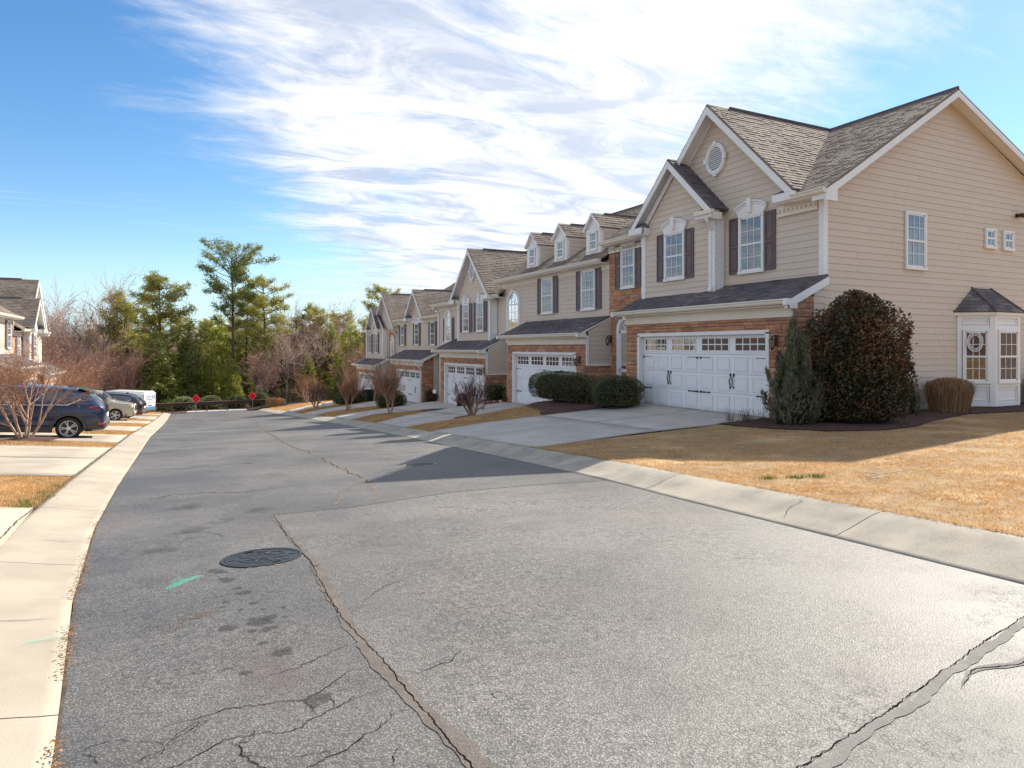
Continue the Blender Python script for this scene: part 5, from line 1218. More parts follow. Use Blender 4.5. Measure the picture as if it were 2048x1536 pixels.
# side wall of the nearest house
window(H1, .0, 3.60, 3.91, .89, 1.54, R(90), blind=False); window(H1, 0, 7.15, 4.72, .54, .57, R(90), blind=True, cols=2, rows=1); window(H1, 0, 8.09, 4.72, .54, .57, R(90), blind=True, cols=2, rows=1)
def bay_window(root):
    pts = [(0, 5.57), (.62, 6.22), (.62, 7.47), (0, 8.12)]; z0, z1 = .12, 2.70
    mb = MB(); n = 4; v = [(x, y, z0 + .04) for x, y in pts] + [(x, y, z1) for x, y in pts]; mb.add(v, [(0, 1, 5, 4), (1, 2, 6, 5), (2, 3, 7, 6), (4, 5, 6, 7)]); b = mb.build('bay_window', TRIM, root)
    f = MB(); q = [(x * .93, y) for x, y in pts]; f.add([(x, y, -.5) for x, y in q] + [(x, y, z0 + .05) for x, y in q], [(0, 1, 5, 4), (1, 2, 6, 5), (2, 3, 7, 6)]); f.build('bay_base', CONC, b)
    for i in range(3):
        (ax, ay), (bx, by) = pts[i], pts[i + 1]; L = math.hypot(bx - ax, by - ay); rz = math.atan2(by - ay, bx - ax); c = ((ax + bx) / 2, (ay + by) / 2, 0)
        t = MB(); h = L / 2
        for x0, x1 in ((-h - .01, -h + .11), (h - .11, h + .01)): t.cbox(x0, x1, -.045, .0, z0, z1, .006)
        for za, zb in ((z0, z0 + .12), (.66, .78), (2.28, 2.40), (z1 - .09, z1)): t.cbox(-h + .11, h - .11, -.038, .0, za, zb, .005)
        for za, zb in ((z0 + .16, .62), (2.43, z1 - .12)):
            ring_prism(t, [(-h + .13, za), (h - .13, za), (h - .13, zb), (-h + .13, zb)], [(-h + .16, za + .03), (h - .16, za + .03), (h - .16, zb - .03), (-h + .16, zb - .03)], -.026, 0, True)
        t.build('bay_panel', TRIM, b, loc=c, rz=rz)
        fr, pa, mu, ba, bl = window_meshes(L - .24, 1.5, 3, 2, False, True); o = link('window', fr, b, (c[0] + .0, c[1], .79), rz)
        for nm, me in (('pane', pa), ('muntin', mu), ('reveal', ba)): 
            w = link(nm, me, b, (c[0], c[1], .79), rz)
    t = MB(); e = [(0, 5.42), (.70, 6.16), (.70, 7.53), (0, 8.27)]
    for i in range(3):
        a, c = e[i], e[i + 1]; d = Vector((c[0] - a[0], c[1] - a[1], 0)).normalized(); n_ = Vector((d.y, -d.x, 0)) * .02
        t.add([(a[0] + n_.x, a[1] + n_.y, z1 - .01), (c[0] + n_.x, c[1] + n_.y, z1 - .01), (c[0] + n_.x, c[1] + n_.y, z1 + .09), (a[0] + n_.x, a[1] + n_.y, z1 + .09), (a[0] - n_.x * 8, a[1] - n_.y * 8, z1 - .01), (c[0] - n_.x * 8, c[1] - n_.y * 8, z1 - .01), (c[0] - n_.x * 8, c[1] - n_.y * 8, z1 + .09), (a[0] - n_.x * 8, a[1] - n_.y * 8, z1 + .09)], [(0, 1, 2, 3), (0, 4, 5, 1), (3, 2, 6, 7)])
    t.build('bay_fascia', CREAM, b)
    zb = z1 + .09; top = [(0, 6.28, 3.50), (0, 7.22, 3.50)]; e = [(.0, 5.36), (.74, 6.13), (.74, 7.56), (0, 8.33)]
    def facet(p0, p1, tops, sd):
        p0, p1 = Vector(p0), Vector(p1); U = (p1 - p0).normalized(); m_ = Vector(tops[0]) - p0; V = (m_ - U * m_.dot(U)).normalized()
        P = [(0, 0), ((p1 - p0).length, 0)] + [((Vector(q) - p0).dot(U), (Vector(q) - p0).dot(V)) for q in tops]
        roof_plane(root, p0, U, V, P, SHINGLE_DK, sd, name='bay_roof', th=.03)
    facet((*e[0], zb), (*e[1], zb), [top[0]], 301); facet((*e[1], zb), (*e[2], zb), [top[1], top[0]], 302); facet((*e[2], zb), (*e[3], zb), [top[1]], 303)
    rc = MB(); rc.tube([(.74, 6.13, zb + .02), (0.0, 6.28, 3.53)], .03, 5); rc.tube([(.74, 7.56, zb + .02), (0.0, 7.22, 3.53)], .03, 5); rc.build('hip_cap', SHINGLE_DK, root)
bay_window(H1)
# flood light on the side wall
def floodlight():
    e = empty('floodlight', (22.95, 11.27, 5.80)); tag(e, 'bronze twin floodlight high on the beige side wall', 'floodlight')
    a = MB(); a.cbox(-.07, .07, -.03, .02, -.06, .06, .01); a.tube([(0, -.02, 0), (-.08, -.10, -.02)], .02, 6); a.tube([(0, -.02, 0), (.10, -.10, -.02)], .02, 6); a.build('bracket', BRONZE, e)
    for s_ in (-1, 1): b = MB(); b.tube([(s_ * .06, -.06, .0), (s_ * .10, -.12, -.01), (s_ * .16, -.26, -.05)], [.035, .055, .075], 10); b.build('lamp_head', BRONZE, e)
floodlight()
def wreath():
    e = empty('wreath', (20.10, 10.93, 1.94), R(-42.7)); tag(e, 'white oval wire wreath hanging in the side bay window', 'wreath')
    for q, w in ((1, .012), (.84, .008), (.7, .008)):
        a = MB(); p = [(.19 * q * math.cos(6.28318 * i / 28), -.005, .27 * q * math.sin(6.28318 * i / 28)) for i in range(29)]; a.tube(p, w, 5, cap=False); a.build('ring', TRIM, e)
    a = MB(); r_ = random.Random(2)
    for _ in range(90): t = r_.uniform(0, 6.28); q = r_.uniform(.7, 1.05); p = Vector((.19 * q * math.cos(t), 0, .27 * q * math.sin(t))); a.tube([p, p + Vector((r_.uniform(-.03, .03), r_.uniform(-.02, .005), r_.uniform(-.03, .03)))], .004, 3)
    a.build('twigs', TRIM, e)
wreath()
# small white square outlet boxes, meter on the wall etc. stay out of sight here
# ---------------------------------------------------------------- manhole covers
IRON = mat('cast_iron', (.075, .082, .098), .38, (.11, .11, .115), nscale=9, metal=.75, fine=(120, .3), bump=.4, bscale=120)
IRONB = mat('dark_iron', (.028, .031, .038), .45, (.045, .045, .048), nscale=9, metal=.6)
IRONF = mat('worn_iron', (.42, .40, .37), .55, (.24, .23, .215), nscale=14, metal=.2)
def slope_align(o, x, y, z, rz=0.):
    dzx = (T(x + .3, y) - T(x - .3, y)) / .6; dzy = (T(x, y + .3) - T(x, y - .3)) / .6; n = Vector((-dzx, -dzy, 1)).normalized()
    o.rotation_mode = 'QUATERNION'; o.rotation_quaternion = Vector((0, 0, 1)).rotation_difference(n) @ Matrix.Rotation(rz, 3, 'Z').to_quaternion(); o.location = (x, y, z)
def manhole(x, y, r, label, rz):
    e = empty('manhole'); slope_align(e, x, y, T(x, y) + .001, rz); tag(e, label, 'manhole', 'manhole covers in the road'); e.scale = (1, 1, .4)
    circ = lambda q, n=48: [(q * math.cos(6.28318 * i / n), q * math.sin(6.28318 * i / n)) for i in range(n)]
    def flat_ring(mb, ro, ri, z0, z1, a0=0, a1=360, n=None):
        n = n or max(4, int((a1 - a0) / 7)); full = a1 - a0 >= 360; k = n if full else n + 1
        P = [R(a0 + (a1 - a0) * i / n) for i in range(k)]; v = []
        for a in P: c, s_ = math.cos(a), math.sin(a); v += [(ro * c, ro * s_, z0), (ro * c, ro * s_, z1), (ri * c, ri * s_, z1), (ri * c, ri * s_, z0)]
        f = []
        for i in range(n):
            j = (i + 1) % k
            for q in range(3): f.append((i * 4 + q, j * 4 + q, j * 4 + q + 1, i * 4 + q + 1))
        mb.add(v, f)
    a = MB(); flat_ring(a, r, r * .93, -.01, .024); a.build('frame', IRONF if y > 8 else IRON, e)
    c = MB(); flat_ring(c, r * .905, 0.001, -.01, .014); cov = c.build('cover', IRONB, e)
    d = MB()
    flat_ring(d, r * .90, r * .87, .013, .024); flat_ring(d, r * .27, r * .24, .013, .022); flat_ring(d, r * .12, r * .04, .013, .022)
    for k in range(8): flat_ring(d, r * .62, r * .585, .013, .023, k * 45 + 6, k * 45 + 39); flat_ring(d, r * .40, r * .37, .013, .022, k * 45 + 24, k * 45 + 58)
    for k in range(16):
        an = R(k * 22.5); r0, r1 = (.66, .83) if k % 2 else (.30, .56); w = .012
        p = Vector((math.cos(an), math.sin(an), 0)); q = Vector((-p.y, p.x, 0)); a0, a1 = p * r * r0, p * r * r1
        d.add([a0 + q * w, a1 + q * w, a1 - q * w, a0 - q * w] + [v + Vector((0, 0, .023)) for v in (a0 + q * w, a1 + q * w, a1 - q * w, a0 - q * w)], [(4, 7, 6, 5), (0, 1, 5, 4), (1, 2, 6, 5), (2, 3, 7, 6), (3, 0, 4, 7)])
    r_ = random.Random(4)
    for k in range(11):   # worn cast lettering, not legible
        an = R(60 + k * 7); p = Vector((math.cos(an), math.sin(an), 0)) * r * .48; d.box(p.x - .008, p.x + .008, p.y - .010, p.y + .010, .013, .020)
    d.build('rib', IRON, cov)
    for s_ in (-1, 1): h = MB(); h.box(-.035, .035, s_ * r * .76 - .018, s_ * r * .76 + .018, .0125, .0155); h.build('pick_slot', CRACKM, cov)
manhole(.655, 5.86, .315, 'dark iron manhole cover in the nearer part of the road beside the long crack', R(20))
manhole(4.02, 11.68, .30, 'dark iron manhole cover lying half in the roof shadow on the road', R(70))
rim = decal_mat('rim_dirt', (.33, .27, .16), .8, 20, (.4, .6))
blob_decal('stain', .655, 5.56, .16, .05, 0, rim, road, .017, 201)

# ---------------------------------------------------------------- cars
TYRE = simple('tyre', (.022, .020, .019), .85); ALLOY = simple('alloy', (.80, .78, .76), .38, .45); ALLOY_D = simple('alloy_recess', (.03, .03, .03), .5)
CLAD = simple('plastic_cladding', (.06, .05, .047), .6); CHROME = simple('chrome', (.75, .75, .75), .12, 1.); REDL = simple('tail_lamp', (.62, .012, .02), .15, coat=1.); CLEARL = simple('head_lamp', (.7, .7, .68), .1, coat=1.)
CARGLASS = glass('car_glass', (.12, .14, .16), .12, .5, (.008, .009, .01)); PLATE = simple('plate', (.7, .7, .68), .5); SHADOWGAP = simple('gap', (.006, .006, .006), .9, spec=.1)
def lathe_y(mb, prof, n, y_sign=1):
    # profile of (radius, y); axis is y
    v = []; f = []; k = len(prof)
    for i in range(n):
        a = 6.28318 * i / n
        for r_, y in prof: v.append((r_ * math.cos(a), y * y_sign, r_ * math.sin(a)))
    for i in range(n):
        for j in range(k - 1): a, b = i * k + j, ((i + 1) % n) * k + j; f.append((a, b, b + 1, a + 1) if y_sign < 0 else (a, a + 1, b + 1, b))
    mb.add(v, f)
def wheel(parent, x, y, r, spokes, side, double=True):
    w = .215; t = MB(); s_ = side
    lathe_y(t, [(r * .66, w * .42), (r * .72, w * .5), (r * .90, w * .52), (r * .985, w * .40), (r, w * .2), (r, -w * .3), (r * .95, -w * .45), (r * .66, -w * .5)], 36, s_)
    o = t.build('wheel', TYRE, parent, smooth=True, loc=(x, y, r))
    m = MB(); lathe_y(m, [(r * .665, w * .44), (r * .69, w * .50), (r * .70, w * .47), (r * .62, w * .30), (r * .60, -w * .2)], 36, s_); m.build('rim', ALLOY, o, smooth=True)
    d = MB(); lathe_y(d, [(r * .61, w * .06), (.01, w * .06)], 24, s_); d.build('brake', ALLOY_D, o)
    sp = MB()
    for k in range(spokes):
        for off in ((-.17, .17) if double else (0,)):
            a0 = 6.28318 * k / spokes; a1 = a0 + off; p0 = Vector((math.cos(a0) * r * .10, s_ * w * .36, math.sin(a0) * r * .10)); p1 = Vector((math.cos(a1) * r * .665, s_ * w * .43, math.sin(a1) * r * .665))
            q = Vector((-math.sin(a0), 0, math.cos(a0))); wd0, wd1 = (.018, .020) if double else (.035, .055); dn = Vector((0, -s_ * .03, 0))
            v = [p0 + q * wd0, p1 + q * wd1, p1 - q * wd1, p0 - q * wd0]; v += [p + dn for p in v]; sp.add(v, [(0, 1, 2, 3), (0, 4, 5, 1), (2, 6, 7, 3), (3, 2, 1, 0)])
    lathe_y(sp, [(r * .17, w * .30), (r * .155, w * .40), (.01, w * .41)], 16, s_); sp.build('spokes', ALLOY, o); return o
def car(name, label, loc, rz, paint, st, glassrule, wb, wr, L, hw, spokes, clad=True, double=True, arch_col=None):
    """st: stations (x, z_sill, z_shoulder, z_roof, hw_sill, hw_shoulder, hw_roof) from rear (x=0) to nose"""
    e = empty(name, loc, rz); tag(e, label, 'car', 'cars parked on the left driveways')
    v = []; f = []; mi = []; K = 9
    for (x, zs, zb, zr, a, b, c) in st:
        zr = max(zr, zb + .02); zm = zs + (zb - zs) * .5
        half = [(a * .75, zs - .06), (a, zs + .02), (b * 1.0, zs + (zb - zs) * .38), (b * 1.005, zs + (zb - zs) * .72), (b * .965, zb), (b * .955 + (c - b) * .12, zb + (zr - zb) * .12), (c * 1.02, zb + (zr - zb) * .86), (c * .86, zr - (zr - zb) * .02), (0, zr + .015)]
        for y, z in half: v.append((x, y, z))
        for y, z in half[:-1][::-1]: v.append((x, -y, z))
    W = 2 * K - 1
    for i in range(len(st) - 1):
        for j in range(W - 1):
            f.append((i * W + j, i * W + j + 1, (i + 1) * W + j + 1, (i + 1) * W + j)); mi.append(1 if glassrule(i, j) else 0)
    f.append(tuple(range(W))[::-1]); mi.append(0); f.append(tuple((len(st) - 1) * W + j for j in range(W))); mi.append(0)
    me = bpy.data.meshes.new('tmp'); me.from_pydata(v, [], f); me.polygons.foreach_set('material_index', mi); me.materials.append(paint); me.materials.append(CARGLASS); me.update()
    bm = bmesh.new(); bm.from_mesh(me); bmesh.ops.recalc_face_normals(bm, faces=bm.faces); bm.to_mesh(me); bm.free()
    o = link('tmp', me); sm = o.modifiers.new('s', 'SUBSURF'); sm.levels = 2; sm.render_levels = 2
    dg = bpy.context.evaluated_depsgraph_get(); ev = o.evaluated_get(dg); m2 = bpy.data.meshes.new_from_object(ev)
    co = [tuple(q.co) for q in m2.vertices]
    cut = lambda p: abs(p.center.y) > hw - .34 and any((p.center.x - wx) ** 2 + (p.center.z - wr) ** 2 < (wr * 1.13 + .03) ** 2 for wx in wb)
    for idx, nm, mt in ((0, 'body', paint), (1, 'window', CARGLASS)):
        fs = [tuple(p.vertices) for p in m2.polygons if p.material_index == idx and not cut(p)]; used = sorted({q for fc in fs for q in fc}); mp_ = {q: i for i, q in enumerate(used)}
        me3 = bpy.data.meshes.new(nm); me3.from_pydata([co[q] for q in used], [], [tuple(mp_[q] for q in fc) for fc in fs]); me3.materials.append(mt); me3.polygons.foreach_set('use_smooth', [True] * len(fs)); me3.update(); link(nm, me3, e)
    bpy.data.objects.remove(o); bpy.data.meshes.remove(me); bpy.data.meshes.remove(m2)
    for wx in wb:
        for s_ in (-1, 1):
            wheel(e, wx, s_ * (hw - .12), wr, spokes, s_, double)
            a = MB(); n = 20; rr = wr * 1.13
            pts = [(wx + rr * math.cos(math.pi * i / n), wr + rr * math.sin(math.pi * i / n)) for i in range(n + 1)]; out = [(wx + (rr + .085) * math.cos(math.pi * i / n), wr + (rr + .075) * math.sin(math.pi * i / n)) for i in range(n + 1)]
            y0, y1 = (s_ * (hw - .03), s_ * (hw + .012)); ring_prism(a, out, pts, min(y0, y1), max(y0, y1)); a.build('wheel_arch', arch_col or CLAD, e)
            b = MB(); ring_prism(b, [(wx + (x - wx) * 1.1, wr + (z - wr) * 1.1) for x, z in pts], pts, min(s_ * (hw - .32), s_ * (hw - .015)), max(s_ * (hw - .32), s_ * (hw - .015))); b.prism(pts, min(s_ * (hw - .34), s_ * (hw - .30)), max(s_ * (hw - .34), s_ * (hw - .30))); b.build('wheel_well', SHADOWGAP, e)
    zs = st[len(st) // 2][1]
    for s_ in (-1, 1):
        c = MB(); c.cbox(wb[0] + wr * 1.2, wb[1] - wr * 1.2, min(s_ * (hw - .12), s_ * (hw + .006)), max(s_ * (hw - .12), s_ * (hw + .006)), zs - .06, zs + .13, .02)
        if clad: c.build('sill', CLAD, e)
        else: c.build('sill', paint, e)
    return e
def metallic(name, col, flake=.35):
    m = simple(name, col, .32, flake, coat=1.); m.node_tree.nodes['Principled BSDF'].inputs['Coat Roughness'].default_value = .04; return m
BLUE = metallic('dark_blue_paint', (.009, .024, .075)); BEIGE = metallic('champagne_paint', (.42, .40, .33)); NAVY = metallic('navy_paint', (.012, .014, .028)); WHITEP = simple('white_paint', (.78, .79, .79), .3, coat=.6)
SUV = [(.0, .42, .78, .86, .60, .70, .52), (.04, .36, .98, 1.04, .72, .80, .60), (.16, .33, 1.10, 1.20, .80, .88, .62), (.42, .31, 1.12, 1.42, .84, .915, .62), (.70, .30, 1.11, 1.585, .86, .92, .63), (.98, .28, 1.10, 1.625, .87, .92, .64), (1.25, .28, 1.09, 1.645, .87, .92, .645),
       (1.95, .28, 1.06, 1.665, .87, .92, .65), (2.08, .28, 1.06, 1.665, .87, .92, .65), (2.85, .28, 1.04, 1.635, .87, .92, .64), (3.05, .28, 1.04, 1.58, .87, .92, .64), (3.45, .29, 1.03, 1.36, .86, .91, .66), (3.75, .30, 1.01, 1.08, .85, .90, .70), (4.2, .32, .93, .96, .80, .86, .66), (4.45, .36, .80, .84, .66, .74, .50), (4.55, .42, .62, .68, .5, .58, .40)]
def suv_glass(i, j):
    jj = j if j < 8 else 15 - j
    if jj in (5,) and i in (4, 5, 6, 8, 10) : return True
    if jj in (5,) and i in (9,): return True
    if jj in (6, 7) and i in (2, 3): return True       # rear screen
    if jj in (6, 7) and i in (10, 11): return True     # windscreen
    return False
def parked(name, label, x, y, yaw, **k):
    z = (T(x - .5, y) + T(x - 3.2, y)) / 2
    return z
def extras_rear(e, hw, blue=True):
    for s_ in (-1, 1):
        a = MB(); pts = [(.10, .60), (.035, .74), (.06, .86)]; 
        v = [(.16, s_ * .60, .985), (.075, s_ * .70, .965), (.115, s_ * (hw - .085), .975), (.40, s_ * (hw - .012), 1.005), (.50, s_ * (hw - .005), 1.03), (.40, s_ * (hw - .014), 1.075), (.19, s_ * (hw - .075), 1.085), (.15, s_ * .70, 1.08), (.20, s_ * .60, 1.075)]
        c = Vector((.2, s_ * .78, 1.03)); v2 = [tuple(Vector(p) + (Vector(p) - c).normalized() * .0 + Vector((-.012, s_ * .014, 0))) for p in v]
        a.add(v2 + [tuple(Vector(p) + Vector((.08, -s_ * .08, 0))) for p in v], [tuple(range(9)) if s_ < 0 else tuple(range(8, -1, -1))] + [(i, (i + 1) % 9, 9 + (i + 1) % 9, 9 + i) for i in range(9)]); a.build('tail_light', REDL, e)
        b = MB(); b.cbox(.02, .20, min(s_ * .62, s_ * .865), max(s_ * .62, s_ * .865), .50, .555, .012); b.build('reflector', REDL, e)
        b = MB(); b.cbox(-.01, .10, min(s_ * .40, s_ * .60), max(s_ * .40, s_ * .60), .40, .46, .01); b.build('exhaust', CHROME, e)
    b = MB(); b.cbox(-.03, .22, -.80, .80, .34, .60, .05); b.cbox(.16, .62, -.875, .875, .33, .62, .04); b.build('bumper', CLAD, e)
    b = MB(); b.cbox(-.01, .03, -.26, .26, .70, .83, .01); b.build('number_plate', PLATE, e)
    b = MB(); b.add([(.46, -.60, 1.53), (.46, .60, 1.53), (.85, .62, 1.635), (.85, -.62, 1.635), (.50, -.58, 1.49), (.50, .58, 1.49)], [(0, 3, 2, 1), (0, 1, 5, 4)]); b.build('spoiler', e.get('paint') and BLUE or BLUE, e) if blue else None
    b = MB(); b.prism([(1.05, 1.64), (1.22, 1.65), (1.10, 1.71), (1.02, 1.715)], -.012, .012); b.build('aerial', CLAD, e)
def wtrim(e, hw):
    for s_ in (-1, 1):
        a = MB(); p = [(3.25, s_ * .895, 1.055), (2.0, s_ * .905, 1.075), (1.05, s_ * .905, 1.105), (.72, s_ * .865, 1.30)]
        a.tube(p, [.008, .01, .014, .012], 5); a.build('chrome_strip', CHROME, e); b = MB(); b.tube([(2.02, s_ * .90, 1.07), (2.04, s_ * .70, 1.60)], .03, 4); b.build('door_pillar', CLAD, e)
        b = MB(); b.cbox(2.95, 3.12, min(s_ * .92, s_ * 1.06), max(s_ * .92, s_ * 1.06), 1.04, 1.17, .03); b.build('mirror', e.get('x') or BLUE, e)
        for hx in (1.35, 2.25): b = MB(); b.cbox(hx, hx + .2, min(s_ * .90, s_ * .945), max(s_ * .90, s_ * .945), .93, .965, .01); b.build('door_handle', CLAD, e)
def seat(x0, y, L, wbr, wbf):
    # height and pitch of a car whose tail is at x0 and nose points to -x
    zr, zf = T(x0 - wbr, y) + .03, T(x0 - wbf, y) + .03; p = math.atan2(zf - zr, wbf - wbr); return zr - math.tan(p) * wbr, p
z, p = seat(-2.02, 26.25, 4.55, .98, 3.68)
c1 = car('parked_car', 'dark blue parked crossover with tail lights towards the road, behind the bare tree', (-2.02, 26.25, z), math.pi, BLUE, SUV, suv_glass, (.98, 3.68), .36, 4.55, .92, 5)
c1.rotation_euler = (0, -p, math.pi); extras_rear(c1, .92); wtrim(c1, .92)
# champagne SUV facing the road
BX = [(.0, .45, 1.00, 1.10, .66, .74, .60), (.06, .38, 1.10, 1.50, .78, .86, .62), (.22, .36, 1.12, 1.72, .84, .90, .64), (.6, .34, 1.12, 1.76, .85, .91, .66), (1.3, .33, 1.10, 1.78, .86, .91, .67), (1.42, .33, 1.10, 1.78, .86, .91, .67), (2.15, .33, 1.08, 1.77, .86, .91, .67), (2.27, .33, 1.08, 1.77, .86, .91, .67), (2.75, .33, 1.07, 1.70, .86, .91, .65), (2.95, .33, 1.07, 1.56, .86, .91, .64), (3.25, .34, 1.07, 1.20, .86, .905, .70), (3.5, .35, 1.06, 1.10, .85, .90, .72), (4.05, .36, 1.03, 1.06, .84, .89, .70), (4.33, .38, .96, 1.0, .80, .86, .66), (4.42, .44, .72, .78, .66, .72, .55)]
def bx_glass(i, j):
    jj = j if j < 8 else 15 - j
    return (jj == 5 and i in (2, 3, 5, 7, 8)) or (jj in (6, 7) and i in (8, 9))
z, p = seat(-6.35, 46.2, 4.42, .85, 3.5)
c2 = car('parked_car', 'champagne parked off-roader facing the road, between the blue car and the white van', (-6.45, 46.0, T(-3.1, 46.) + .04), 0, BEIGE, BX, bx_glass, (.80, 3.42), .355, 4.42, .91, 5, False, False, BEIGE)
c2.rotation_euler = (0, R(3.2), 0); c2.location.z += .19
for s_ in (-1, 1):
    a = MB(); a.cbox(4.12, 4.40, min(s_ * .55, s_ * .875), max(s_ * .55, s_ * .875), .78, .93, .04); a.build('headlight', CLEARL, c2); a = MB(); a.cbox(4.06, 4.2, min(s_ * .80, s_ * .885), max(s_ * .80, s_ * .885), .80, .91, .02); a.build('indicator', simple('amber', (.7, .25, .03), .2), c2)
    a = MB(); a.tube([(4.40, s_ * .62, .52), (4.455, s_ * .62, .52)], .06, 12); a.build('fog_light', CLEARL, c2); a = MB(); a.tube([(.5, s_ * .56, 1.80), (2.6, s_ * .56, 1.80)], .018, 5); a.build('roof_rail', CLAD, c2)
a = MB(); a.cbox(4.30, 4.47, -.84, .84, .36, .60, .05); a.build('bumper', BEIGE, c2); a = MB(); a.cbox(4.38, 4.44, -.5, .5, .70, .92, .02); a.build('grille', CLAD, c2)
# dark small crossover beyond it, tail to the road
zb_ = T(-1.9, 51.5)
c3 = car('parked_car', 'black parked hatchback with tail towards the road, beside the white van', (-1.75, 51.4, zb_ + .03), math.pi, NAVY, SUV, suv_glass, (.98, 3.68), .36, 4.55, .92, 5, True, False)
c3.rotation_euler = (0, -R(3.5), math.pi - R(8)); extras_rear(c3, .92, False); wtrim(c3, .92)
for o_ in (c1, c2, c3): pass
def van():
    x0, y0 = -1.75, 62.2; e = empty('van', (x0, y0, T(x0 - .6, y0) + .02), math.pi); e.rotation_euler = (0, -R(2), math.pi - R(30)); e.scale = (.9, .9, .9); tag(e, 'white parked van with blue lettering on its rear doors and a blue stripe low down', 'van')
    mb = MB(); prof = [(0, .42), (.0, 1.3), (.06, 2.02), (.20, 2.12), (3.4, 2.12), (3.7, 2.05), (4.45, 1.35), (5.2, 1.12), (5.35, .9), (5.35, .42)]
    b = bmesh.new(); vs = []
    for sy in (-.95, .95):
        vs.append([b.verts.new((x, sy * (1 - .10 * max(0, z - 1.2)), z)) for x, z in prof])
    n = len(prof)
    b.faces.new(vs[0]); b.faces.new(vs[1][::-1])
    for i in range(n): b.faces.new((vs[0][i], vs[1][i], vs[1][(i + 1) % n], vs[0][(i + 1) % n]))
    bmesh.ops.recalc_face_normals(b, faces=b.faces); bmesh.ops.bevel(b, geom=list(b.edges), offset=.05, segments=3, affect='EDGES')
    me = bpy.data.meshes.new('body'); b.to_mesh(me); b.free(); me.materials.append(WHITEP); me.polygons.foreach_set('use_smooth', [True] * len(me.polygons)); me.update(); link('body', me, e)
    BL = simple('van_blue', (.05, .22, .45), .35); DK = simple('van_dark', (.04, .045, .05), .3)
    for s_ in (-1, 1):
        a = MB(); a.box(.02, .04, min(s_ * .015, s_ * .86), max(s_ * .015, s_ * .86), .62, 1.98); d = a.build('rear_door', WHITEP, e, loc=(-.035, 0, 0))
        a = MB(); a.cbox(-.03, .03, min(s_ * .86, s_ * .93), max(s_ * .86, s_ * .93), 1.05, 1.45, .01); a.build('tail_light', REDL, e)
        a = MB(); a.cbox(.3, 5.0, min(s_ * .953, s_ * .962), max(s_ * .953, s_ * .962), .50, .72, .004); a.build('side_stripe', BL, e)
        a = MB(); a.prism([(3.5, 1.25), (4.45, 1.25), (4.35, 1.36), (3.75, 1.88), (3.5, 1.92)], min(s_ * .93, s_ * .958), max(s_ * .93, s_ * .958)); a.build('window', CARGLASS, e)
    a = MB(); a.box(-.022, -.016, -.86, .86, .50, .74); a.build('stripe', BL, e)
    a = MB(); a.cbox(-.10, .06, -.93, .93, .36, .48, .02); a.build('bumper', CLAD, e)
    a = MB(); r_ = random.Random(8)
    y = -.78
    while y < .55:
        w = r_.choice([.10, .12, .14]); a.box(-.023, -.016, y, y + .03, 1.50, 1.74); a.box(-.023, -.016, y, y + w, 1.70, 1.74) if r_.random() < .7 else None; a.box(-.023, -.016, y, y + w, 1.50, 1.535) if r_.random() < .5 else None; a.box(-.023, -.016, y + w - .03, y + w, 1.50, 1.74) if r_.random() < .6 else None; y += w + .05
    y = -.78
    while y < .55: w = r_.uniform(.04, .09); a.box(-.023, -.016, y, y + w, 1.36, 1.43); y += w + .03
    a.build('lettering', BL, e)
    a = MB(); a.box(-.023, -.016, -.5, .3, 1.14, 1.18); a.box(-.023, -.016, -.2, .2, 1.02, 1.05); a.box(-.03, -.016, -.32, .28, .80, .90); a.build('print', DK, e)
    for wx in (.95, 4.4):
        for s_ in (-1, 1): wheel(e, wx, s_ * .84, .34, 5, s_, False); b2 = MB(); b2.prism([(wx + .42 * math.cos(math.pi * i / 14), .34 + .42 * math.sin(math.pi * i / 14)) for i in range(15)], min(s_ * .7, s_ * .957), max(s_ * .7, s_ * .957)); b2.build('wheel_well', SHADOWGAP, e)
van()

# ---------------------------------------------------------------- end of the road
RUSTM = mat('guard_rail_brown', (.085, .05, .035), .7, (.05, .032, .026), nscale=3, fine=(40, .2)); WOODP = mat('post_wood', (.12, .08, .055), .85, (.07, .05, .04), nscale=5)
def gz(x, y): return T(x, y)
def rail():
    e = empty('guard_rail', (0, 79.2, 0)); tag(e, 'long brown guard rail across the end of the road in front of the hedges', 'guard rail'); a = (-3.0, 77.2); b = (11.4, 81.2)
    pts = [poly_at([a, b], i / 30) for i in range(31)]; mb = MB(); zz = [gz(x, y) for x, y in pts]; za, zb = gz(*a), gz(*b)
    P = [(x, y - 79.2, za + (zb - za) * i / 30) for i, (x, y) in enumerate(pts)]; d = Vector((b[0] - a[0], b[1] - a[1], 0)).normalized(); n = Vector((d.y, -d.x, 0))
    prof = [(.0, .45), (.05, .50), (.05, .56), (.0, .60), (.0, .66), (.05, .70), (.05, .77), (.0, .82)]; v = []; f = []
    for q in P:
        for o_, z in prof: v.append((q[0] + n.x * o_, q[1] + n.y * o_, q[2] + z))
    k = len(prof)
    for i in range(30):
        for j in range(k - 1): f.append((i * k + j, (i + 1) * k + j, (i + 1) * k + j + 1, i * k + j + 1))
    mb.add(v, f); mb.build('beam', RUSTM, e)
    for i in range(8): q = P[1 + i * 4]; m2 = MB(); m2.cbox(q[0] - .08 - n.x * .12, q[0] + .08 - n.x * .12, q[1] - .08 - n.y * .12, q[1] + .08 - n.y * .12, q[2] - .2, q[2] + .8, .01); m2.build('post', WOODP, e)
rail()
SIGNR = simple('sign_red', (.72, .008, .03), .6, spec=.15)
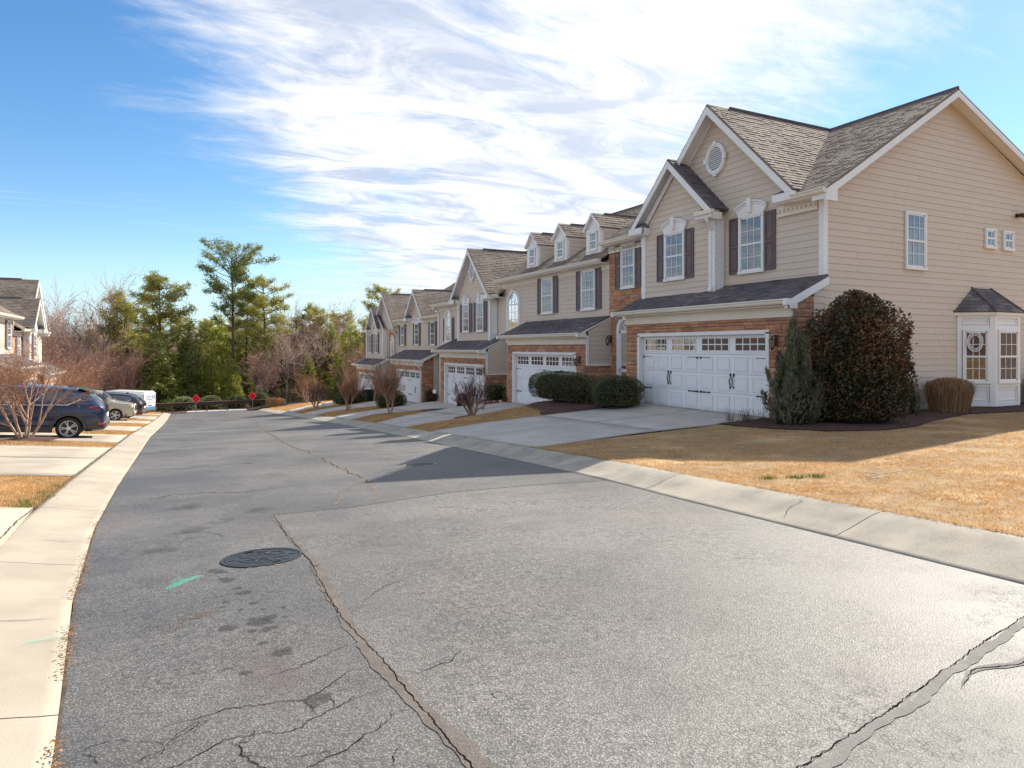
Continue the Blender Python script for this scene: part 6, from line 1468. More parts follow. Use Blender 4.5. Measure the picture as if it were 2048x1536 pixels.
for (x, y, lab) in ((2.05, 74.6, 'red diamond road end marker over the gap between the two left hedges'), (7.75, 78.4, 'red diamond road end marker beside the right end hedge')):
    e = empty('road_end_marker', (x, y, gz(x, y)), -YAW); tag(e, lab, 'sign', 'red diamond markers at the road end')
    h = .46; a = MB(); zc = 1.42 if x < 5 else 1.55; a.prism([(0, zc - h), (h, zc), (0, zc + h), (-h, zc)], -.012, .0); a.build('sign_face', SIGNR, e)
    a = MB(); ring_prism(a, [(0, zc - h), (h, zc), (0, zc + h), (-h, zc)], [(0, zc - h * .93), (h * .93, zc), (0, zc + h * .93), (-h * .93, zc)], -.014, -.010, True); a.build('sign_border', simple('sign_edge', (.55, .30, .28), .5), e)
    a = MB(); a.cbox(-.03, .03, .0, .03, -.3, zc + h * .6, .004); a.build('post', simple('galvanised', (.25, .25, .24), .5, .6), e)
def end_kerb():
    k = empty('end_kerb'); tag(k, kind='structure')
    for i in range(3):
        x0 = 1.2 + i * 1.95; m2 = MB(); y = 75.75 + .12 * x0 * .28; z = T(x0, y); m2.cbox(x0, x0 + 1.85, y, y + .6, z - .1, z + .13, .03); m2.build('kerb_section', mat('pale_kerb', (.70, .70, .70), .7, (.55, .56, .58), nscale=2), k)
end_kerb()
def mulch_end():
    bed('mulch_bed', [(-.6, 76.2), (5, 77.2), (9, 78.2)], [(-1.2, 84), (5, 86), (10, 87)], 12, 8, .05, .1, 400, 9)
mulch_end()
def iron_fence():
    e = empty('iron_fence', (0, 0, 0)); tag(e, 'thin black iron fence along the edge of the woods behind the orange grass', 'fence'); pl = [(11.5, 83.5), (14.5, 80.5), (19, 77.0), (25, 72)]
    rl = MB(); N_ = 110
    for zz in (.12, .45, 1.25): rl.tube([(*poly_at(pl, i / 40), T(*poly_at(pl, i / 40)) + zz) for i in range(41)], .02, 4)
    rl.build('rail', BLACKM, e)
    pk = MB(); pk.box(-.011, .011, -.011, .011, .05, 1.4); me = pk.mesh('picket', BLACKM)
    for i in range(N_): x, y = poly_at(pl, i / (N_ - 1)); link('picket', me, e, (x, y, T(x, y)))
    for i in range(0, 9): x, y = poly_at(pl, i / 8); pb = MB(); pb.box(-.035, .035, -.035, .035, -.1, 1.5); pb.build('post', BLACKM, e, loc=(x, y, T(x, y)))
iron_fence()
e = empty('low_wall', (10.6, 81.3, gz(10.6, 81.3)), R(-10)); tag(e, 'short pale block wall behind the orange bush at the road end', 'wall')
for i in range(3):
    for j in range(3): a = MB(); a.cbox(-1.0 + i * .68 + .1 * (j % 2), -.34 + i * .68 + .1 * (j % 2), -.15, .15, j * .26 + .0, j * .26 + .25, .02); a.build('block', mat('pale_block%d' % (i + j), (.42, .30, .20), .9, (.5, .38, .26)), e)
# two dark wheelie bins beside the farthest garage
for k, (x, y, lab) in enumerate([(13.6, 52.75, 'left one of two dark bins beside the farthest garage door'), (13.75, 51.95, 'right one of two dark bins beside the farthest garage door')]):
    e = empty('bin', (x, y, T(x, y) + .03), R(-90)); tag(e, lab, 'bin', 'bins by the farthest garage'); DB = simple('bin_plastic%d' % k, (.012, .014, .016), .5)
    a = MB(); b = .24; t = .30; v = [(-b, -b, .06), (b, -b, .06), (b, b, .06), (-b, b, .06), (-t, -t, .95), (t, -t, .95), (t, t, .95), (-t, t, .95)]; a.add(v, [(0, 3, 2, 1), (0, 1, 5, 4), (1, 2, 6, 5), (2, 3, 7, 6), (3, 0, 4, 7)]); a.build('body', DB, e)
    a = MB(); a.cbox(-t - .02, t + .02, -t - .03, t + .04, .95, 1.03, .02); a.build('lid', DB, e)
    for s_ in (-1, 1): w_ = MB(); w_.tube([(s_ * .26 - .03, .2, .1), (s_ * .26 + .03, .2, .1)], .1, 12); w_.build('wheel', TYRE, e)
# edging
def edging_blocks():
    e = empty('block_edging', (10.4, 22.3, 0)); tag(e, 'dark block edging at the end of the hedge bed beside the second driveway', 'edging'); r_ = random.Random(1)
    for i in range(9):
        x, y = poly_at([(10.55, 22.35), (11.6, 22.05), (12.3, 21.55), (13.1, 20.95)], (i + .5) / 9); a = MB(); a.cbox(-.16, .16, -.09, .09, -.05, .17 + r_.uniform(-.01, .02), .015); a.build('block', CHIP, e, loc=(x - 10.4, y - 22.3, T(x, y)), rz=r_.uniform(-.2, .1) - .3)
edging_blocks()
def paver_edge():
    e = empty('paver_strip'); tag(e, kind='structure'); me = []
    for k in range(4): a = MB(); a.cbox(-.095, .095, -.10, .10, -.03, .024, .008); me.append(a.mesh('paver', mat('paver%d' % k, [(.27, .22, .19), (.33, .27, .23), (.22, .18, .16), (.30, .25, .20)][k], .9)))
    r_ = random.Random(3); x = -1.56
    for i in range(30):
        y = 20.62 + (-1.45 - x) * .29; link('paver', me[r_.randrange(4)], e, (x, y, T(x, y) + .008), r_.uniform(-.03, .03) - .28); x -= .20
paver_edge()
# twig on the lawn
a = MB(); zt = lambda x, y, h=.05: (x, y, T(x, y) + h)
a.tube([zt(7.15, 5.05), zt(7.35, 5.02, .06), zt(7.7, 4.98, .07), zt(8.1, 4.86, .05)], [.008, .006, .005, .002], 4); a.tube([zt(7.35, 5.02, .06), zt(7.30, 5.2, .07), zt(7.32, 5.35, .05)], [.005, .004, .002], 4); a.tube([zt(7.15, 5.05), zt(7.1, 4.9, .03)], [.006, .002], 4)
tag(a.build('fallen_twig', simple('pale_twig', (.45, .36, .28), .8)), 'pale forked twig lying on the sunlit dry lawn', 'twig')
def green_tufts():
    mb = MB(); r_ = random.Random(6)
    for cx, cy in ((6.35, 5.78), (6.62, 5.62), (6.85, 5.5), (-1.55, 9.6), (-1.6, 9.9), (-1.5, 10.4), (-1.55, 10.9), (-1.5, 11.6)):
        for _ in range(150):
            x = cx + r_.gauss(0, .06); y = cy + r_.gauss(0, .06 if cx > 0 else .16); z = T(x, y) + .01; h = r_.uniform(.03, .075); an = r_.uniform(0, 6.28); w = .003; l = r_.uniform(0, .03)
            mb.add([(x - w * math.cos(an), y - w * math.sin(an), z), (x + w * math.cos(an), y + w * math.sin(an), z), (x + l * math.sin(an), y + l * math.cos(an), z + h)], [(0, 1, 2)], r_.random())
    tag(mb.build('green_weeds', GREENB), kind='stuff')
green_tufts()
# small paper sign by the third house
e = empty('yard_sign', (13.0, 35.3, T(13.0, 35.3)), R(-70)); tag(e, 'small white plate sign low beside the third garage corner', 'sign'); a = MB(); a.cbox(-.13, .13, -.01, .01, .52, .72, .004); a.build('sign_face', TRIM, e); a = MB(); a.tube([(0, .02, 0), (0, .02, .6)], .012, 5); a.build('stake', BLACKM, e)
# ---------------------------------------------------------------- plants
BARK_T = mat('tan_bark', (0.495, 0.344, 0.249), .8, (0.360, 0.224, 0.155), nscale=9, fine=(60, .2), bump=.4, bscale=60)
TWIG_T = mat('tan_twig', (0.285, 0.143, 0.084), .85, tint=[(0.323, 0.168, 0.101), (0.437, 0.252, 0.151), (0.228, 0.113, 0.071)])
TWIG_R = mat('red_twig', (.16, .07, .07), .85, tint=[(.13, .055, .06), (.22, .11, .09), (.09, .045, .045)])
BARK_G = mat('grey_bark', (0.305, 0.247, 0.211), .9, (0.168, 0.127, 0.110), nscale=4, fine=(30, .25), bump=.8, bscale=20)
TWIG_G = mat('grey_twig', (0.476, 0.341, 0.283), .9, tint=[(0.366, 0.260, 0.216), (0.605, 0.449, 0.375), (0.456, 0.280, 0.225)])
TWIG_B = mat('brown_twig', (0.452, 0.267, 0.211), .9, tint=[(0.417, 0.237, 0.178), (0.575, 0.343, 0.252), (0.329, 0.191, 0.178)])
BARK_P = mat('pine_bark', (.16, .10, .075), .95, (.09, .06, .045), nscale=3, fine=(18, .3), bump=1., bscale=14)
HOLLY = leafmat('bronze_evergreen_leaf', [(0.042, 0.051, 0.021), (0.089, 0.075, 0.034), (0.058, 0.062, 0.027), (0.125, 0.068, 0.034), (0.178, 0.060, 0.034), (0.073, 0.080, 0.032), (0.251, 0.129, 0.052)], .42, .12)
BOXW = leafmat('boxwood_leaf', [(0.061, 0.076, 0.027), (0.110, 0.122, 0.043), (0.081, 0.089, 0.034), (0.172, 0.153, 0.060)], .45, .15)
HEDGE_L = leafmat('sunlit_hedge_leaf', [(0.126, 0.167, 0.053), (0.273, 0.313, 0.105), (0.460, 0.482, 0.231), (0.188, 0.231, 0.073)], .5, .3)  # pale new growth, lightened further to put sunlight into the leaf colour
JUN = leafmat('juniper_leaf', [(0.067, 0.099, 0.048), (0.133, 0.158, 0.088), (0.209, 0.166, 0.105), (0.095, 0.133, 0.065)], .6, .15)
PINEL = leafmat('pine_needles', [(0.140, 0.179, 0.042), (0.279, 0.297, 0.065), (0.447, 0.392, 0.095), (0.196, 0.225, 0.053)], .6, .45)
PINED = leafmat('dark_pine_needles', [(0.120, 0.168, 0.046), (0.225, 0.267, 0.063), (0.156, 0.197, 0.053), (0.382, 0.367, 0.084)], .6, .4)
CEDAR = leafmat('cedar_leaf', [(0.138, 0.179, 0.034), (0.272, 0.319, 0.056), (0.454, 0.433, 0.085), (0.196, 0.241, 0.045)], .6, .45)
CEDARD = leafmat('dark_cedar_leaf', [(0.095, 0.127, 0.029), (0.196, 0.223, 0.045), (0.129, 0.160, 0.036), (0.304, 0.284, 0.053)], .6, .2)
REED = mat('rusty_reed', (.3, .17, .08), .85, tint=[(.20, .10, .05), (.34, .20, .10), (.44, .28, .15), (.26, .14, .07)])
REEDO = mat('orange_reed', (.5, .28, .12), .85, tint=[(.38, .19, .08), (.55, .31, .14), (.62, .40, .2)])
COREM = simple('bush_core', (.02, .02, .013), 1., spec=.05)  # near black: shade inside a bush put into a solid inner body

def grow(tr, tw, p, d, L, r, lvl, r_, cfg):
    nseg = 4 if lvl == 0 else 3; pts = [p]; rad = [r]; dd = d.copy(); end = r * cfg.get('taper', .45)
    for i in range(nseg):
        wv = cfg['wander'] * (1 if lvl else cfg.get('w0', .6))
        dd = (dd + Vector((r_.gauss(0, wv), r_.gauss(0, wv), r_.gauss(0, wv) + cfg['up'] * (.5 if lvl == 0 else 1)))).normalized()
        pts.append(pts[-1] + dd * L / nseg); rad.append(r + (end - r) * (i + 1) / nseg)
    mb = tr if lvl < cfg['split'] else tw
    mb.tube(pts, rad, (7, 5, 4, 3, 3, 3)[min(lvl, 5)], r_.random(), cap=False)
    if lvl >= cfg['levels']:
        if cfg.get('seeds') and r_.random() < cfg['seeds']:
            for q in range(3): c = pts[-1] + Vector((r_.gauss(0, .02), r_.gauss(0, .02), r_.gauss(0, .03))); d_ = Vector((r_.gauss(0, 1), r_.gauss(0, 1), r_.gauss(0, 1))).normalized() * .012; o_ = d_.orthogonal(); tw.add([c - d_, c + o_, c + d_, c - o_], [(0, 1, 2, 3)], r_.random())
        return
    n = cfg['kids'][lvl]
    for k in range(n):
        f = cfg['f0'][lvl] + (1 - cfg['f0'][lvl]) * (k + r_.uniform(.1, .9)) / n if k < n - 1 else 1.0
        q = f * nseg; i = min(nseg - 1, int(q)); base = pts[i].lerp(pts[i + 1], q - i); ax = (pts[i + 1] - pts[i]).normalized()
        an = R(r_.uniform(*cfg['ang'][lvl])) * (.45 if k == n - 1 else 1); side = ax.orthogonal().normalized(); side.rotate(Matrix.Rotation(r_.uniform(0, 6.283) if cfg.get('rand_az', True) else k * 2.4, 3, ax))
        nd = (ax * math.cos(an) + side * math.sin(an)).normalized()
        rr = rad[i] + (rad[i + 1] - rad[i]) * (q - i)
        grow(tr, tw, base, nd, L * r_.uniform(*cfg['len'][lvl]), max(cfg['rmin'], rr * cfg.get('rk', .62)), lvl + 1, r_, cfg)
def tree_mesh(seed, cfg, bark, twig):
    tr, tw = MB(), MB(); r_ = random.Random(seed)
    for k in range(cfg['stems']):
        a = 6.283 * k / cfg['stems'] + r_.uniform(-.4, .4); s_ = cfg['splay'] * r_.uniform(.5, 1.2)
        grow(tr, tw, Vector((math.cos(a) * cfg['r0'] * .8, math.sin(a) * cfg['r0'] * .8, -.08)) if cfg['stems'] > 1 else Vector((0, 0, -.2)), Vector((math.cos(a) * s_, math.sin(a) * s_, 1)).normalized(), cfg['L'] * r_.uniform(.85, 1.1), cfg['r0'], 0, r_, cfg)
    return tr.mesh('trunk', bark, True), tw.mesh('twigs', twig)
def place(name, meshes, loc, h=1., rz=0., label=None, cat='tree', group=None, kind=None):
    e = empty(name, loc, rz); e.scale = (h,) * 3 if not hasattr(h, '__len__') else h
    tag(e, label, cat, group, kind)
    for me in meshes: link(me.name.split('.')[0], me, e)
    return e
CREPE = dict(stems=5, splay=.42, r0=.045, L=1.05, wander=.10, w0=.5, up=.06, split=2, levels=4, kids=(4, 4, 5, 5), f0=(.35, .25, .2, .15), ang=((18, 38), (18, 42), (18, 45), (15, 40)), len=((.62, .85), (.55, .8), (.45, .7), (.4, .65)), rmin=.0035, rk=.66, taper=.6)
big_c = tree_mesh(5, dict(CREPE, kids=(4, 4, 5, 6), L=1.38, splay=.50, up=.08, wander=.12, seeds=.35, r0=.037), BARK_T, TWIG_T); mid_c = tree_mesh(9, dict(CREPE, splay=.40, kids=(5, 5, 5, 7), seeds=.4, L=1.1, stems=4, up=.1), BARK_T, TWIG_T); red_c = tree_mesh(12, dict(CREPE, splay=.55, L=.70, stems=6, kids=(4, 4, 4, 4), up=.05, rmin=.004), BARK_T, TWIG_R)
G_CR = 'bare crepe myrtles on the grass strips'
def tz(x, y, c=0): return (x, y, T(x, y) + .02 + c)
place('crepe_myrtle', big_c, tz(-3.75, 23.2), 1.06, .3, 'large pale-stemmed bare crepe myrtle in front of the dark blue car', group=G_CR)
place('crepe_myrtle', mid_c, tz(-5.2, 30.2), 1.05, 1.3, 'bare brown crepe myrtle behind the dark blue car', group=G_CR)
place('crepe_myrtle', big_c, tz(-4.3, 38.4), 1.0, 2.3, 'bare brown crepe myrtle between the blue and the champagne car', group=G_CR)
place('crepe_myrtle', mid_c, tz(-5.0, 48.4), 1.1, .9, 'bare brown crepe myrtle behind the champagne off-roader', group=G_CR)
place('crepe_myrtle', red_c, tz(9.75, 22.5, .08), (.98, .98, 1.0), .5, 'low wide purple-twigged crepe myrtle in front of the third garage door', group=G_CR)
place('crepe_myrtle', mid_c, tz(9.25, 31.2, .1), .98, 2.0, 'upright reddish bare crepe myrtle between the third and fourth garages', group=G_CR)
place('crepe_myrtle', mid_c, tz(9.7, 41.8, .1), .98, 4.0, 'upright bare crepe myrtle in front of the farthest garage door', group=G_CR)
place('crepe_myrtle', red_c, tz(9.5, 51.3, .1), (1.0, 1.0, 1.45), 3.0, 'small dark-twigged crepe myrtle on the narrow far grass strip', group=G_CR)
place('crepe_myrtle', big_c, tz(13.2, 76.5), 1.22, 5.0, 'spreading bare crepe myrtle on the orange grass by the road end', group=G_CR)
a = MB(); a.add([( .55 * math.cos(k * .5236), .42 * math.sin(k * .5236), 0) for k in range(12)] + [(0, 0, .10)], [(k, (k + 1) % 12, 12) for k in range(12)]); mme = a.mesh('mulch_ring', MULCH)
for x, y, s_ in ((9.75, 22.5, 1.3), (9.25, 31.2, 1.8), (9.7, 41.8, 1.2), (-3.75, 23.2, 1.5)): o = link('mulch_ring', mme, None, tz(x, y, .05), 0, (s_, s_, 1)); tag(o, kind='structure')

DECID = dict(stems=1, splay=.05, r0=.20, L=4.2, wander=.11, w0=.25, up=.06, split=3, levels=5, kids=(4, 4, 4, 4, 3), f0=(.55, .3, .25, .2, .2), ang=((22, 48), (24, 55), (25, 55), (25, 55), (25, 50)), len=((.6, .9), (.6, .85), (.5, .8), (.5, .75), (.5, .7)), rmin=.016, rk=.64, taper=.62)
dec = [tree_mesh(100 + k, dict(DECID, kids=((5, 4, 4, 4, 3), (3, 5, 4, 4, 3), (4, 4, 5, 4, 3), (5, 5, 4, 3, 3))[k % 4], L=(4.2, 4.8, 3.6, 4.4)[k % 4], r0=(.21, .24, .16, .19)[k % 4]), BARK_G, (TWIG_G, TWIG_G, TWIG_B, TWIG_G)[k % 4]) for k in range(4)]
thick = [tree_mesh(200 + k, dict(DECID, stems=3, splay=.22, r0=.075, L=2.2, levels=4, kids=(4, 4, 4, 4), split=1, rmin=.014, up=.10), BARK_G, (TWIG_B, TWIG_B, TWIG_G)[k]) for k in range(3)]

def puff(mb, c, r_, size, n, tint, flat=.6, w=.042):
    for _ in range(n):
        d = Vector((r_.gauss(0, 1), r_.gauss(0, 1), r_.gauss(0, 1) * flat + .35)).normalized(); s_ = d.orthogonal().normalized(); s_.rotate(Matrix.Rotation(r_.uniform(0, 6.28), 3, d)); L = size * r_.uniform(.6, 1.1)
        b = c + Vector((r_.gauss(0, 1), r_.gauss(0, 1), r_.gauss(0, 1) * flat)) * size * .35
        mb.add([b - s_ * w * L * 2.2, b + s_ * w * L * 2.2, b + d * L], [(0, 1, 2)], min(1, max(0, tint + r_.gauss(0, .18))))
def pine_mesh(seed, H=18, base=.35, spread=3.8, n=46, leaf=None, lean=.05, top=.85, psize=.42, dens=9, wide=0, r0=.22):
    tr, cr = MB(), MB(); r_ = random.Random(seed); pts = []; x = y = 0; dx, dy = r_.uniform(-1, 1) * lean, r_.uniform(-1, 1) * lean
    for i in range(11): pts.append(Vector((x, y, H * i / 10 - .3))); x += H / 10 * (dx + r_.gauss(0, .018)); y += H / 10 * (dy + r_.gauss(0, .018))
    tr.tube(pts, [r0 * (1 - .085 * i) for i in range(11)], 8, .5, cap=False)
    for k in range(n):
        f = base + (1 - base) * (k + r_.uniform(0, .8)) / n; f = min(.995, f); i = min(9, int(f * 10)); p = pts[i].lerp(pts[i + 1], f * 10 - i)
        rel = (f - base) / (1 - base); prof = ((math.sin(min(1, (rel + .12) * 1.0) * math.pi * .62) ** .7 if rel < .65 else math.sqrt(max(.02, 1 - ((rel - .55) / .47) ** 2))) if not wide else (.45 + .55 * rel / wide if rel < wide else math.sqrt(max(.05, 1 - ((rel - wide) / (1.02 - wide)) ** 2)))) * (r_.uniform(.4, 1.12))
        Lb = spread * max(.15, prof); a = r_.uniform(0, 6.283); el = R((r_.uniform(2, 22) if not wide else r_.uniform(8, 38)) + 25 * max(0, rel - .6))
        d = Vector((math.cos(a) * math.cos(el), math.sin(a) * math.cos(el), math.sin(el))); q = [p]; c = d.copy()
        for j in range(3): c = (c + Vector((r_.gauss(0, .13), r_.gauss(0, .13), r_.gauss(.04, .07)))).normalized(); q.append(q[-1] + c * Lb / 3)
        tr.tube(q, [.055, .04, .028, .012], 4, .5, cap=False)
        if rel < .18 and r_.random() < .5: continue       # dead lower limbs
        ns = max(4, int(Lb * 3.3))
        for j in range(ns):
            g = (.35 if not wide else .52) + (.65 if not wide else .48) * (j + r_.random()) / ns; ii = min(2, int(g * 3)); b = q[ii].lerp(q[ii + 1], g * 3 - ii); sd = Vector((-c.y, c.x, 0)) * r_.choice((-1, 1)) * (Lb * .30 * (1.15 - g) + .2) * r_.uniform(.3, 1.2)
            e = b + sd + c * .3 + Vector((0, 0, r_.gauss(.12, .22))); tr.tube([b, e], [.02, .008], 3, .5, cap=False); t0 = .25 + .5 * rel * r_.uniform(.6, 1.2)
            puff(cr, e, r_, psize, dens, t0, .8); puff(cr, b.lerp(e, .5) + Vector((0, 0, .08)), r_, psize, dens // 2, t0 * .8, .8)
        puff(cr, q[-1], r_, psize, dens, .5 + .3 * rel, .5)
    return tr.mesh('trunk', BARK_P, True), cr.mesh('crown', leaf or PINEL)
def cone_mesh(seed, H, rad, leaf, n=1500, psize=.34, bare=.02, sharp=1.):
    tr, cr = MB(), MB(); r_ = random.Random(seed); tr.tube([(0, 0, -.3), (.05, 0, H * .5), (0, .05, H * .96)], [.16, .09, .02], 6, .5, cap=False)
    lobes = [(r_.uniform(0, 6.28), r_.uniform(.05, .9), r_.uniform(.15, .35)) for _ in range(34)]
    for _ in range(n):
        f = bare + (1 - bare) * (1 - math.sqrt(r_.random())); a = r_.uniform(0, 6.283)
        if mnoise.noise(Vector((math.cos(a) * 1.3, math.sin(a) * 1.3, f * H * .8 + seed))) > .18: continue
        lob = max([0] + [b * (1 - min(1, abs((a - la + 3.14) % 6.28 - 3.14) / .5)) * (1 - min(1, abs(f - lf) / .12)) for la, lf, b in lobes])
        rr = rad * (max(.0, (1 - f)) ** sharp * .80 + .05) * (1 + 1.9 * lob) * (1 + .5 * mnoise.noise(Vector((a * 1.2, f * H * .7, seed * 2.)))) * math.sqrt(r_.uniform(.35, 1)) * (.6 + .4 * min(1, f / .06 + .4))
        p = Vector((rr * math.cos(a), rr * math.sin(a), f * H + r_.uniform(-.1, .1) - rr * .12)); puff(cr, p, r_, psize, 6, .45 + .5 * lob + r_.uniform(-.2, .2), .8, .085)
    return tr.mesh('trunk', BARK_P, True), cr.mesh('crown', leaf)
pineA = pine_mesh(3, 18.6, .52, 4.8, 64, PINED, .035, dens=11, psize=.52, r0=.26, wide=.80); pineB = pine_mesh(8, 15.5, .34, 3.9, 72, PINEL, .02, dens=13, psize=.55, r0=.25); pineC = pine_mesh(14, 15.5, .38, 3.9, 62, PINEL, .04, dens=12, psize=.55, r0=.24); pineD = pine_mesh(21, 12, .22, 3.0, 70, PINEL, .04, dens=16, psize=.52, r0=.16)
cedA = cone_mesh(31, 9.5, 2.5, CEDARD, 3000, sharp=.8); cedB = cone_mesh(32, 8.0, 2.5, CEDAR, 2600, sharp=.75); cedC = cone_mesh(33, 10.5, 3.2, CEDAR, 3400, sharp=.6)
def at(px, Y):   # a point on the line of sight of photograph column px, used only to read positions off
    pass
hero = [('tall_pine', pineA, (6.9, 92), 1.04, .6, 'tallest layered pine rising highest above the woods'), ('tall_pine', pineB, (-1.2, 92), 1.02, 2.0, 'rounded pine left of the tallest one, behind the white van'),
        ('tall_pine', pineC, (10.9, 92), 1.02, 1.0, 'pine with twin pale trunks right of the tallest one'), ('tall_pine', pineB, (8.6, 97), .95, 4.0, 'green pine crowded directly behind the tallest one'),
        ('tall_pine', pineC, (24.5, 88), .93, 3.0, 'open-crowned pine showing over the farthest roof'), ('tall_pine', pineD, (17.5, 99), 1.1, 5.0, 'slim pine between the two round bare crowns'), ('tall_pine', pineD, (-5.0, 97), 1.15, 1.0, 'dark bushy pine right of the big bare oak')]
for n_, me, (x, y), s_, rz, lab in hero: place(n_, me, (x, y, T(x, y)), s_, rz, lab, group='pines in the woods')
r_ = random.Random(77)
for k, (x, y, h, m_, lab) in enumerate([(-1.7, 85, 1.0, cedA, 'dark dense evergreen just right of the white van'), (-.6, 89, 1.0, cedB, 'light green evergreen behind the left hedge'), (1.6, 90, 1.05, cedA, 'dark evergreen behind the leftmost hedge'), (4.2, 91, .95, cedB, 'yellow-green evergreen behind the middle hedges'), (6.3, 88.5, .78, cedB, 'low bright evergreen between the red markers'),
                        (8.2, 90, .62, cedA, 'low dark evergreen left of the right marker'), (24.0, 86, 1.05, cedC, 'large bright evergreen against the farthest house'), (21.2, 90, 1.0, cedC, 'large evergreen two left of the farthest house'), (27.5, 86, 1.1, cedC, 'evergreen half hidden by the farthest house'), (16.0, 93, .85, cedB, 'slim evergreen behind the spreading crepe myrtle'),
                        (18.5, 84, .45, cedA, 'squat dark evergreen behind the iron fence'), (13.3, 96, .8, cedC, 'loose evergreen behind the low wall'), (20.0, 97, 1.05, cedC, 'broad evergreen far behind the iron fence'), (-4.0, 99, .9, cedC, 'broad evergreen left of the rounded pine'), (5.5, 101, 1.2, cedC, 'broad evergreen beneath the tallest pine')]):
    place('evergreen_tree', m_, (x, y, T(x, y)), h, k * 1.1, lab, group='evergreens in the woods')
for k, (x, y, h, m_, lab) in enumerate([(-7.6, 93, 1.16, dec[1], 'big dark-trunked bare oak standing alone left of the pines'), (16.0, 94, .95, dec[0], 'bare tree with a round crown right of the twin-trunk pine'), (19.6, 97, .95, dec[3], 'bare tree with a fan-shaped crown before the farthest roof'), (-3.4, 88, .7, dec[2], 'slender pale bare tree beside the dark evergreen'),
                        (9.4, 86.5, .8, dec[2], 'thin bare tree behind the right red marker'), (12.6, 87.5, .95, dec[0], 'forked bare tree rising by the low wall'), (-12, 96, .95, dec[3], 'bare tree beyond the left townhouse gable')]):
    place('bare_tree', m_, (x, y, T(x, y) - .1), h, k * 1.7, lab, group='bare trees in the woods')
for k, (x, y, h) in enumerate([(-14, 92, 1.05), (-18, 96, 1.15), (-11, 88, .85), (-22, 94, 1.1), (-27, 98, 1.1), (-8.5, 98, 1.05), (2.5, 99, 1.1), (14.5, 100, 1.1), (18, 101, 1.15), (22, 98, 1.05)]):
    place('bare_tree', dec[k % 4], (x, y, T(x, y) - .1), h, k * 2.1, 'tall bare grey-brown tree standing among its like in the woods', group='tall bare trees in the woods')
for _ in range(40):
    y = r_.uniform(95, 122); x = r_.uniform(-.5 * y, .34 * y); place('woods_tree', dec[r_.randrange(4)], (x, y, T(x, y) - .1), r_.uniform(.8, 1.05), r_.uniform(0, 6.28), 'bare pinkish-grey tree in the thick of the woods behind the front row', group='bare trees behind the front row')
for _ in range(30):
    y = r_.uniform(94, 116); x = r_.uniform(-16, 36); place('young_pine', (pineD, pineB, pineD)[r_.randrange(3)], (x, y, T(x, y) - 3.5 * (r_.random() < .5)), r_.uniform(.6, .85), r_.uniform(0, 6.28), 'leafy green pine mixed in among the bare trunks of the woods', group='young pines in the woods')
k = 0
for (n_, x0, x1, y0, y1, h0, h1) in ((44, -46, -3, 80, 106, .95, 1.4), (46, -6, 36, 94, 116, 1.0, 1.5), (16, 20, 48, 80, 100, 1., 1.4)):
    for _ in range(n_):
        x, y = r_.uniform(x0, x1), r_.uniform(y0, y1); place('understorey_tree', thick[r_.randrange(3)], (x, y, T(x, y) - .1), r_.uniform(h0, h1), r_.uniform(0, 6.28), 'thin brown bare tree in the tangled thicket below the tall trees', group='understorey thicket'); k += 1
for _ in range(150):
    y = r_.uniform(104, 175); x = r_.uniform(-.75 * y - 5, .42 * y)
    place('far_tree', dec[r_.randrange(4)], (x, y, T(x, y) - .2), r_.uniform(.75, 1.08), r_.uniform(0, 6.28), 'grey leafless tree on the wooded slope far beyond the road end', group='leafless trees on the far slope')
for _ in range(26):
    y = r_.uniform(106, 190); x = r_.uniform(-.7 * y, .42 * y)
    place('far_pine', (pineC, pineD, pineB)[r_.randrange(3)], (x, y, T(x, y) - .2), r_.uniform(.7, .95), r_.uniform(0, 6.28), 'pine among the leafless trees on the far slope', group='pines on the far slope')
def brush():
    mb = MB(); r2 = random.Random(31)
    for _ in range(15000):
        y = 82.5 + 36 * r2.random() ** 1.4; x = r2.uniform(-46, 46)
        if -3 < x < 12 and y < 86: continue
        z = T(x, y); h = r2.uniform(.5, 2.6) if y > 84 else r2.uniform(.3, 1.); a = r2.uniform(0, 6.28); w = r2.uniform(.008, .03); lx, ly = r2.gauss(0, .3) * h, r2.gauss(0, .3) * h
        mb.add([(x - w * math.cos(a), y - w * math.sin(a), z), (x + w * math.cos(a), y + w * math.sin(a), z), (x + lx, y + ly, z + h)], [(0, 1, 2)], r2.random())
        if r2.random() < .8:
            for q in range(3): s_ = r2.uniform(.05, .13); f = r2.uniform(.3, 1); c = Vector((x + lx * f, y + ly * f, z + h * f)); d = Vector((r2.gauss(0, 1), r2.gauss(0, 1), r2.gauss(0, 1))).normalized() * s_; e2 = d.orthogonal() * .6; mb.add([c - d, c + e2, c + d], [(0, 1, 2)], r2.random())
    tag(mb.build('undergrowth', mat('brush', (.25, .15, .1), .9, tint=[(.17, .105, .075), (.30, .17, .10), (.22, .12, .09), (.13, .13, .05), (.36, .22, .14)])), kind='stuff')
brush()

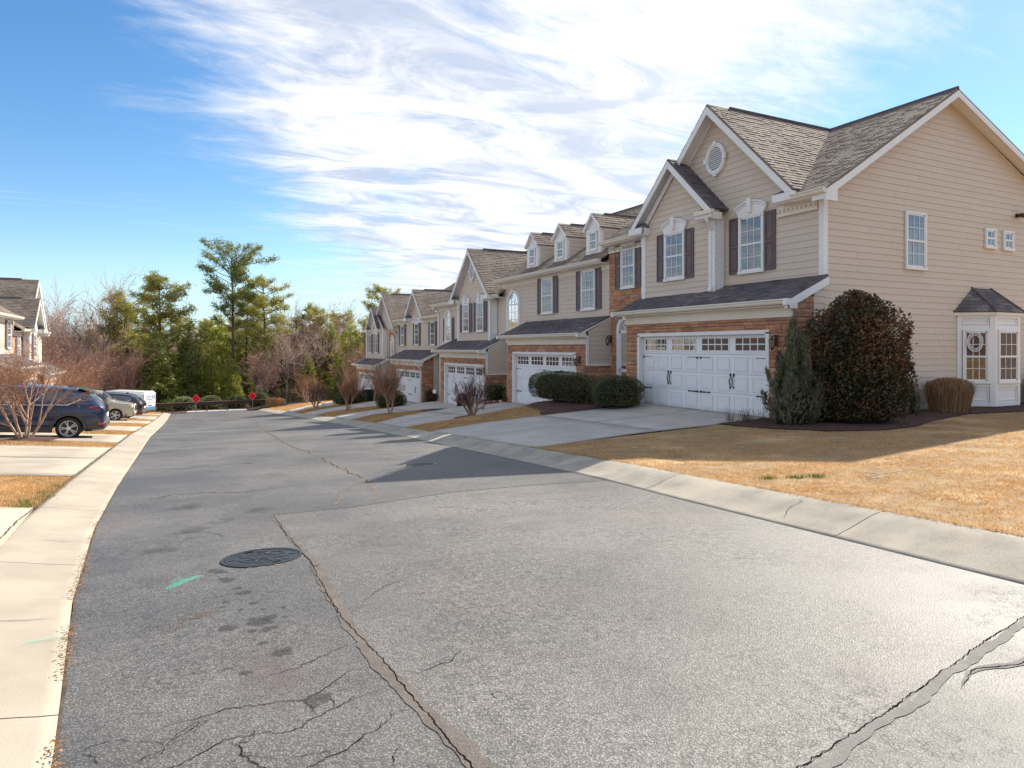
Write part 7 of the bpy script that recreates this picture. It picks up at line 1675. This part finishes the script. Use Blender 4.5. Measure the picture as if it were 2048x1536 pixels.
def shell_bush(name, label, loc, rx, ry, h, leafm, n, ls, seed, power=2.3, cat='shrub', group=None, bottom=.06, lump=.12, core=True, widest=.4, skirt=.75):
    """leafy shrub: leaves through the outer shell of a squarish rounded body"""
    e = empty(name, loc); tag(e, label, cat, group); mb = MB(); r2 = random.Random(seed)
    def R_(f):   # radius factor at relative height
        if f < widest: return skirt + (1 - skirt) * math.sin(f / widest * math.pi / 2)
        t = (f - widest) / (1 - widest); return max(0., 1 - t ** power) ** (1 / power)
    for _ in range(n):
        f = r2.random(); f = bottom + (1 - bottom) * f; a = r2.uniform(0, 6.283)
        if r2.random() < .22: # top cap
            f = 1 - (1 - widest) * r2.random() ** 2.2
        rf = R_(f); dep = 1 - .26 * r2.random() ** 1.6; lp = 1 + lump * mnoise.noise(Vector((math.cos(a) * 1.8 + seed, math.sin(a) * 1.8, f * h * 1.6))) + lump * .6 * mnoise.noise(Vector((math.cos(a) * 5 + seed, math.sin(a) * 5, f * h * 4.)))
        out = r2.random() < .03; k = (rf * dep if not out else rf * 1.03) * lp; fz = f * (dep if f > widest else 1) * (1 + .3 * (lp - 1))
        c = Vector((rx * k * math.cos(a), ry * k * math.sin(a), h * min(1.03, fz)))
        nrm = Vector((math.cos(a) / rx, math.sin(a) / ry, (f - widest * .9) * 1.6 / h)).normalized(); d = (nrm * .55 + Vector((r2.gauss(0, .6), r2.gauss(0, .6), r2.gauss(.25, .6)))).normalized(); s_ = d.cross(Vector((r2.gauss(0, 1), r2.gauss(0, 1), r2.gauss(0, 1)))).normalized(); L = ls * r2.uniform(.6, 1.25); up = d.cross(s_) * L * .12
        t = .48 + .75 * mnoise.noise(Vector((c.x * 1.6, c.y * 1.6, c.z * 1.6 + seed))) + r2.gauss(0, .27)
        mb.add([c - d * L * .5, c + s_ * L * .26 + up, c + d * L * .5, c - s_ * L * .26 + up], [(0, 1, 2), (0, 2, 3)], min(1, max(0, t)))
    mb.build('leaves', leafm, e)
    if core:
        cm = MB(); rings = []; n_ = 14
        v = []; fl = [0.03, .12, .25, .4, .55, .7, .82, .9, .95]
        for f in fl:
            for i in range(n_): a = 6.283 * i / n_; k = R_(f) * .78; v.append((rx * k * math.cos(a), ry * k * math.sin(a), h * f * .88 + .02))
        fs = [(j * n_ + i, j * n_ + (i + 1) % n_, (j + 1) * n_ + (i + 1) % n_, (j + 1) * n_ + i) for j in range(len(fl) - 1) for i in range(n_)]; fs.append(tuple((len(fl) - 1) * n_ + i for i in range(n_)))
        cm.add(v, fs); cm.build('dark_core', COREM, e)  # solid dark body that stops the view through the leaves
    return e
b = shell_bush('large_holly', 'large dark bronze-leaved bush, tallest plant at the corner of the nearest house', (13.85, 10.1, T(13.85, 10.1) + .02), 1.12, 1.10, 2.96, HOLLY, 24000, .085, 3, power=2.05, bottom=.06, lump=.24, widest=.42, skirt=.78)
st_ = MB(); 
for k in range(5): a = k * 1.3; st_.tube([(.08 * math.cos(a), .08 * math.sin(a), -.05), (.35 * math.cos(a), .35 * math.sin(a), .5)], [.035, .025], 6)
st_.build('stems', BARK_G, b)
shell_bush('round_shrub', 'small round dark green shrub tucked behind the large bronze bush', (16.5, 10.78, T(16.5, 10.7) + .03), .52, .46, 1.0, BOXW, 3600, .05, 4)
shell_bush('clipped_hedge', 'long clipped dark hedge hiding the lower part of the second garage door', (11.95, 19.85, T(12, 19.85) + .12), .68, 2.0, 1.0, BOXW, 15000, .045, 5, power=2.8, widest=.5, skirt=.86, cat='hedge')
shell_bush('clipped_shrub', 'rounded clipped shrub at the left edge of the nearest garage door', (12.25, 17.0, T(12.3, 17.0) + .05), .80, .80, .95, BOXW, 9000, .045, 6, power=2.6, widest=.5, skirt=.84)
shell_bush('box_shrub', 'small squarish box shrub in the stone-edged corner bed before the third house', (13.0, 27.5, T(13.0, 27.5) + .12), .48, .50, .72, BOXW, 2600, .05, 7, power=3.2, widest=.6, skirt=.9)
shell_bush('dark_shrub', 'dark ragged shrub against the stone base left of the third garage', (13.55, 37.4, T(13.5, 37.4)), .42, .42, .85, HOLLY, 1300, .07, 8)
shell_bush('clipped_shrub', 'broad dark clipped shrub beneath the fourth garage door', (12.2, 40.9, T(12.2, 40.9)), 1.0, 1.1, 1.15, BOXW, 4200, .075, 9, power=2.6)
shell_bush('clipped_shrub', 'broad dark clipped shrub in front of the farthest garage door', (12.3, 51.6, T(12.3, 51.6)), 1.2, 1.25, 1.15, BOXW, 3600, .09, 10, power=2.6)
shell_bush('clipped_shrub', 'smaller dark clipped shrub left of the broad one by the farthest garage', (12.3, 55.0, T(12.3, 55.0)), .8, .8, .95, BOXW, 1800, .09, 11, power=2.6)
shell_bush('dark_shrub', 'thin dark shrub in the bed right of the red-twigged tree', (12.6, 30.3, T(12.6, 30.3) + .1), .32, .32, .8, HOLLY, 800, .06, 12)
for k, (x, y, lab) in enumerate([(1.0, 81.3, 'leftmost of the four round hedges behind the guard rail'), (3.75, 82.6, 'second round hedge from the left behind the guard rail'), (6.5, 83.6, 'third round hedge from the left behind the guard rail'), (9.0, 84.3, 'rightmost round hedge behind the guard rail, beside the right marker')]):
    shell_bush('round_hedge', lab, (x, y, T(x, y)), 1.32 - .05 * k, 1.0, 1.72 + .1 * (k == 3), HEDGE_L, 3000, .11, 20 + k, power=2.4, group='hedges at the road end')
def reed_bush(name, label, loc, rx, ry, h, m, n, seed, w=.004, flat=True):
    e = empty(name, loc); tag(e, label, 'shrub', None); mb = MB(); r2 = random.Random(seed)
    for _ in range(n):
        a = r2.uniform(0, 6.283); q = math.sqrt(r2.random()); bx, by = rx * .86 * q * math.cos(a), ry * .86 * q * math.sin(a); tx, ty = rx * q * math.cos(a) + r2.gauss(0, .05), ry * q * math.sin(a) + r2.gauss(0, .05)
        top = h * (1 - .18 * q ** 3) * r2.uniform(.72, 1.03); z0 = 0 if r2.random() < .5 else r2.uniform(0, h * .7); f0 = z0 / h
        p0 = Vector((bx + (tx - bx) * f0, by + (ty - by) * f0, z0)); p1 = Vector((tx, ty, top)); dr = Vector((r2.gauss(0, .10), r2.gauss(0, .10), -abs(r2.gauss(0, .07)))); s_ = Vector((r2.gauss(0, 1), r2.gauss(0, 1), 0)).normalized() * w
        mb.add([p0 - s_, p0 + s_, p1 + s_, p1 - s_, p1 + dr], [(0, 1, 2, 3), (3, 2, 4)], min(1, max(0, top / h * .6 + r2.gauss(.05, .25))))
    mb.build('blades', m, e); c = MB(); n_ = 12; v = [(rx * k * math.cos(6.283 * i / n_), ry * k * math.sin(6.283 * i / n_), z) for k, z in ((.5, .02), (.66, h * .4), (.74, h * .72), (.5, h * .82)) for i in range(n_)]; c.add(v, [(j * n_ + i, j * n_ + (i + 1) % n_, (j + 1) * n_ + (i + 1) % n_, (j + 1) * n_ + i) for j in range(3) for i in range(n_)] + [tuple(3 * n_ + i for i in range(n_))]); c.build('core', simple('reed_core', (.06, .03, .018), 1.), e)
reed_bush('rusty_shrub', 'rusty brown dried-grass bush left of the side bay window', (18.35, 10.62, T(18.3, 10.6) + .03), .66, .45, .93, REED, 9000, 1)
reed_bush('rusty_shrub', 'rusty brown dried-grass bush cut off by the right frame edge past the bay window', (23.6, 10.7, T(23.6, 10.7) + .03), .7, .5, .95, REED, 5000, 2)
reed_bush('orange_shrub', 'orange-brown rounded bush in front of the low block wall at the road end', (10.2, 79.4, T(10.2, 79.4)), .95, .8, 1.05, REEDO, 3500, 3, .012)
reed_bush('orange_shrub', 'orange-brown scrub at the left end of the guard rail', (-2.6, 78.6, T(-2.6, 78.6)), 1.1, .8, .9, REEDO, 3000, 4, .012)
def juniper():
    e = empty('juniper', (12.58, 10.70, T(12.6, 10.75) + .03)); e.scale = (1.22, 1.22, 1.04); tag(e, 'ragged upright juniper in front of the right corner of the nearest garage', 'shrub'); mb = MB(); r2 = random.Random(15); tr = MB()
    spires = [(0, 0, 2.3, .34)] + [(r2.uniform(-.44, .44), r2.uniform(-.44, .44), r2.uniform(.9, 1.95), r2.uniform(.17, .29)) for _ in range(26)] + [(-.62, .0, 1.25, .09), (.60, -.25, 1.1, .16), (.5, .2, .9, .18), (-.5, -.3, .8, .16), (-.35, .35, .7, .2), (.1, -.5, .9, .2)]
    for (x, y, h, rr) in spires:
        base = Vector((x * .35, y * .35, 0)); top = Vector((x * 1.05 + .1 * x, y * 1.05, h)); tr.tube([base, base.lerp(top, .5), top], [.03, .02, .006], 4, cap=False)
        for _ in range(int(1000 * rr * h / .5)):
            f = r2.random() ** .8; c = base.lerp(top, f); q = rr * (1 - f) ** .6 * (.35 + .65 * r2.random()) * (.7 + .5 * min(1, f * 4)); a = r2.uniform(0, 6.28); c = c + Vector((math.cos(a) * q, math.sin(a) * q, 0)); d = Vector((math.cos(a) * .35, math.sin(a) * .35, 1)) + Vector((r2.gauss(0, .3), r2.gauss(0, .3), r2.gauss(0, .2))); d.normalize()
            s_ = d.orthogonal().normalized(); s_.rotate(Matrix.Rotation(r2.uniform(0, 6.28), 3, d)); L = r2.uniform(.06, .13); mb.add([c - s_ * L * .13, c + s_ * L * .13, c + d * L + s_ * .0], [(0, 1, 2)], min(1, max(0, .35 + .4 * mnoise.noise(c * 4) + r2.gauss(0, .2) + .2 * (q / max(rr, .01)))))
    mb.build('foliage', JUN, e); tr.build('stems', BARK_G, e)
    c = MB(); n_ = 10; v = [(.42 * k * math.cos(.628 * i), .42 * k * math.sin(.628 * i), z) for k, z in ((.7, 0), (.8, .5), (.6, 1.0), (.3, 1.5)) for i in range(n_)]; c.add(v, [(j * n_ + i, j * n_ + (i + 1) % n_, (j + 1) * n_ + (i + 1) % n_, (j + 1) * n_ + i) for j in range(3) for i in range(n_)]); c.build('dark_core', COREM, e)
juniper()
def weeds():
    mb = MB(); r2 = random.Random(9)
    for cx, cy in ((12.05, 12.1), (12.3, 11.9), (12.1, 11.6), (12.5, 11.5)):
        for _ in range(40):
            p = Vector((cx + r2.gauss(0, .08), cy + r2.gauss(0, .08), T(cx, cy) + .05)); d = Vector((r2.gauss(0, .3), r2.gauss(0, .3), 1)).normalized(); L = r2.uniform(.08, .3); mb.tube([p, p + d * L], [.003, .0015], 3, cap=False); q = p + d * L; mb.add([q, q + Vector((.02, .01, .01)), q + Vector((0, .01, .04))], [(0, 1, 2)])
    tag(mb.build('dry_weeds', simple('weed', (.12, .075, .05), .9)), kind='stuff')
weeds()
def bed_stones():
    e = empty('stone_edging', (12.2, 27.5, 0)); tag(e, 'curved stone edging around the small box shrub bed', 'edging'); r2 = random.Random(3)
    for i in range(14):
        t = i / 13; x = 12.95 - .95 * math.sin(t * 3.14); y = 26.75 + 1.7 * t; a = MB(); a.cbox(-.10, .10, -.07, .07, -.06, .12 + r2.uniform(-.01, .02), .02); a.build('stone', STONE, e, loc=(x - 12.2, y - 27.5, T(x, y)), rz=r2.uniform(0, 3))
bed_stones()
